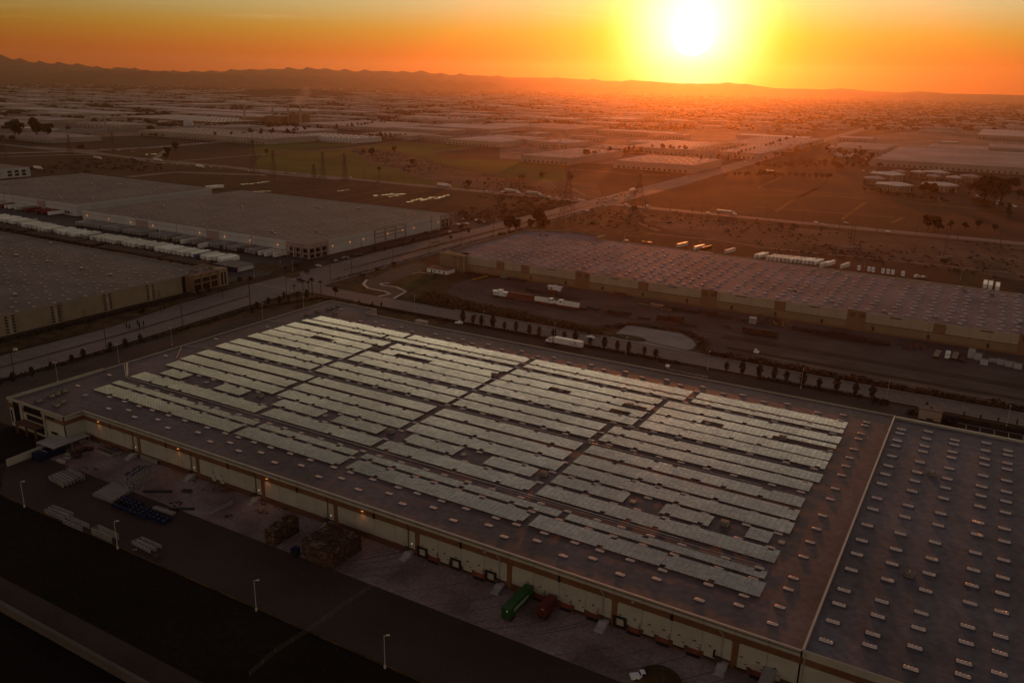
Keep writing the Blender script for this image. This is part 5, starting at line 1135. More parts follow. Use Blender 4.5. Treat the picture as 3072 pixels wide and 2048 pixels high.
for i in range(17): x=-8.4+i*1.05; b.box(x,x+.12,-1.56,1.56,1.1,4.5)
b.build('body',MT['rust'],bc); b=MB(); b.box(-1.4,1.4,-1.62,-1.5,1.2,4.3); b.build('door',MT['rust'],bc)
b=MB()
for q_ in (-6.3,6.3):
    b.box(q_-1.6,q_+1.6,-1,1,.5,1.1)
    for dx in (-.9,.9):
        for s in (-.75,.75): b.cyl((q_+dx,s,.5),.48,.15,10,'y')
b.build('bogie',MT['rustdark'],bc)
cab=empty('caboose',(-239.5,470,0),R(3)); tag(cab,'white boxy caboose with wide cupola standing apart near the ochre wall','railcar'); b=MB(); b.box(-4,4,-1.5,1.5,.9,3.6); b.build('body',MT['white'],cab); b=MB(); b.box(-5,5,-1.9,1.9,3.6,3.8); b.box(-1,1,-1,1,3.8,4.4); b.build('roof',MT['white'],cab); b=MB(); b.box(-2.8,-1.2,-1.55,-1.5,2,3); b.build('window',MT['glass'],cab)
# dark gondolas, wheel sets, panels and scrap, each lot its own thing
def lot(name,label,cat,k,x,y,L,w,h,mt,rz=0,style='box',grp=None,z=.06):
    a=W(k,x,y); r=random.Random(int(x*7+y)); b=MB()
    if style=='box': b.box(-L/2,L/2,-w/2,w/2,.5,h); b.box(-L/2+.3,L/2-.3,-w/2+.25,w/2-.25,h,h+.02,1); [b.box(-L/2+i*L/6,-L/2+i*L/6+.12,-w/2-.08,w/2+.08,.5,h) for i in range(7)]; b.box(-L/2+.5,L/2-.5,-.5,.5,0,.5,1)
    elif style=='wheels':
        n=int(L/1.4)
        for i in range(n):
            for j in range(int(w/2.2)):
                yy=-w/2+1.1+j*2.2; xx=-L/2+.7+i*1.4
                for s in (-.75,.75): b.cyl((xx,yy+s,.48),.47,.14,10,'y')
                b.cyl((xx,yy,.48),.1,1.5,5,'y')
                if h>1.2:
                    for s in (-.75,.75): b.cyl((xx,yy+s,1.35),.47,.14,10,'y',1)
    elif style=='stack':
        n=max(2,int(h/.45))
        for i in range(n): o_=r.uniform(-.1,.1); b.box(-L/2+o_,L/2+o_,-w/2+o_,w/2+o_,.1+i*h/n,.1+(i+.75)*h/n,i%2)
    elif style=='scrap':
        for i in range(int(L*w/2.2)): 
            xx,yy=r.uniform(-L/2,L/2),r.uniform(-w/2,w/2); p=(xx,yy,r.uniform(.1,h*.6)); d=(r.uniform(-1.2,1.2),r.uniform(-1.2,1.2),r.uniform(-.3,h*.5)); b.tube(p,(p[0]+d[0],p[1]+d[1],max(.1,p[2]+d[2])),r.uniform(.08,.3),n=5,mi=i%2)
    o=b.build(name,[MT[mt],MT['rustdark'] if mt not in('white','lumber','navy','rack') else MT['darkmetal' if mt!='lumber' else 'pallet']],None,(a[0],a[1],z),rz); return tag(o,label,cat,grp)
G_=(
('gondola_car','low dark gondola left of the apart caboose','railcar','x',1350,310,12,2.6,1.6,'rustdark',0,'box'),
('rail_tank','dark rust tank frame below the apart caboose','railcar','x',1660,345,6,2.6,2.3,'rust',0,'box'),
('wheel_sets','rust wheel sets below the apart caboose, right side','wheels','x',1830,400,9,4,1,'rustdark',0,'wheels'),
('wheel_sets','rust wheel sets lying right of the apart caboose','wheels','x',2020,438,10,2.4,1,'rustdark',0,'wheels'),
('gondola_car','short dark gondola just past the long locomotive','railcar','x',2165,600,6,2.5,1.2,'rustdark',0,'box'),
('panel_stack','stack of pale boards in the middle of the rail yard, left','boards','g',1270,1065,7,2.5,1.3,'lumber',-.05,'stack'),
('panel_stack','stack of pale boards in the middle of the rail yard, centre','boards','g',1385,1090,8,3,1.6,'lumber',0,'stack'),
('panel_stack','stack of pale boards in the middle of the rail yard, right','boards','g',1465,1112,7,2.6,1.1,'lumber',0,'stack'),
('gondola_car','low dark car row behind the centre board stack','railcar','g',1500,1105,9,2.6,1.3,'rustdark',0,'box'),
('gondola_car','low dark car right of the board stacks','railcar','g',1590,1122,9,2.6,1.3,'rustdark',0,'box'),
('gondola_car','low dark car nearer the rust cube stacks','railcar','g',1690,1138,9,2.6,1.3,'rustdark',0,'box'),
('timber_rack','yellowish timber rack past the locomotives','rack','g',960,1115,6,4,2.2,'lumber',.15,'stack'),
('gondola_car','dark ribbed gondola below the timber rack, left','railcar','g',1010,1150,8,2.6,2,'rustdark',0,'box'),
('gondola_car','dark ribbed gondola below the timber rack, right','railcar','g',1100,1160,7,2.6,2.2,'rustdark',0,'box'),
('sleeper_stack','dark sleeper stack above the turning apron','stack','g',820,1108,8,2.5,1.2,'rustdark',0,'stack'),
('sleeper_stack','dark sleeper stack near the apron fence','stack','g',1268,1195,8,2.2,1.1,'rustdark',0,'stack'),
('crate_stack','dark rust cube stack, smaller, above the turning apron','stack','g',1440,1205,7,4,3.0,'rustdark',0,'stack'),
('crate_stack','dark rust cube stack, larger with pale lids, above the turning apron','stack','g',1550,1215,8,5,3.6,'rust',0,'stack'),
('sleeper_stack','low dark stack right of the rust cubes','stack','g',1660,1255,9,2.4,1.2,'rustdark',0,'stack'),
('bogie_row','rust bogie row by the ochre wall, left','bogies','g',1065,988,9,3,2,'rust',0,'wheels'),
('bogie_block','dark bogie block, left, at the mauve warehouse foot','bogies','4',110,270,13,4,2.6,'rustdark',0,'wheels'),
('bogie_block','dark bogie block, second, at the mauve warehouse foot','bogies','4',245,315,14,4,2.0,'rustdark',0,'wheels'),
('scrap_heap','brown scrap heap right of the bogie blocks','scrap','4',520,365,16,5,2.6,'rust',0,'scrap'),
('scrap_heap','red machine parts piled beside the white shelter','scrap','4',920,420,14,7,5.5,'rust',0,'scrap'),
('scrap_heap','orange tangled parts right of the red machine parts','scrap','4',1070,440,12,7,4.6,'yellow',0,'scrap'),
('tank_car','dark flat tank car right of the orange parts','railcar','4',1375,510,12,3,2.2,'rustdark',0,'box'),
('scrap_heap','low thin scrap on the gravel below the white shelter','scrap','4',400,470,14,4,1.2,'rustdark',0,'scrap'),
('wheel_block','black wheel block with glints, first of the right group','wheels','4',1690,560,14,8,2.4,'darkmetal',0,'wheels'),
('wheel_block','black wheel block, second of the right group','wheels','4',1870,570,9,8,2.4,'darkmetal',0,'wheels'),
('wheel_block','black wheel block with glints, third of the right group','wheels','4',2035,620,13,9,2.4,'darkmetal',0,'wheels'),
('wheel_block','black wheel block with glints, fourth of the right group','wheels','l',950,70,10,8,2.4,'darkmetal',0,'wheels'),
('tank_car','dark tank row right of the wheel blocks','railcar','l',1060,90,11,5,1.8,'rustdark',0,'box'),
('frame_stack','brown steel frame stack right of the tank row','frames','l',1240,110,12,5,2.2,'rust',0,'scrap'),
('frame_stack','tall red steel frame stack nearest the flatbeds','frames','l',1330,150,7,7,5,'rust',0,'scrap'),
('frame_stack','orange-red steel frame stack at the ochre wall','frames','l',1440,150,8,6,4.5,'rust',0,'scrap'),
)
for t in G_: lot(*t)
lot('long_gondola','long dark rust gondola on the siding below the red machine parts','railcar','4',800,560,19,3,3.4,'rustdark',-.02,'box')
lot('shelter','small white-roofed rack beside the scrap heap','rack','4',710,395,4,3,3.2,'white',0,'stack'); a=W('4',755,805); 
o=(lambda m:(m.box(-1.2,1.2,-.9,.9,.3,1.2),m.box(-.9,.1,-.6,.6,1.2,2.1),m)[2])(MB()).build('buffer_stop',MT['white'],None,(a[0],a[1],.1)); tag(o,'white buffer stop at the left end of the near siding','buffer')
for i,(x,y) in enumerate(((690,240),(1035,280))): a=W('9',x,y,1.2); thing('flatbed_trailer',[('deck',TRC[0]),('chassis',TRC[1])],(a[0],a[1]+5.5,.05),R(88),'pale plank-decked flatbed trailer near the white stacks, %s from left'%ordn(i+1),'trailer','plank flatbeds')
a=W('9',1185,320,1.2); thing('flatbed_trailer',[('deck',TRF[0]),('chassis',TRF[1])],(a[0],a[1]+5.5,.05),R(88),'dark flatbed trailer right of the pale plank-decked ones','trailer')
a=W('9',890,300); tractor(a[0],a[1]+2,R(-92),'white tractor unit between the plank-decked flatbeds')
def stack_mesh(h,w=5.2,d=3.0):
    b=MB(); n=int(h/.7)
    for i in range(n): b.box(-w/2,w/2,-d/2,d/2,.15+i*.7,.72+i*.7,0)
    b.box(-w/2+.1,w/2-.1,-d/2+.1,d/2-.1,.1,.1+n*.7,1); return b.mesh('bundle',[MT['wall_white'],MT['darkmetal']])
for i,(x,y,h) in enumerate(((1340,292,6.3),(1470,325,5),(1585,420,4.3),(1760,370,3),(1905,415,3.5),(2060,455,3.5),(2225,495,3.5))): a=W('9',x,y); o=inst(stack_mesh(h*.8,3.5 if i>1 else 3.2),'bundle_stack',None,(a[0],a[1]+2,.05)); tag(o,'white wrapped bundle stack at the right end of the rail yard, %s from left'%ordn(i+1),'stack','white wrapped bundle stacks')
# yellow plant row
b=MB(); b.box(-1.6,.4,-.8,.8,.6,1.5); b.box(.4,1.4,-.6,.6,.6,1.1); b.build; ym=b.mesh('body',[MT['yellow']])
b=MB(); b.box(-1.2,-.2,-.6,.6,1.5,2.5); yc=b.mesh('cab',[MT['glass']])
b=MB(); [b.cyl((x,s,.5),.5,.35,10,'y') for x in (-1.1,1.0) for s in (-.8,.8)]; yw=b.mesh('wheels',[MT['black']])
for i in range(6): a=W('x',350+i*42,125-i*11); thing('loader',[('body',ym),('cab',yc),('wheel_pair',yw)],(a[0],a[1],.06),R(-75),'yellow wheeled loader in the row by the loop track, %s from left'%ordn(i+1),'loader','yellow loaders in a row')
# ------------------------------------------------------------------ goods in the near yard
def rack_mesh(L,w,h,lv):
    b=MB()
    for s in (-w/2,w/2):
        for z in [.15+h*i/lv for i in range(lv+1)]: b.box(-L/2,L/2,s-.09,s+.09,z,z+.16)
        n=int(L/1.4)
        for i in range(n+1): x=-L/2+i*L/n; b.box(x-.05,x+.05,s-.06,s+.06,.1,h+.15); 
        for i in range(n): x=-L/2+i*L/n; b.tube((x,s,.2),(x+L/n,s,h),.045,n=4)
    for i in range(int(L/1.4)+1): x=-L/2+i*1.4; b.box(x-.06,x+.06,-w/2,w/2,h+.1,h+.2)
    return b.mesh('upright_bundle',[MT['rack']])
RM={}
def rack(k,x0,y0,x1,y1,w,h,lv,label,grp='bundles of white rack frames in the yard'):
    a,c=W(k,x0,y0),W(k,x1,y1); L=math.hypot(c[0]-a[0],c[1]-a[1]); key=(round(L),w,h,lv)
    if key not in RM: RM[key]=rack_mesh(max(2,L),w,h,lv)
    o=inst(RM[key],'rack_bundle',None,((a[0]+c[0])/2,(a[1]+c[1])/2,.04),math.atan2(c[1]-a[1],c[0]-a[0])); return tag(o,label,'rack frames',grp)
n=0
for i in range(4): rack('6',20+i*45,285-i*17,205+i*40,385-i*20,1.5,1.2,2,'white rack frame bundle, %s of the flat group at the yard left'%ordn(i+1))
rack('6',230,200,425,300,1.0,1.6,2,'single white rack frame bundle standing off at the yard left')
for i in range(8): rack('6',565+i*32,500-i*19,815+i*30,590-i*17,.8,1.0,2,'white rack frame bundle, %s of the eight laid side by side'%ordn(i+1))
for i in range(3): rack('6',930+i*52,335-i*0+ (i*0),1010+i*10,430-i*4,1.2,1.1,2,'short white rack frame bundle, %s by the tall racks'%ordn(i+1))
for i in range(2): rack('6',1055-i*50,405-i*28,1320-i*70,250-i*42,2.2,3.0,4,'tall white racking bundle, %s of two before the blue crates'%ordn(i+1))
for i in range(2): rack('6',0-30+i*40,708-i*30,215+i*60,812-i*35,1.5,1.2,2,'white rack frame bundle by the left yard lamp, %s'%('nearer' if i==0 else 'farther'))
rack('6',215,830,460,935,2.2,1.3,2,'white rack frame bundle along the kerb, right of the left lamp')
rack('6',580,965,835,1080,2.2,1.9,3,'tall white rack frame bundle along the kerb')
rack('6',1070,1100,1305,1220,1.2,.9,2,'white rack frame bundle at the second lamp, nearer'); rack('6',1140,1075,1390,1185,1.6,.9,2,'white rack frame bundle at the second lamp, farther')
for i in range(2): rack('6',1315+i*30,665-i*12,1565+i*25,748-i*14,.5,.5,1,'thin white rack beam near the blue crates, %s'%('first' if i==0 else 'second'))
rack('6',2040,735,2331,590,.8,.5,1,'long thin white rack ladder lying on the concrete')
for i,(x0,y0,x1,y1) in enumerate(((1440,1130,1700,1215),(1640,1300,1900,1395),(1740,1270,2010,1365),(1270,1100,1390,1160))):
    a,c=W('u',x0,y0),W('u',x1,y1); L=math.hypot(c[0]-a[0],c[1]-a[1]); b=MB()
    for z in (.1,.65): b.box(-L/2,L/2,-.9,.9,z,z+.4)
    b.box(-L/2+.1,L/2-.1,-.8,.8,.05,1.1,1); o=b.build('panel_bundle',[MT['rack'],MT['darkmetal']],None,((a[0]+c[0])/2,(a[1]+c[1])/2,.04),math.atan2(c[1]-a[1],c[0]-a[0])); tag(o,'long pale panel bundle beside the wall, %s from the corner office'%ordn(i+1),'bundle','pale panel bundles')
a,c=W('6',1170,15),W('6',1400,95); b=MB(); b.box(-4.5,4.5,-.8,.8,.1,1.5); [b.box(-4.5+i,-4.4+i,-.85,.85,.1,1.5,1) for i in range(10)]; tag(b.build('panel_bundle',[MT['rack'],MT['darkmetal']],None,((a[0]+c[0])/2,(a[1]+c[1])/2,.04),math.atan2(c[1]-a[1],c[0]-a[0])),'long pale panel bundle at the foot of the first pier','bundle')
i=0
for (x,y,nx,ny) in ((960,545,4,3),(880,600,3,2),(1110,650,4,3),(1310,740,4,2)):
    for p in range(nx):
        for q_ in range(ny):
            a=W('6',x+p*60-q_*40,y+p*22-(-q_)*28); i+=1; b=MB(); b.box(-1.2,1.2,-.9,.9,.05,.75); b.box(-1.25,1.25,-.95,-.8,.75,.85); b.box(-.3,.0,-.1,.1,.75,.8,1)
            o=b.build('crate',[MT['navy'],MT['rack']],None,(a[0],a[1],.04),.0); tag(o,'navy blue crate in the group by the white racks, %s in rows'%ordn(i),'crate','navy crates in the yard')
for i,(x,y) in enumerate(((1060,300),(1140,250),(1200,215))): b=MB(); b.box(-2,2,-1,1,.05,2.6); o=b.build('crate',[MT['navy']],None,(*W('6',x,y),.04),.5); tag(o,'navy crate stack behind the tall racks, %s from left'%ordn(i+1),'crate','navy crate stacks')
# open shed, blue bins, corner junk
a=W('u',1080,1230); sh=empty('lean_to_shed',(a[0],a[1],0)); tag(sh,'flat white-roofed shed beside the cream screen wall','shed')
b=MB(); b.box(-5.2,5.2,-7,7,3.0,3.2); b.build('roof',MT['galv'],sh); b=MB(); [b.box(x-.1,x+.1,y-.1,y+.1,0,3) for x in (-5,5) for y in (-6.8,0,6.8)]; b.build('post',MT['galv'],sh); b=MB(); b.box(-5,-4.9,-6.8,6.8,0,3); b.build('wall',MT['wall_far'],sh)
for i in range(2):
    b=MB(); b.box(-2,2,-3.2,3.2,.1,2.6); b.box(-2.05,2.05,-.1,.1,2.6,2.7,1); [b.box(-2.06,2.06,-3+j,-2.9+j,.2,2.62) for j in range(7)]; a=W('u',720+i*160,1400-i*50); tag(b.build('skip_container',[MT['navy'],MT['rack']],None,(a[0]+1,a[1],.04)),'navy skip container beside the white-roofed shed, %s'%('nearer the gate' if i==0 else 'nearer the shed'),'skip','navy skips')
for i,(x,y) in enumerate(((1010,1475),(1060,1500),(1130,1440),(1150,1370))): b=MB(); b.box(-1,1,-.6,.6,.05,.7); b.box(-.9,.9,-.5,.5,.7,.75,1); tag(b.build('panel_box',[MT['rack'],MT['galv']],None,(*W('u',x,y),.04),.5),'small white box by the navy skips, %s from left'%ordn(i+1),'box','small white boxes')
for i,(x,y) in enumerate(((1240,1360),(1330,1330),(1420,1290),(1500,1290),(1300,1410))): lot('tarp_pile','black tarpaulined pile in front of the shed, %s from left'%ordn(i+1),'pile','u',x,y,2.4,1.8,1.2,'darkpaint',.4,'stack','black tarpaulined piles')
# pallet stacks
def pal(n,seed):
    r=random.Random(seed); b=MB(); z=0
    for i in range(n):
        j=r.uniform(-.05,.05); mi=0 if r.random()<.7 else 1
        for s in (-.45,0,.45): b.box(-.58+j,.58+j,s-.05,s+.05,z,z+.09,mi)
        for q_ in range(4): x=-.58+q_*.31; b.box(x+j,x+.2+j,-.5,.5,z+.09,z+.12,mi)
        z+=.148
    return b.mesh('pallet_stack',[MT['pallet'],MT['pallet2']])
PAL=[pal(n,s) for s,n in enumerate((33,34,35,33,36,32))]
rp=random.Random(9); A0,A1=W('w',250,1010),W('w',680,760); n=0
for (x0,y0,nx,ny,lab,grp) in ((A0[0]-.6,A0[1]+.5,3,9,'stack of wooden pallets in the narrow pallet block','pallet stacks, narrow block'),):
    for i in range(nx):
        for j in range(ny): o=inst(rp.choice(PAL),'pallet_stack',None,(x0-i*1.28+rp.uniform(-.04,.04),y0+j*1.12,.04),rp.uniform(-.03,.03)); tag(o,lab,'pallets',grp)
c=W('w',1240,1400); 
for i in range(10):
    for j in range(11):
        if i>7 and j<1: continue
        o=inst(rp.choice(PAL),'pallet_stack',None,(c[0]-.8-i*1.27+rp.uniform(-.04,.04),c[1]+.6+j*1.11,.04),rp.uniform(-.04,.04)); tag(o,'stack of wooden pallets in the broad square pallet block','pallets','pallet stacks, broad block')
# debris lots
for t in (
('machine_parts','brown machine parts heaped before the second pier','scrap','6',2110,440,10,4,2.2,'rust',.4,'scrap'),('machine_parts','flat frames and boards beside the dock stair','scrap','6',1890,300,5,3,.9,'rustdark',.4,'scrap'),('blue_tarp','crumpled blue tarp on the concrete','tarp','6',1740,445,3,2,.5,'bluepaint',.4,'stack'),
('machine_parts','small brown drum group near the blue tarp','scrap','6',1790,470,3,2,1.2,'rust',.2,'scrap'),('machine_parts','dark frames near the blue crates','scrap','6',1570,600,6,3,.9,'darkmetal',.3,'scrap'),('machine_parts','yellow and brown frames near the long rack ladder','scrap','6',2230,770,6,3,1.1,'rust',.3,'scrap'),
('machine_parts','dark wrapped machine below the third pier','scrap','w',90,290,5,2.5,1,'darkmetal',.3,'scrap'),('machine_parts','dark heap right of the wrapped machine','scrap','w',330,370,6,2.5,1.2,'darkpaint',.3,'scrap'),('machine_parts','rusty heap left of the narrow pallet block','scrap','w',60,420,7,3,1,'rust',.3,'scrap'),
('timber_offcuts','orange timber offcuts at the kerb by the second lamp','timber','6',1100,1200,5,1.5,.4,'lumber',-.1,'scrap'),('crate','low brown crate right of the second yard lamp','crate','6',1350,1295,1.6,1.2,1.0,'pallet',0,'stack'),('debris','low brown litter between the racks','scrap','6',500,150,8,2,.6,'rust',.3,'scrap'),
('green_bin','dark green bin at the corner of the broad pallet block','bin','w',600,1150,2,2,2.4,'navy',0,'stack'),
('navy_beam','long navy beam bundle lying on the concrete','beam','6',1370,450,9,.8,.7,'navy',.55,'stack'),('navy_beam','navy beam bundle right of the thin rack beams','beam','6',1650,670,9,.8,.7,'navy',.55,'stack'),
): lot(*t)
b=MB(); a,c=W('v',150,480),W('v',-420,900)
# movable rail fence across the yard and wire fences
def fence(pts,h,label,mt='darkmetal',sp=4,name='wire_fence'):
    r=empty(name,(pts[0][0],pts[0][1],0)); tag(r,label,'fence'); b=MB(); pb=MB(); ox,oy=pts[0]
    for p,q_ in zip(pts,pts[1:]):
        d=math.hypot(q_[0]-p[0],q_[1]-p[1]); n=max(1,int(d/sp))
        for z in (h,h*.55,.15): b.tube((p[0]-ox,p[1]-oy,z),(q_[0]-ox,q_[1]-oy,z),.02,n=4)
        for i in range(n+1): x=p[0]+(q_[0]-p[0])*i/n-ox; y=p[1]+(q_[1]-p[1])*i/n-oy; pb.tube((x,y,0),(x,y,h+.1),.03,n=4)
    b.build('rail',MT[mt],r); pb.build('posts' if 0 else 'post_row',MT[mt],r); return r
fence([W('n',1240,640),W('n',1200,690),W('n',1080,760),W('n',1000,790)],1.4,'dark folding barrier trailing from the dock stair over the concrete')
fence([W('n',970,810),W('n',700,990),W('n',460,1165),W('n',200,1330),W('n',0,1510)],1.2,'thin wire fence slanting over the dark asphalt and field','wall_far')
fence([(-250,377),(-120,376.2),(-119,376)],1.8,'dark wire fence inside the street hedge, left of the gate'); fence([(-85,376),(-36,376)],1.8,'dark wire fence inside the street hedge, right of the gate')
fence([W('g',960,1350),W('g',1130,1215),W('g',1600,1290),W('g',1740,1370),W('g',1660,1440)],1.9,'rust wire fence wrapping the pale turning apron','rust')
fence([W('f',1290,1000),W('f',1400,940),W('f',1840,800)],1.8,'yellowish fence between the drive lawn and the brush','wall_ochre')
for i,(k,x0,y0,x1,y1,l) in enumerate((('k',1585,250,1790,320,'sliding steel gate at the middle yard entrance'),('l',1215,600,1460,660,'sliding steel gate left of the cream gatehouse'))): fence([W(k,x0,y0),W(k,x1,y1)],2,l,name='gate')
for i,(k,x,y) in enumerate((('k',1485,300),('k',1470,296))): a=W(k,x,y); tag((lambda m:(m.box(-.4,.4,-1,1,.2,1),m)[1])(MB()).build('barrier_block',MT['white'],None,(a[0],a[1],.05)),'white barrier block near the gate, %s from left'%ordn(2-i),'block','white barrier blocks')
for i in range(4): a=W('k',1530+i*80,332+i*16); tag((lambda m:(m.box(-3.6,3.6,-.35,.35,0,.8),m.box(-3.6,3.6,-.5,.5,0,.3),m)[2])(MB()).build('traffic_barrier',MT['conc_light'],None,(a[0],a[1],.04),-.06),'long low white barrier before the gate, %s from left'%ordn(i+1),'barrier','white barriers before the gate')
# round planter-like pile and loader at bottom edge
a=W('o',1250,1545); mp_=empty('soil_pile',(a[0],a[1],0)); tag(mp_,'round brown mound at the bottom edge of the yard','mound'); b=MB(); b.tube((0,0,0),(0,0,1.2),5.2,3.9,20); b.tube((0,0,1.2),(0,0,1.7),3.9,1.6,20); b.build('heap',MT['verge'],mp_)
a=W('o',1110,1530); car('white pickup',a[0],a[1],R(40),'white-topped pickup at the bottom edge next to the brown mound')
# ------------------------------------------------------------------ poles
def lamp_mesh(h,two):
    b=MB(); b.tube((0,0,.7),(0,0,h),.11,.07,6); b.cyl((0,0,0),.3,.75,8); pole=b.mesh('pole',[MT['pole']]); b=MB()
    for s in ((-1,1) if two else (1,)): b.box(min(0,s*1.1),max(0,s*1.1),-.05,.05,h-.15,h-.05); b.box(s*.9-.4,s*.9+.4,-.22,.22,h-.12,h+.08)
    return pole,b.mesh('lamp_head',[MT['pole']])
LM={(h,t):lamp_mesh(h,t) for h,t in ((8.9,0),(9.2,1),(9.0,0),(7.5,0))}
def lampost(x,y,h,two,label,grp,rz=0): p,hd=LM[(h,two)]; return thing('light_pole',[('pole',p),('lamp_head',hd)],(x,y,0),rz,label,'light pole',grp)
for i,x in enumerate((-247,-201.5,-146.2,-104.8)): lampost(x,126.3,8.9,0,'pale light pole along the dark yard kerb, %s from left'%ordn(i+1),'light poles on the yard kerb',R(40))
for i,(k,x,y) in enumerate((('i',512,430),('i',1050,258),('i',1520,105),('f',113,1195),('f',474,1090))): a=W(k,x,y); lampost(a[0],a[1],9.2,1,'double-headed light pole on the west lot, %s from left'%ordn(i+1),'light poles on the west lot')
for i,(k,x,y) in enumerate((('f',1453,1125),('f',2057,1265),('g',477,1378),('k',1108,185),('k',1830,320),('l',383,485),('l',1137,595),('l',2195,825))): a=W(k,x,y); lampost(a[0],a[1],9.0,0,'light pole by the street pines behind the solar roof, %s from left'%ordn(i+1),'light poles along the street hedge',R(90))
for i,(k,x,y) in enumerate((('2',1240,1010),('2',1975,850),('2',2140,950),('2',1625,1040),('5',790,595),('5',1780,700),('g',1755,590),('h',172,640),('h',945,740),('h',1790,850))): a=W(k,x,y); lampost(a[0],a[1],7.5,0,'thin light pole at a neighbouring lot, %s from left'%ordn(i+1),'light poles at neighbouring lots')
def upole_mesh(h,arms):
    b=MB(); b.tube((0,0,0),(0,0,h),.2,.12,6); p=b.mesh('pole',[MT['pole_wood']]); b=MB()
    for i in range(arms): z=h-.5-i*1.3; b.box(-1.6,1.6,-.08,.08,z,z+.15)
    return p,(b.mesh('crossarm',[MT['pole_wood']]) if arms else None)
UP={(h,a):upole_mesh(h,a) for h,a in ((18,0),(14,0),(13,5),(12,0))}
def upole(x,y,h,a,label,grp='tall dark poles along the avenue'): p,c=UP[(h,a)]; return thing('utility_pole',[('pole',p)]+([('crossarm',c)] if c else []),(x,y,0),R(90),label,'utility pole',grp)
pp=[('i',125,360),('i',940,135),('f',5,1075),('f',325,995),('f',710,885),('f',900,820),('f',1262,715),('f',1578,625),('f',1862,540),('f',2145,470),('f',2270,440),('g',65,440),('g',268,380),('g',395,345),('e',1565,1500),('e',1905,1260),('e',2140,1325)]
for i,(k,x,y) in enumerate(sorted(pp,key=lambda t:K[t[0]][0]+t[1]/K[t[0]][2])): a=W(k,x,y); upole(a[0],a[1],18 if i%2==0 else 14,0,'tall dark pole beside the avenue, %s from left'%ordn(i+1))
for i,(k,x,y) in enumerate((('2',375,1500),('e',740,1560),('f',985,660),('f',1600,430),('e',540,1500))): a=W(k,x,y); upole(a[0],a[1],13,5,'utility pole with five crossarms beyond the avenue, %s from left'%ordn(i+1),'multi-arm poles west of the avenue')
pp=[('g',1500,255),('g',1687,330),('g',1775,280),('g',2058,305),('h',80,310),('h',395,370),('h',722,400),('h',1050,430),('h',1400,465),('h',1760,505),('h',2140,535),('b',1355,1195),('b',1590,1215),('b',1845,1240),('b',1013,1150),('b',2065,1260),('g',1095,190),('g',765,150),('b',320,1090),('b',570,1115)]
for i,(k,x,y) in enumerate(sorted(pp,key=lambda t:K[t[0]][0]+t[1]/K[t[0]][2])): a=W(k,x,y); upole(a[0],a[1],14,0,'thin dark pole along the cross highway, %s from left'%ordn(i+1),'poles along the cross highway')
# lattice pylons
def pylon_mesh(h,w,arms,lean=0):
    b=MB(); lv=9; pts=[]
    for i in range(lv+1): t=i/lv; pts.append((h*t,w/2*(1-t)**1.25+.7))
    for (z0,a),(z1,c) in zip(pts,pts[1:]):
        C0=[(-a,-a,z0),(a,-a,z0),(a,a,z0),(-a,a,z0)]; C1=[(-c,-c,z1),(c,-c,z1),(c,c,z1),(-c,c,z1)]
        for i in range(4): j=(i+1)%4; b.tube(C0[i],C1[i],.2,n=4,cap=False); b.tube(C0[i],C1[j],.09,n=3,cap=False); b.tube(C0[j],C1[i],.09,n=3,cap=False); b.tube(C1[i],C1[j],.08,n=3,cap=False)
    tower=b.mesh('lattice',[MT['steel_pylon']]); b=MB()
    for i in range(arms):
        z=h*(.97-i*.13); L=h*.11*(1+.25*(i==1))
        for s in (-1,1): b.tube((0,0,z+1.2),(0,s*L,z),.12,n=4); b.tube((0,0,z-.8),(0,s*L,z),.1,n=4); b.tube((0,s*L,z),(0,s*L,z-2),.1,n=4)
    return tower,b.mesh('crossarm',[MT['steel_pylon']])
for (k,x,y,h,w,ar,l) in (('g',592,335,49,13,3,'tallest lattice pylon straddling the avenue near the junction'),('g',1215,260,40,15,2,'squat lattice pylon right of the junction'),('b',45,1180,54,9,4,'tall dark pylon above the bright puddle, left'),('b',215,1130,36,6,2,'small pylon right of the tall dark one'),('b',648,1150,36,5,3,'slim pylon at the green field, left of two'),('b',840,1165,36,5,3,'slim pylon at the green field, right of two'),('a',55,1140,38,7,3,'pylon at the left edge by the interchange'),('a',625,1100,36,6,3,'pylon near the interchange, second from left'),('a',1005,1060,34,6,3,'pylon near the interchange, third from left'),('b',565,1130,18,4,2,'short pylon just left of the slim pair')):
    a=W(k,x,y); m=pylon_mesh(h,w,ar); thing('pylon',[('lattice',m[0]),('crossarm',m[1])],(a[0],a[1],0),R(8),l,'pylon','lattice power pylons')
for i,(k,x,y) in enumerate((('h',830,560),('h',1650,650))):
    a=W(k,x,y); r=empty('pylon',(a[0],a[1],0)); tag(r,'twin-post pylon on pale footings in the sandy strip, %s'%('left' if i==0 else 'right'),'pylon','twin-post pylons')
    for s in (-2.6,2.6):
        b=MB(); b.tube((s*.3,s,0),(s*.3,s,24),.28,.18,6); b.build('post',MT['steel_pylon'],r); b=MB(); b.box(s*.6-4,s*.6+4,s*1.5-1.2,s*1.5+1.2,0,.5); b.build('footing',MT['conc_light'],r)
    b=MB(); b.box(-.1,.1,-7,7,21,21.3); b.build('crossarm',MT['steel_pylon'],r)
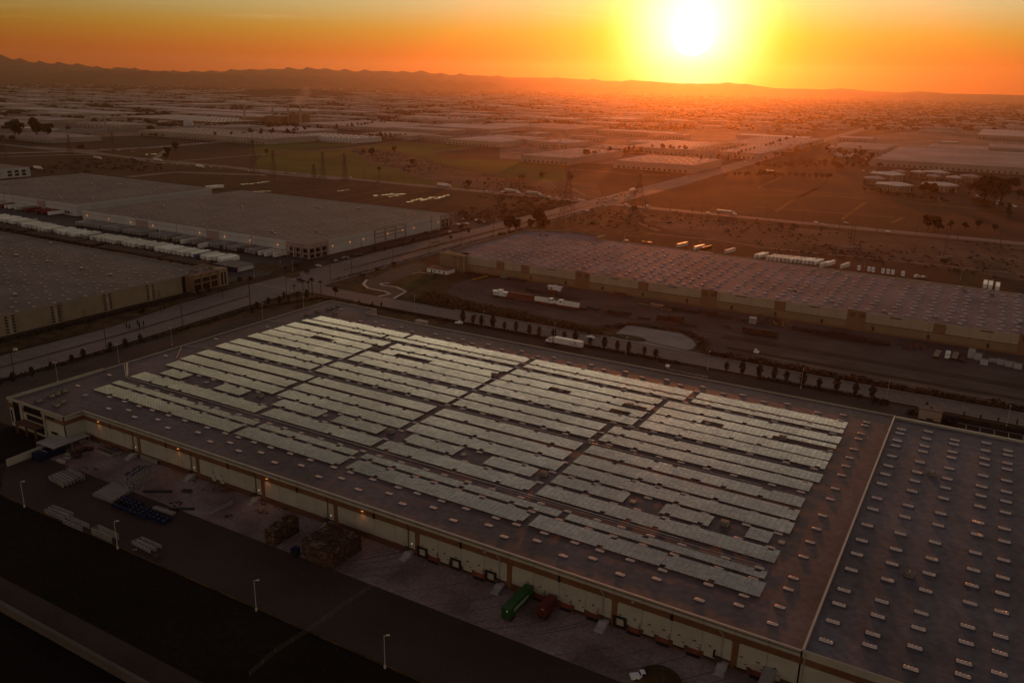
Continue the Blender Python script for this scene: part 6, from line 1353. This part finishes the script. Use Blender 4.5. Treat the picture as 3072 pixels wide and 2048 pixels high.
# ------------------------------------------------------------------ vegetation
def crown(b,c,rx,rz,n,r,size,shape='round',mi=0):
    for _ in range(n):
        while 1:
            x,y,z=r.uniform(-1,1),r.uniform(-1,1),r.uniform(-1,1)
            if x*x+y*y+z*z<=1: break
        if shape=='cone': t=(z+1)/2; k=(1-t)**.7*1.05+.08; x*=k/max(.2,math.sqrt(1-z*z)+.2)*1.1; y*=k/max(.2,math.sqrt(1-z*z)+.2)*1.1
        p=Vector((c[0]+x*rx,c[1]+y*rx,c[2]+z*rz)); s=size*r.uniform(.5,1.3)
        u=Vector((r.gauss(0,1),r.gauss(0,1),r.gauss(0,.6))).normalized(); w=u.cross(Vector((r.gauss(0,1),r.gauss(0,1),r.gauss(0,1)))).normalized()
        b.add([p-u*s-w*s*.5,p+u*s-w*s*.4,p+u*s*.6+w*s*.6,p-u*s*.5+w*s*.7],[(0,1,2,3)],mi if r.random()<.7 else mi+1)
def tree_meshes(kind,seed,h,n):
    r=random.Random(seed); t=MB(); c=MB()
    if kind=='pine':
        t.tube((0,0,0),(.1,0,h*.9),h*.03,h*.008,6)
        for i in range(9): z=h*(.2+.075*i); a=i*2.4; L=h*.26*(1-i/11); t.tube((0,0,z),(math.cos(a)*L,math.sin(a)*L,z+h*.06),h*.009,.01,4)
        for i in range(10):
            z=h*(.17+.082*i); rr=h*.25*math.sin(math.pi*min(1,(i+1.6)/12.2))*r.uniform(.7,1.3); a=r.uniform(0,6.3)
            for q_ in range(3): aa=a+q_*2.1+r.uniform(-.4,.4); crown(c,(math.cos(aa)*rr*.62,math.sin(aa)*rr*.62,z),rr*.55,h*.07,max(2,n//26),r,h*.05)
    elif kind=='round':
        t.tube((0,0,0),(0,0,h*.5),h*.045,h*.025,6)
        for i in range(6): a=i*1.1; t.tube((0,0,h*.38),(math.cos(a)*h*.25,math.sin(a)*h*.25,h*.7),h*.018,.02,4)
        for i in range(11): a=r.uniform(0,6.3); d=r.uniform(0,.3)*h; crown(c,(math.cos(a)*d,math.sin(a)*d,h*r.uniform(.45,.86)),h*r.uniform(.13,.2),h*r.uniform(.1,.15),n//11,r,h*.07)
    elif kind=='tall':
        t.tube((0,0,0),(h*.02,0,h*.8),h*.025,h*.008,6)
        for i in range(5): a=i*2.2; z=h*(.4+.1*i); t.tube((0,0,z),(math.cos(a)*h*.12,math.sin(a)*h*.12,z+h*.12),h*.01,.02,4)
        for i in range(9): a=r.uniform(0,6.3); d=r.uniform(0,.12)*h; crown(c,(math.cos(a)*d,math.sin(a)*d,h*(.35+.07*i)),h*r.uniform(.08,.14),h*.09,n//9,r,h*.075)
    elif kind=='bush':
        t.tube((0,0,0),(0,0,h*.5),h*.06,h*.03,5)
        for i in range(6): a=r.uniform(0,6.3); crown(c,(math.cos(a)*h*.35,math.sin(a)*h*.35,h*.5),h*.45,h*.42,n//6,r,h*.11)
    elif kind=='spindle':
        t.tube((0,0,0),(0,0,h*.95),h*.02,.01,5); crown(c,(0,0,h*.52),h*.09,h*.46,n,r,h*.05)
    elif kind=='palm':
        t.tube((0,0,0),(.15,0,h*.5),.26,.2,7); t.tube((.15,0,h*.5),(0,0,h),.2,.22,7); t.tube((0,0,h-1.2),(0,0,h-.1),.42,.3,7)
        for i in range(26):
            a=i*2.4+r.uniform(-.2,.2); el=r.uniform(-.7,1.0); L=r.uniform(1.6,2.2); d=Vector((math.cos(a),math.sin(a),0)); s=Vector((-math.sin(a),math.cos(a),0)); pts=[]
            for q_ in range(5): u=q_/4; pts.append(Vector((0,0,h))+d*L*u*math.cos(el*.6)+Vector((0,0,1))*(L*(el*.55)*u-.9*L*u*u))
            for q_ in range(4): w0,w1=(.28,.34,.28,.16)[q_],(.34,.28,.16,.03)[q_]; c.add([pts[q_]-s*w0,pts[q_]+s*w0,pts[q_+1]+s*w1,pts[q_+1]-s*w1],[(0,1,2,3)],i%2)
    lf={'pine':('leaf','leaf2'),'round':('leaf','leaf_black'),'tall':('leaf','leaf_black'),'bush':('leaf2','leaf_black'),'spindle':('leaf_black','leaf'),'palm':('leaf_black','leaf')}[kind]
    return t.mesh('trunk',[MT['bark']]),c.mesh('crown',[MT[lf[0]],MT[lf[1]]])
TR={}
for kd,h,n in (('pine',5.0,520),('round',9,700),('tall',15,620),('bush',1.8,240),('spindle',4.4,200),('palm',9.3,0)):
    TR[kd]=[tree_meshes(kd,s,h,n) for s in (1,2,3)]
rv=random.Random(5)
def tree(kd,x,y,label,grp,sc=1.,name=None,cat='tree'):
    t,c=rv.choice(TR[kd]); return thing(name or {'pine':'pine_tree','round':'broadleaf_tree','tall':'eucalyptus_tree','bush':'shrub','spindle':'cypress_tree','palm':'palm_tree'}[kd],[('trunk',t),('crown',c)],(x,y,0),rv.uniform(0,6.3),label,cat,grp,sc*rv.uniform(.92,1.08))
pn_=[('x',197,795),('x',362,820),('x',548,850),('x',730,890),('x',937,922),('x',1095,945),('x',1318,1000),('x',1505,1035),('x',1725,1070),('x',1908,1095),('x',2125,1130),('k',923,125),('k',1035,145),('k',1150,165),('k',1265,190),('k',1390,210),('k',808,108),('k',1998,330),('k',2140,365),('k',2268,380),('l',140,400),('l',272,425),('l',415,455),('l',550,485),('l',705,515),('l',850,540),('l',998,570)]
for i,(k,x,y) in enumerate(pn_): a=W(k,x,y); tree('pine',a[0]+rv.uniform(-1,1),377.4+rv.uniform(-.8,.8),'young pine in the hedge row along the industrial street, %s from left'%ordn(i+1),'young pines along the industrial street',rv.uniform(.95,1.45))
for i,(k,x,y,kd) in enumerate((('f',755,985,'round'),('f',962,1070,'pine'),('f',1080,1085,'pine'),('f',1160,1085,'pine'),('l',1490,660,'pine'),('l',1817,740,'spindle'),('l',1963,770,'spindle'),('l',2120,790,'spindle'),('l',2285,810,'spindle'),('f',1880,1160,'pine'),('f',1985,1190,'pine'))): a=W(k,x,y); tree(kd,a[0],a[1],'small dark tree on the lot edge behind the solar roof, %s'%ordn(i+1)+' in order','small trees on the rear lot',.55 if kd!='spindle' else .7)
for i,(x,y) in enumerate(((395,990),(473,990),(520,975),(550,985),(625,975))): a=W('f',x,y); tree('palm',a[0],a[1],'palm at the street corner, %s from left'%ordn(i+1),'palms at the street corner',(.78,1.0,.85,1.08,.9)[i])
w_=[('i',285,390),('i',120,430),('i',450,320),('i',640,270),('i',740,240),('i',980,170),('i',1110,130),('i',1240,80),('f',60,1110),('f',165,1070),('f',300,1020),('i',0,470),('f',260,1060),('f',340,1040),('f',420,1015),('f',20,1150),('f',500,1010)]
for i,(k,x,y) in enumerate(sorted(w_,key=lambda t:K[t[0]][0]+t[1]/K[t[0]][2])): a=W(k,x,y); tree('pine',a[0],a[1],'dark tree in the verge strip beside the avenue, %s from left'%ordn(i+1),'trees in the avenue verge',rv.uniform(.7,1.15))
w_=[('2',1150,1130,'round',.8),('2',1430,1130,'round',.6),('2',1580,1120,'round',.6),('2',880,1300,'round',.5),('2',1010,1250,'round',.5),('2',640,1240,'bush',1.5),('2',515,1420,'spindle',.8),('2',420,1470,'spindle',.8),('2',2050,960,'round',.45),('2',2190,940,'round',.5),('f',1100,605,'round',.55),('f',1440,535,'round',.6),('f',1195,600,'spindle',1.2),('f',1360,560,'spindle',1.2),('f',1770,505,'round',.45),('f',1930,445,'round',.4),('f',1860,420,'round',.7),('e',530,1568,'round',.6),('e',1220,1420,'round',.6),('f',500,790,'bush',1.5),('f',990,825,'bush',1.6),('f',1120,775,'bush',1.6),('f',1270,725,'bush',1.5)]
for i,(k,x,y,kd,s_) in enumerate(sorted(w_,key=lambda t:K[t[0]][0]+t[1]/K[t[0]][2])): a=W(k,x,y); tree(kd,a[0],a[1],'small dark tree or shrub along the west kerb of the avenue, %s from left'%ordn(i+1),'planting west of the avenue',s_)
for i,x in enumerate((1595,1610,1625,1640,1655,1670)): a=W('f',x,545-(i*3)); tree('spindle',a[0],a[1],'thin columnar shrub in the avenue median, %s from left'%ordn(i+1),'columnar shrubs in the median',.7)
for i,(x,y) in enumerate(((1085,1530),(1110,1540),(1180,1500),(1230,1510),(1195,1530))): a=W('e',x,y); tree('spindle',a[0],a[1],'columnar shrub at the avenue island, %s from left'%ordn(i+1),'columnar shrubs at the island',.9)
mid=[('b',1075,945,'round',1.9),('b',1000,930,'round',1.1),('b',1270,910,'round',1.3),('b',1140,1160,'palm',2.0),('b',1930,1220,'round',1.3),('b',1430,1030,'round',1.4),('g',355,385,'bush',4),('g',400,380,'bush',4),('c',620,1140,'bush',4),('c',190,1140,'bush',4),('c',375,1110,'bush',3.6),('h',1500,430,'round',1.8),('h',1560,430,'round',1.7),('h',1590,430,'round',1.4),('h',1700,400,'round',.9),('h',1830,410,'round',.9),('h',1940,405,'round',1.0),('h',2090,430,'round',.8),('h',1650,710,'bush',2.5),('g',1190,235,'bush',3),('h',2210,300,'tall',1.0),('8',960,480,'round',1.9),('8',1040,490,'round',1.9),('8',1110,500,'round',1.7),('8',1600,470,'round',1.5),('8',2260,550,'round',1.8),('a',770,920,'bush',5),('a',600,850,'bush',6),('a',715,1020,'bush',5),('b',150,930,'round',1.2),('e',1440,60,'round',1.8),('e',1500,20,'round',2.0),('e',1420,90,'round',1.5),('2',2230,1090,'bush',1.5)]
mid=sorted(mid,key=lambda t:K[t[0]][0]+t[1]/K[t[0]][2])
for i,(k,x,y,kd,s_) in enumerate(mid): a=W(k,x,y); tree(kd,a[0],a[1],'dark lone tree or bush in the middle distance, %s from left'%ordn(i+1),'lone trees in the middle distance',s_)
# tree belts, trees one can tell apart
def belt(pts,n,kd,s_,label,grp,jx=6,jy=12):
    L=[0]; P_=[W(*p) for p in pts]
    for a,c in zip(P_,P_[1:]): L.append(L[-1]+math.hypot(c[0]-a[0],c[1]-a[1]))
    for i in range(n):
        d=L[-1]*(i+.5)/n; j=max(k for k in range(len(L)-1) if L[k]<=d); t=(d-L[j])/(L[j+1]-L[j]); a,c=P_[j],P_[j+1]
        tree(kd if rv.random()<.8 else 'round',a[0]+(c[0]-a[0])*t+rv.uniform(-jx,jx),a[1]+(c[1]-a[1])*t+rv.uniform(-jy,jy),label%ordn(i+1),grp,s_*rv.uniform(.75,1.2))
belt([('b',0,790),('b',340,775),('b',500,720),('b',900,705),('b',1240,660)],62,'tall',.95,'tall tree in the dark belt behind the white box warehouse, %s from left','dark tree belt',10,26)
belt([('b',1240,655),('b',1700,640),('b',1890,630)],20,'tall',.85,'tree in the thin belt right of the dark one, %s from left','thin tree belt')
belt([('b',1030,800),('b',1380,785)],18,'tall',.9,'tree beside the white box warehouse end, %s from left','trees right of the white box')
belt([('c',600,1010),('c',880,955)],18,'spindle',2.0,'poplar in the row at the grey warehouse side, %s from left','poplars at the grey warehouse',2,3)
belt([('c',900,950),('c',1380,900)],22,'tall',.9,'tree between the grey and skylit warehouses, %s from left','trees between warehouses')
belt([('c',1380,910),('c',1650,920)],12,'tall',1.1,'tall tree before the skylit block, %s from left','trees before the skylit block')
belt([('c',1720,1030),('c',1990,985),('c',2352,890),('d',370,790)],46,'tall',.9,'tree lining the avenue toward the sun, %s from left','trees lining the far avenue',3,20)
belt([('c',1990,1120),('c',2352,1120)],12,'round',.9,'rounded orchard tree beside the far avenue, %s from left','orchard trees left')
belt([('d',0,1110),('d',650,1145)],22,'round',.95,'rounded tree along the brown field top, %s from left','orchard trees right')
belt([('d',60,960),('d',420,880),('d',800,900),('d',980,1020)],85,'round',1.2,'tree in the wooded park left of the cell blocks, %s from left','park trees',40,60)
belt([('d',100,1060),('d',500,1010),('d',850,1060)],48,'round',1.1,'tree in the park strip above the orchard, %s from left','park strip trees',30,50)
belt([('8',120,420),('8',900,540),('8',1300,600)],26,'round',.55,'small tree on the bank below the cell blocks, %s from left','bank trees',4,10)
belt([('8',1500,490),('8',1900,480),('8',2352,500)],16,'round',.9,'tree right of the pale canopy far right, %s from left','trees far right',20,30)
belt([('8',1640,620),('8',2060,640)],8,'bush',4,'dark shrub at the far-right car park, %s from left','car park shrubs')
belt([('a',1240,910),('a',1800,915),('a',2000,900)],26,'round',.8,'tree before the long grey warehouse, left plain, %s from left','trees before the long grey warehouse',8,20)
belt([('a',1990,940),('a',2352,900)],20,'tall',1.0,'dark tree at the motorway end, %s from left','dark trees at the motorway end',10,30)
belt([('a',0,945),('a',440,930)],18,'bush',5,'dark bush before the left-edge warehouse, %s from left','bushes at left-edge warehouse')
belt([('a',500,670),('a',1250,690)],24,'round',1.2,'tree in the far row under the pale roof band, %s from left','trees under the pale roofs',10,30)
belt([('g',2,460),('g',200,430),('g',340,400)],14,'bush',1.6,'shrub along the avenue kerb at the mauve warehouse, %s from left','shrubs at the avenue kerb',1,4)
# hedges and brush nobody could count
def leafmass(name,polyline,w,h,dens,size,mts,seed,label,kind='stuff',amp=0.):
    r=random.Random(seed); b=MB()
    for p,q_ in zip(polyline,polyline[1:]):
        d=math.hypot(q_[0]-p[0],q_[1]-p[1]); ux,uy=(q_[0]-p[0])/d,(q_[1]-p[1])/d
        for _ in range(int(d*w*dens)):
            t=r.uniform(0,d); s=r.uniform(-w/2,w/2); hh=h*(1+amp*math.sin(t*.35+seed)*math.sin(t*.11))
            x=p[0]+ux*t-uy*s; y=p[1]+uy*t+ux*s; z=r.uniform(.1,1)*hh*(1-.35*abs(s)/(w/2)); sz=size*r.uniform(.5,1.3); a=r.uniform(0,6.3); e=r.uniform(-.6,1.2)
            u=Vector((math.cos(a),math.sin(a),0)); v_=Vector((-math.sin(a)*math.cos(e),math.cos(a)*math.cos(e),math.sin(e))); P0=Vector((x,y,z))
            b.add([P0-u*sz-v_*sz*.5,P0+u*sz-v_*sz*.5,P0+u*sz*.5+v_*sz*.7,P0-u*sz*.6+v_*sz*.6],[(0,1,2,3)],0 if r.random()<.65 else 1)
    o=b.build(name,[MT[m] for m in mts]); return tag(o,label,None if kind=='stuff' else 'hedge',None,kind)
leafmass('hedge',[(-322,374),(-258,375.5),(-122,375.8)],3.2,1.1,5,.42,('leaf_black','leaf'),1,'dark clipped hedge under the street pines, left stretch',None)
leafmass('hedge',[(-84,376.6),(-38,376.6)],3.4,1.1,5,.42,('leaf_black','leaf'),2,'dark clipped hedge under the street pines, right stretch',None)
leafmass('hedge',[(-3,371.5),(70,371.5)],2.6,1.1,5,.4,('leaf_black','leaf'),3,'dark hedge above the painted parking bays',None)
for i,(x0,x1,y) in enumerate(((-34,-27,374),(-19,-15.2,368),(-5.6,-.5,367))): leafmass('hedge',[(x0,y),(x1,y)],6,1.6,6,.4,('leaf_black','leaf_black'),4+i,'square dark hedge block by the gatehouse, %s from left'%ordn(i+1),None)
leafmass('slope_brush',[(-300,403),(-220,403.2),(-175,400.5)],10,2.0,1.3,.75,('leaf_dry','leaf2'),7,'rust-brown brush on the slope above the street, left',amp=.5)
leafmass('slope_brush',[(-118,399),(-88,399.5),(-31,397.6),(70,398)],6,2.2,2.2,.7,('leaf_dry','leaf_black'),8,'rust-brown brush on the slope above the street, right',amp=.6)
leafmass('slope_brush',[(-177,413.5),(-168,428),(-138,430),(-122,417),(-121,402)],5,1.4,2,.6,('leaf_dry','leaf2'),9,'brush around the turning apron')
leafmass('dry_brush',[(-305,420),(-268,409),(-230,409)],16,1.0,.9,.6,('leaf_dry','leaf2'),10,'dry brush left of the rail yard loop')
leafmass('verge_brush',[(-364,100),(-364.5,250),(-366,330),(-352,372),(-325,372)],4.5,.9,2.2,.5,('leaf_black','leaf2'),11,'dark planting in the avenue verge')
leafmass('verge_brush',[(-376.5,412),(-377,600),(-377,850)],4,.9,1.2,.5,('leaf2','leaf_dry'),12,'planting along the avenue beyond the corner')
leafmass('verge_brush',[(-421,110),(-420,262),(-421,330)],6,1.0,1.5,.5,('leaf_black','leaf_black'),13,'dark planting before the sand-walled warehouse')
leafmass('verge_brush',[(-419,455),(-416,640)],4,.9,1.5,.5,('leaf_black','leaf_dry'),14,'dark planting before the lamp-lit warehouse')
b=MB(); r=random.Random(17)
def scrub(poly,n,s0):
    P_=[W(*p) for p in poly]; xs_=[p[0] for p in P_]; ys_=[p[1] for p in P_]; k=0
    while k<n:
        x,y=r.uniform(min(xs_),max(xs_)),r.uniform(min(ys_),max(ys_))
        if not quadin((x,y),P_): continue
        k+=1
        if math.sin(x*.021)*math.sin(y*.017+x*.004)<r.uniform(-.7,.5): continue
        for _ in range(3):
            s=s0*r.uniform(.4,1.2); px_,py_=x+r.uniform(-s,s)*1.5,y+r.uniform(-s,s)*1.5; b.tube((px_,py_,0),(px_,py_,s*.5),s,s*.7,5,cap=False,mi=_%2); b.tube((px_,py_,s*.5),(px_+s*.1,py_,s*.9),s*.7,s*.2,5,mi=_%2)
scrub([('b',850,872),('b',1230,880),('b',1560,1000),('b',2352,1150),('c',860,1315),('c',0,1270),('b',1900,1215),('b',1250,1035)],480,1.3)
scrub([('g',500,340),('g',760,260),('g',1100,210),('g',2352,330),('h',2352,560),('h',2352,860),('g',2352,580),('g',1500,470)],700,1.0)
scrub([('f',1800,270),('b',2000,1290),('g',0,100),('g',740,160),('g',0,330),('f',2050,370)],600,1.3)
scrub([('e',200,60),('e',1600,80),('e',1400,180),('e',300,200)],160,2.2)
tag(b.build('wash_scrub',[MT['leaf_dry'],MT['leaf_black']]),'low scrub dotted over the sandy wash and waste ground','scrub',kind='stuff')
b=MB(); r=random.Random(19)
for (x0,x1,y0,y1,n) in ((-420,60,30,94,5200),(-262,60,101.5,126.5,4200)):
    for _ in range(n):
        x,y=r.uniform(x0,x1),r.uniform(y0,y1)
        if not seen(x,y,0,60): continue
        s=r.uniform(.1,.35); a=r.uniform(0,6.3); b.add([(x,y,0),(x+math.cos(a)*s,y+math.sin(a)*s,0),(x+math.cos(a)*s*.7,y+math.sin(a)*s*.7,s*1.2),(x,y,s)],[(0,1,2,3)],_%3==0 and 1 or 0)
tag(b.build('field_weeds',[MT['leaf_black'],MT['leaf_dry']]),'low weeds over the dark field','weeds',kind='stuff')
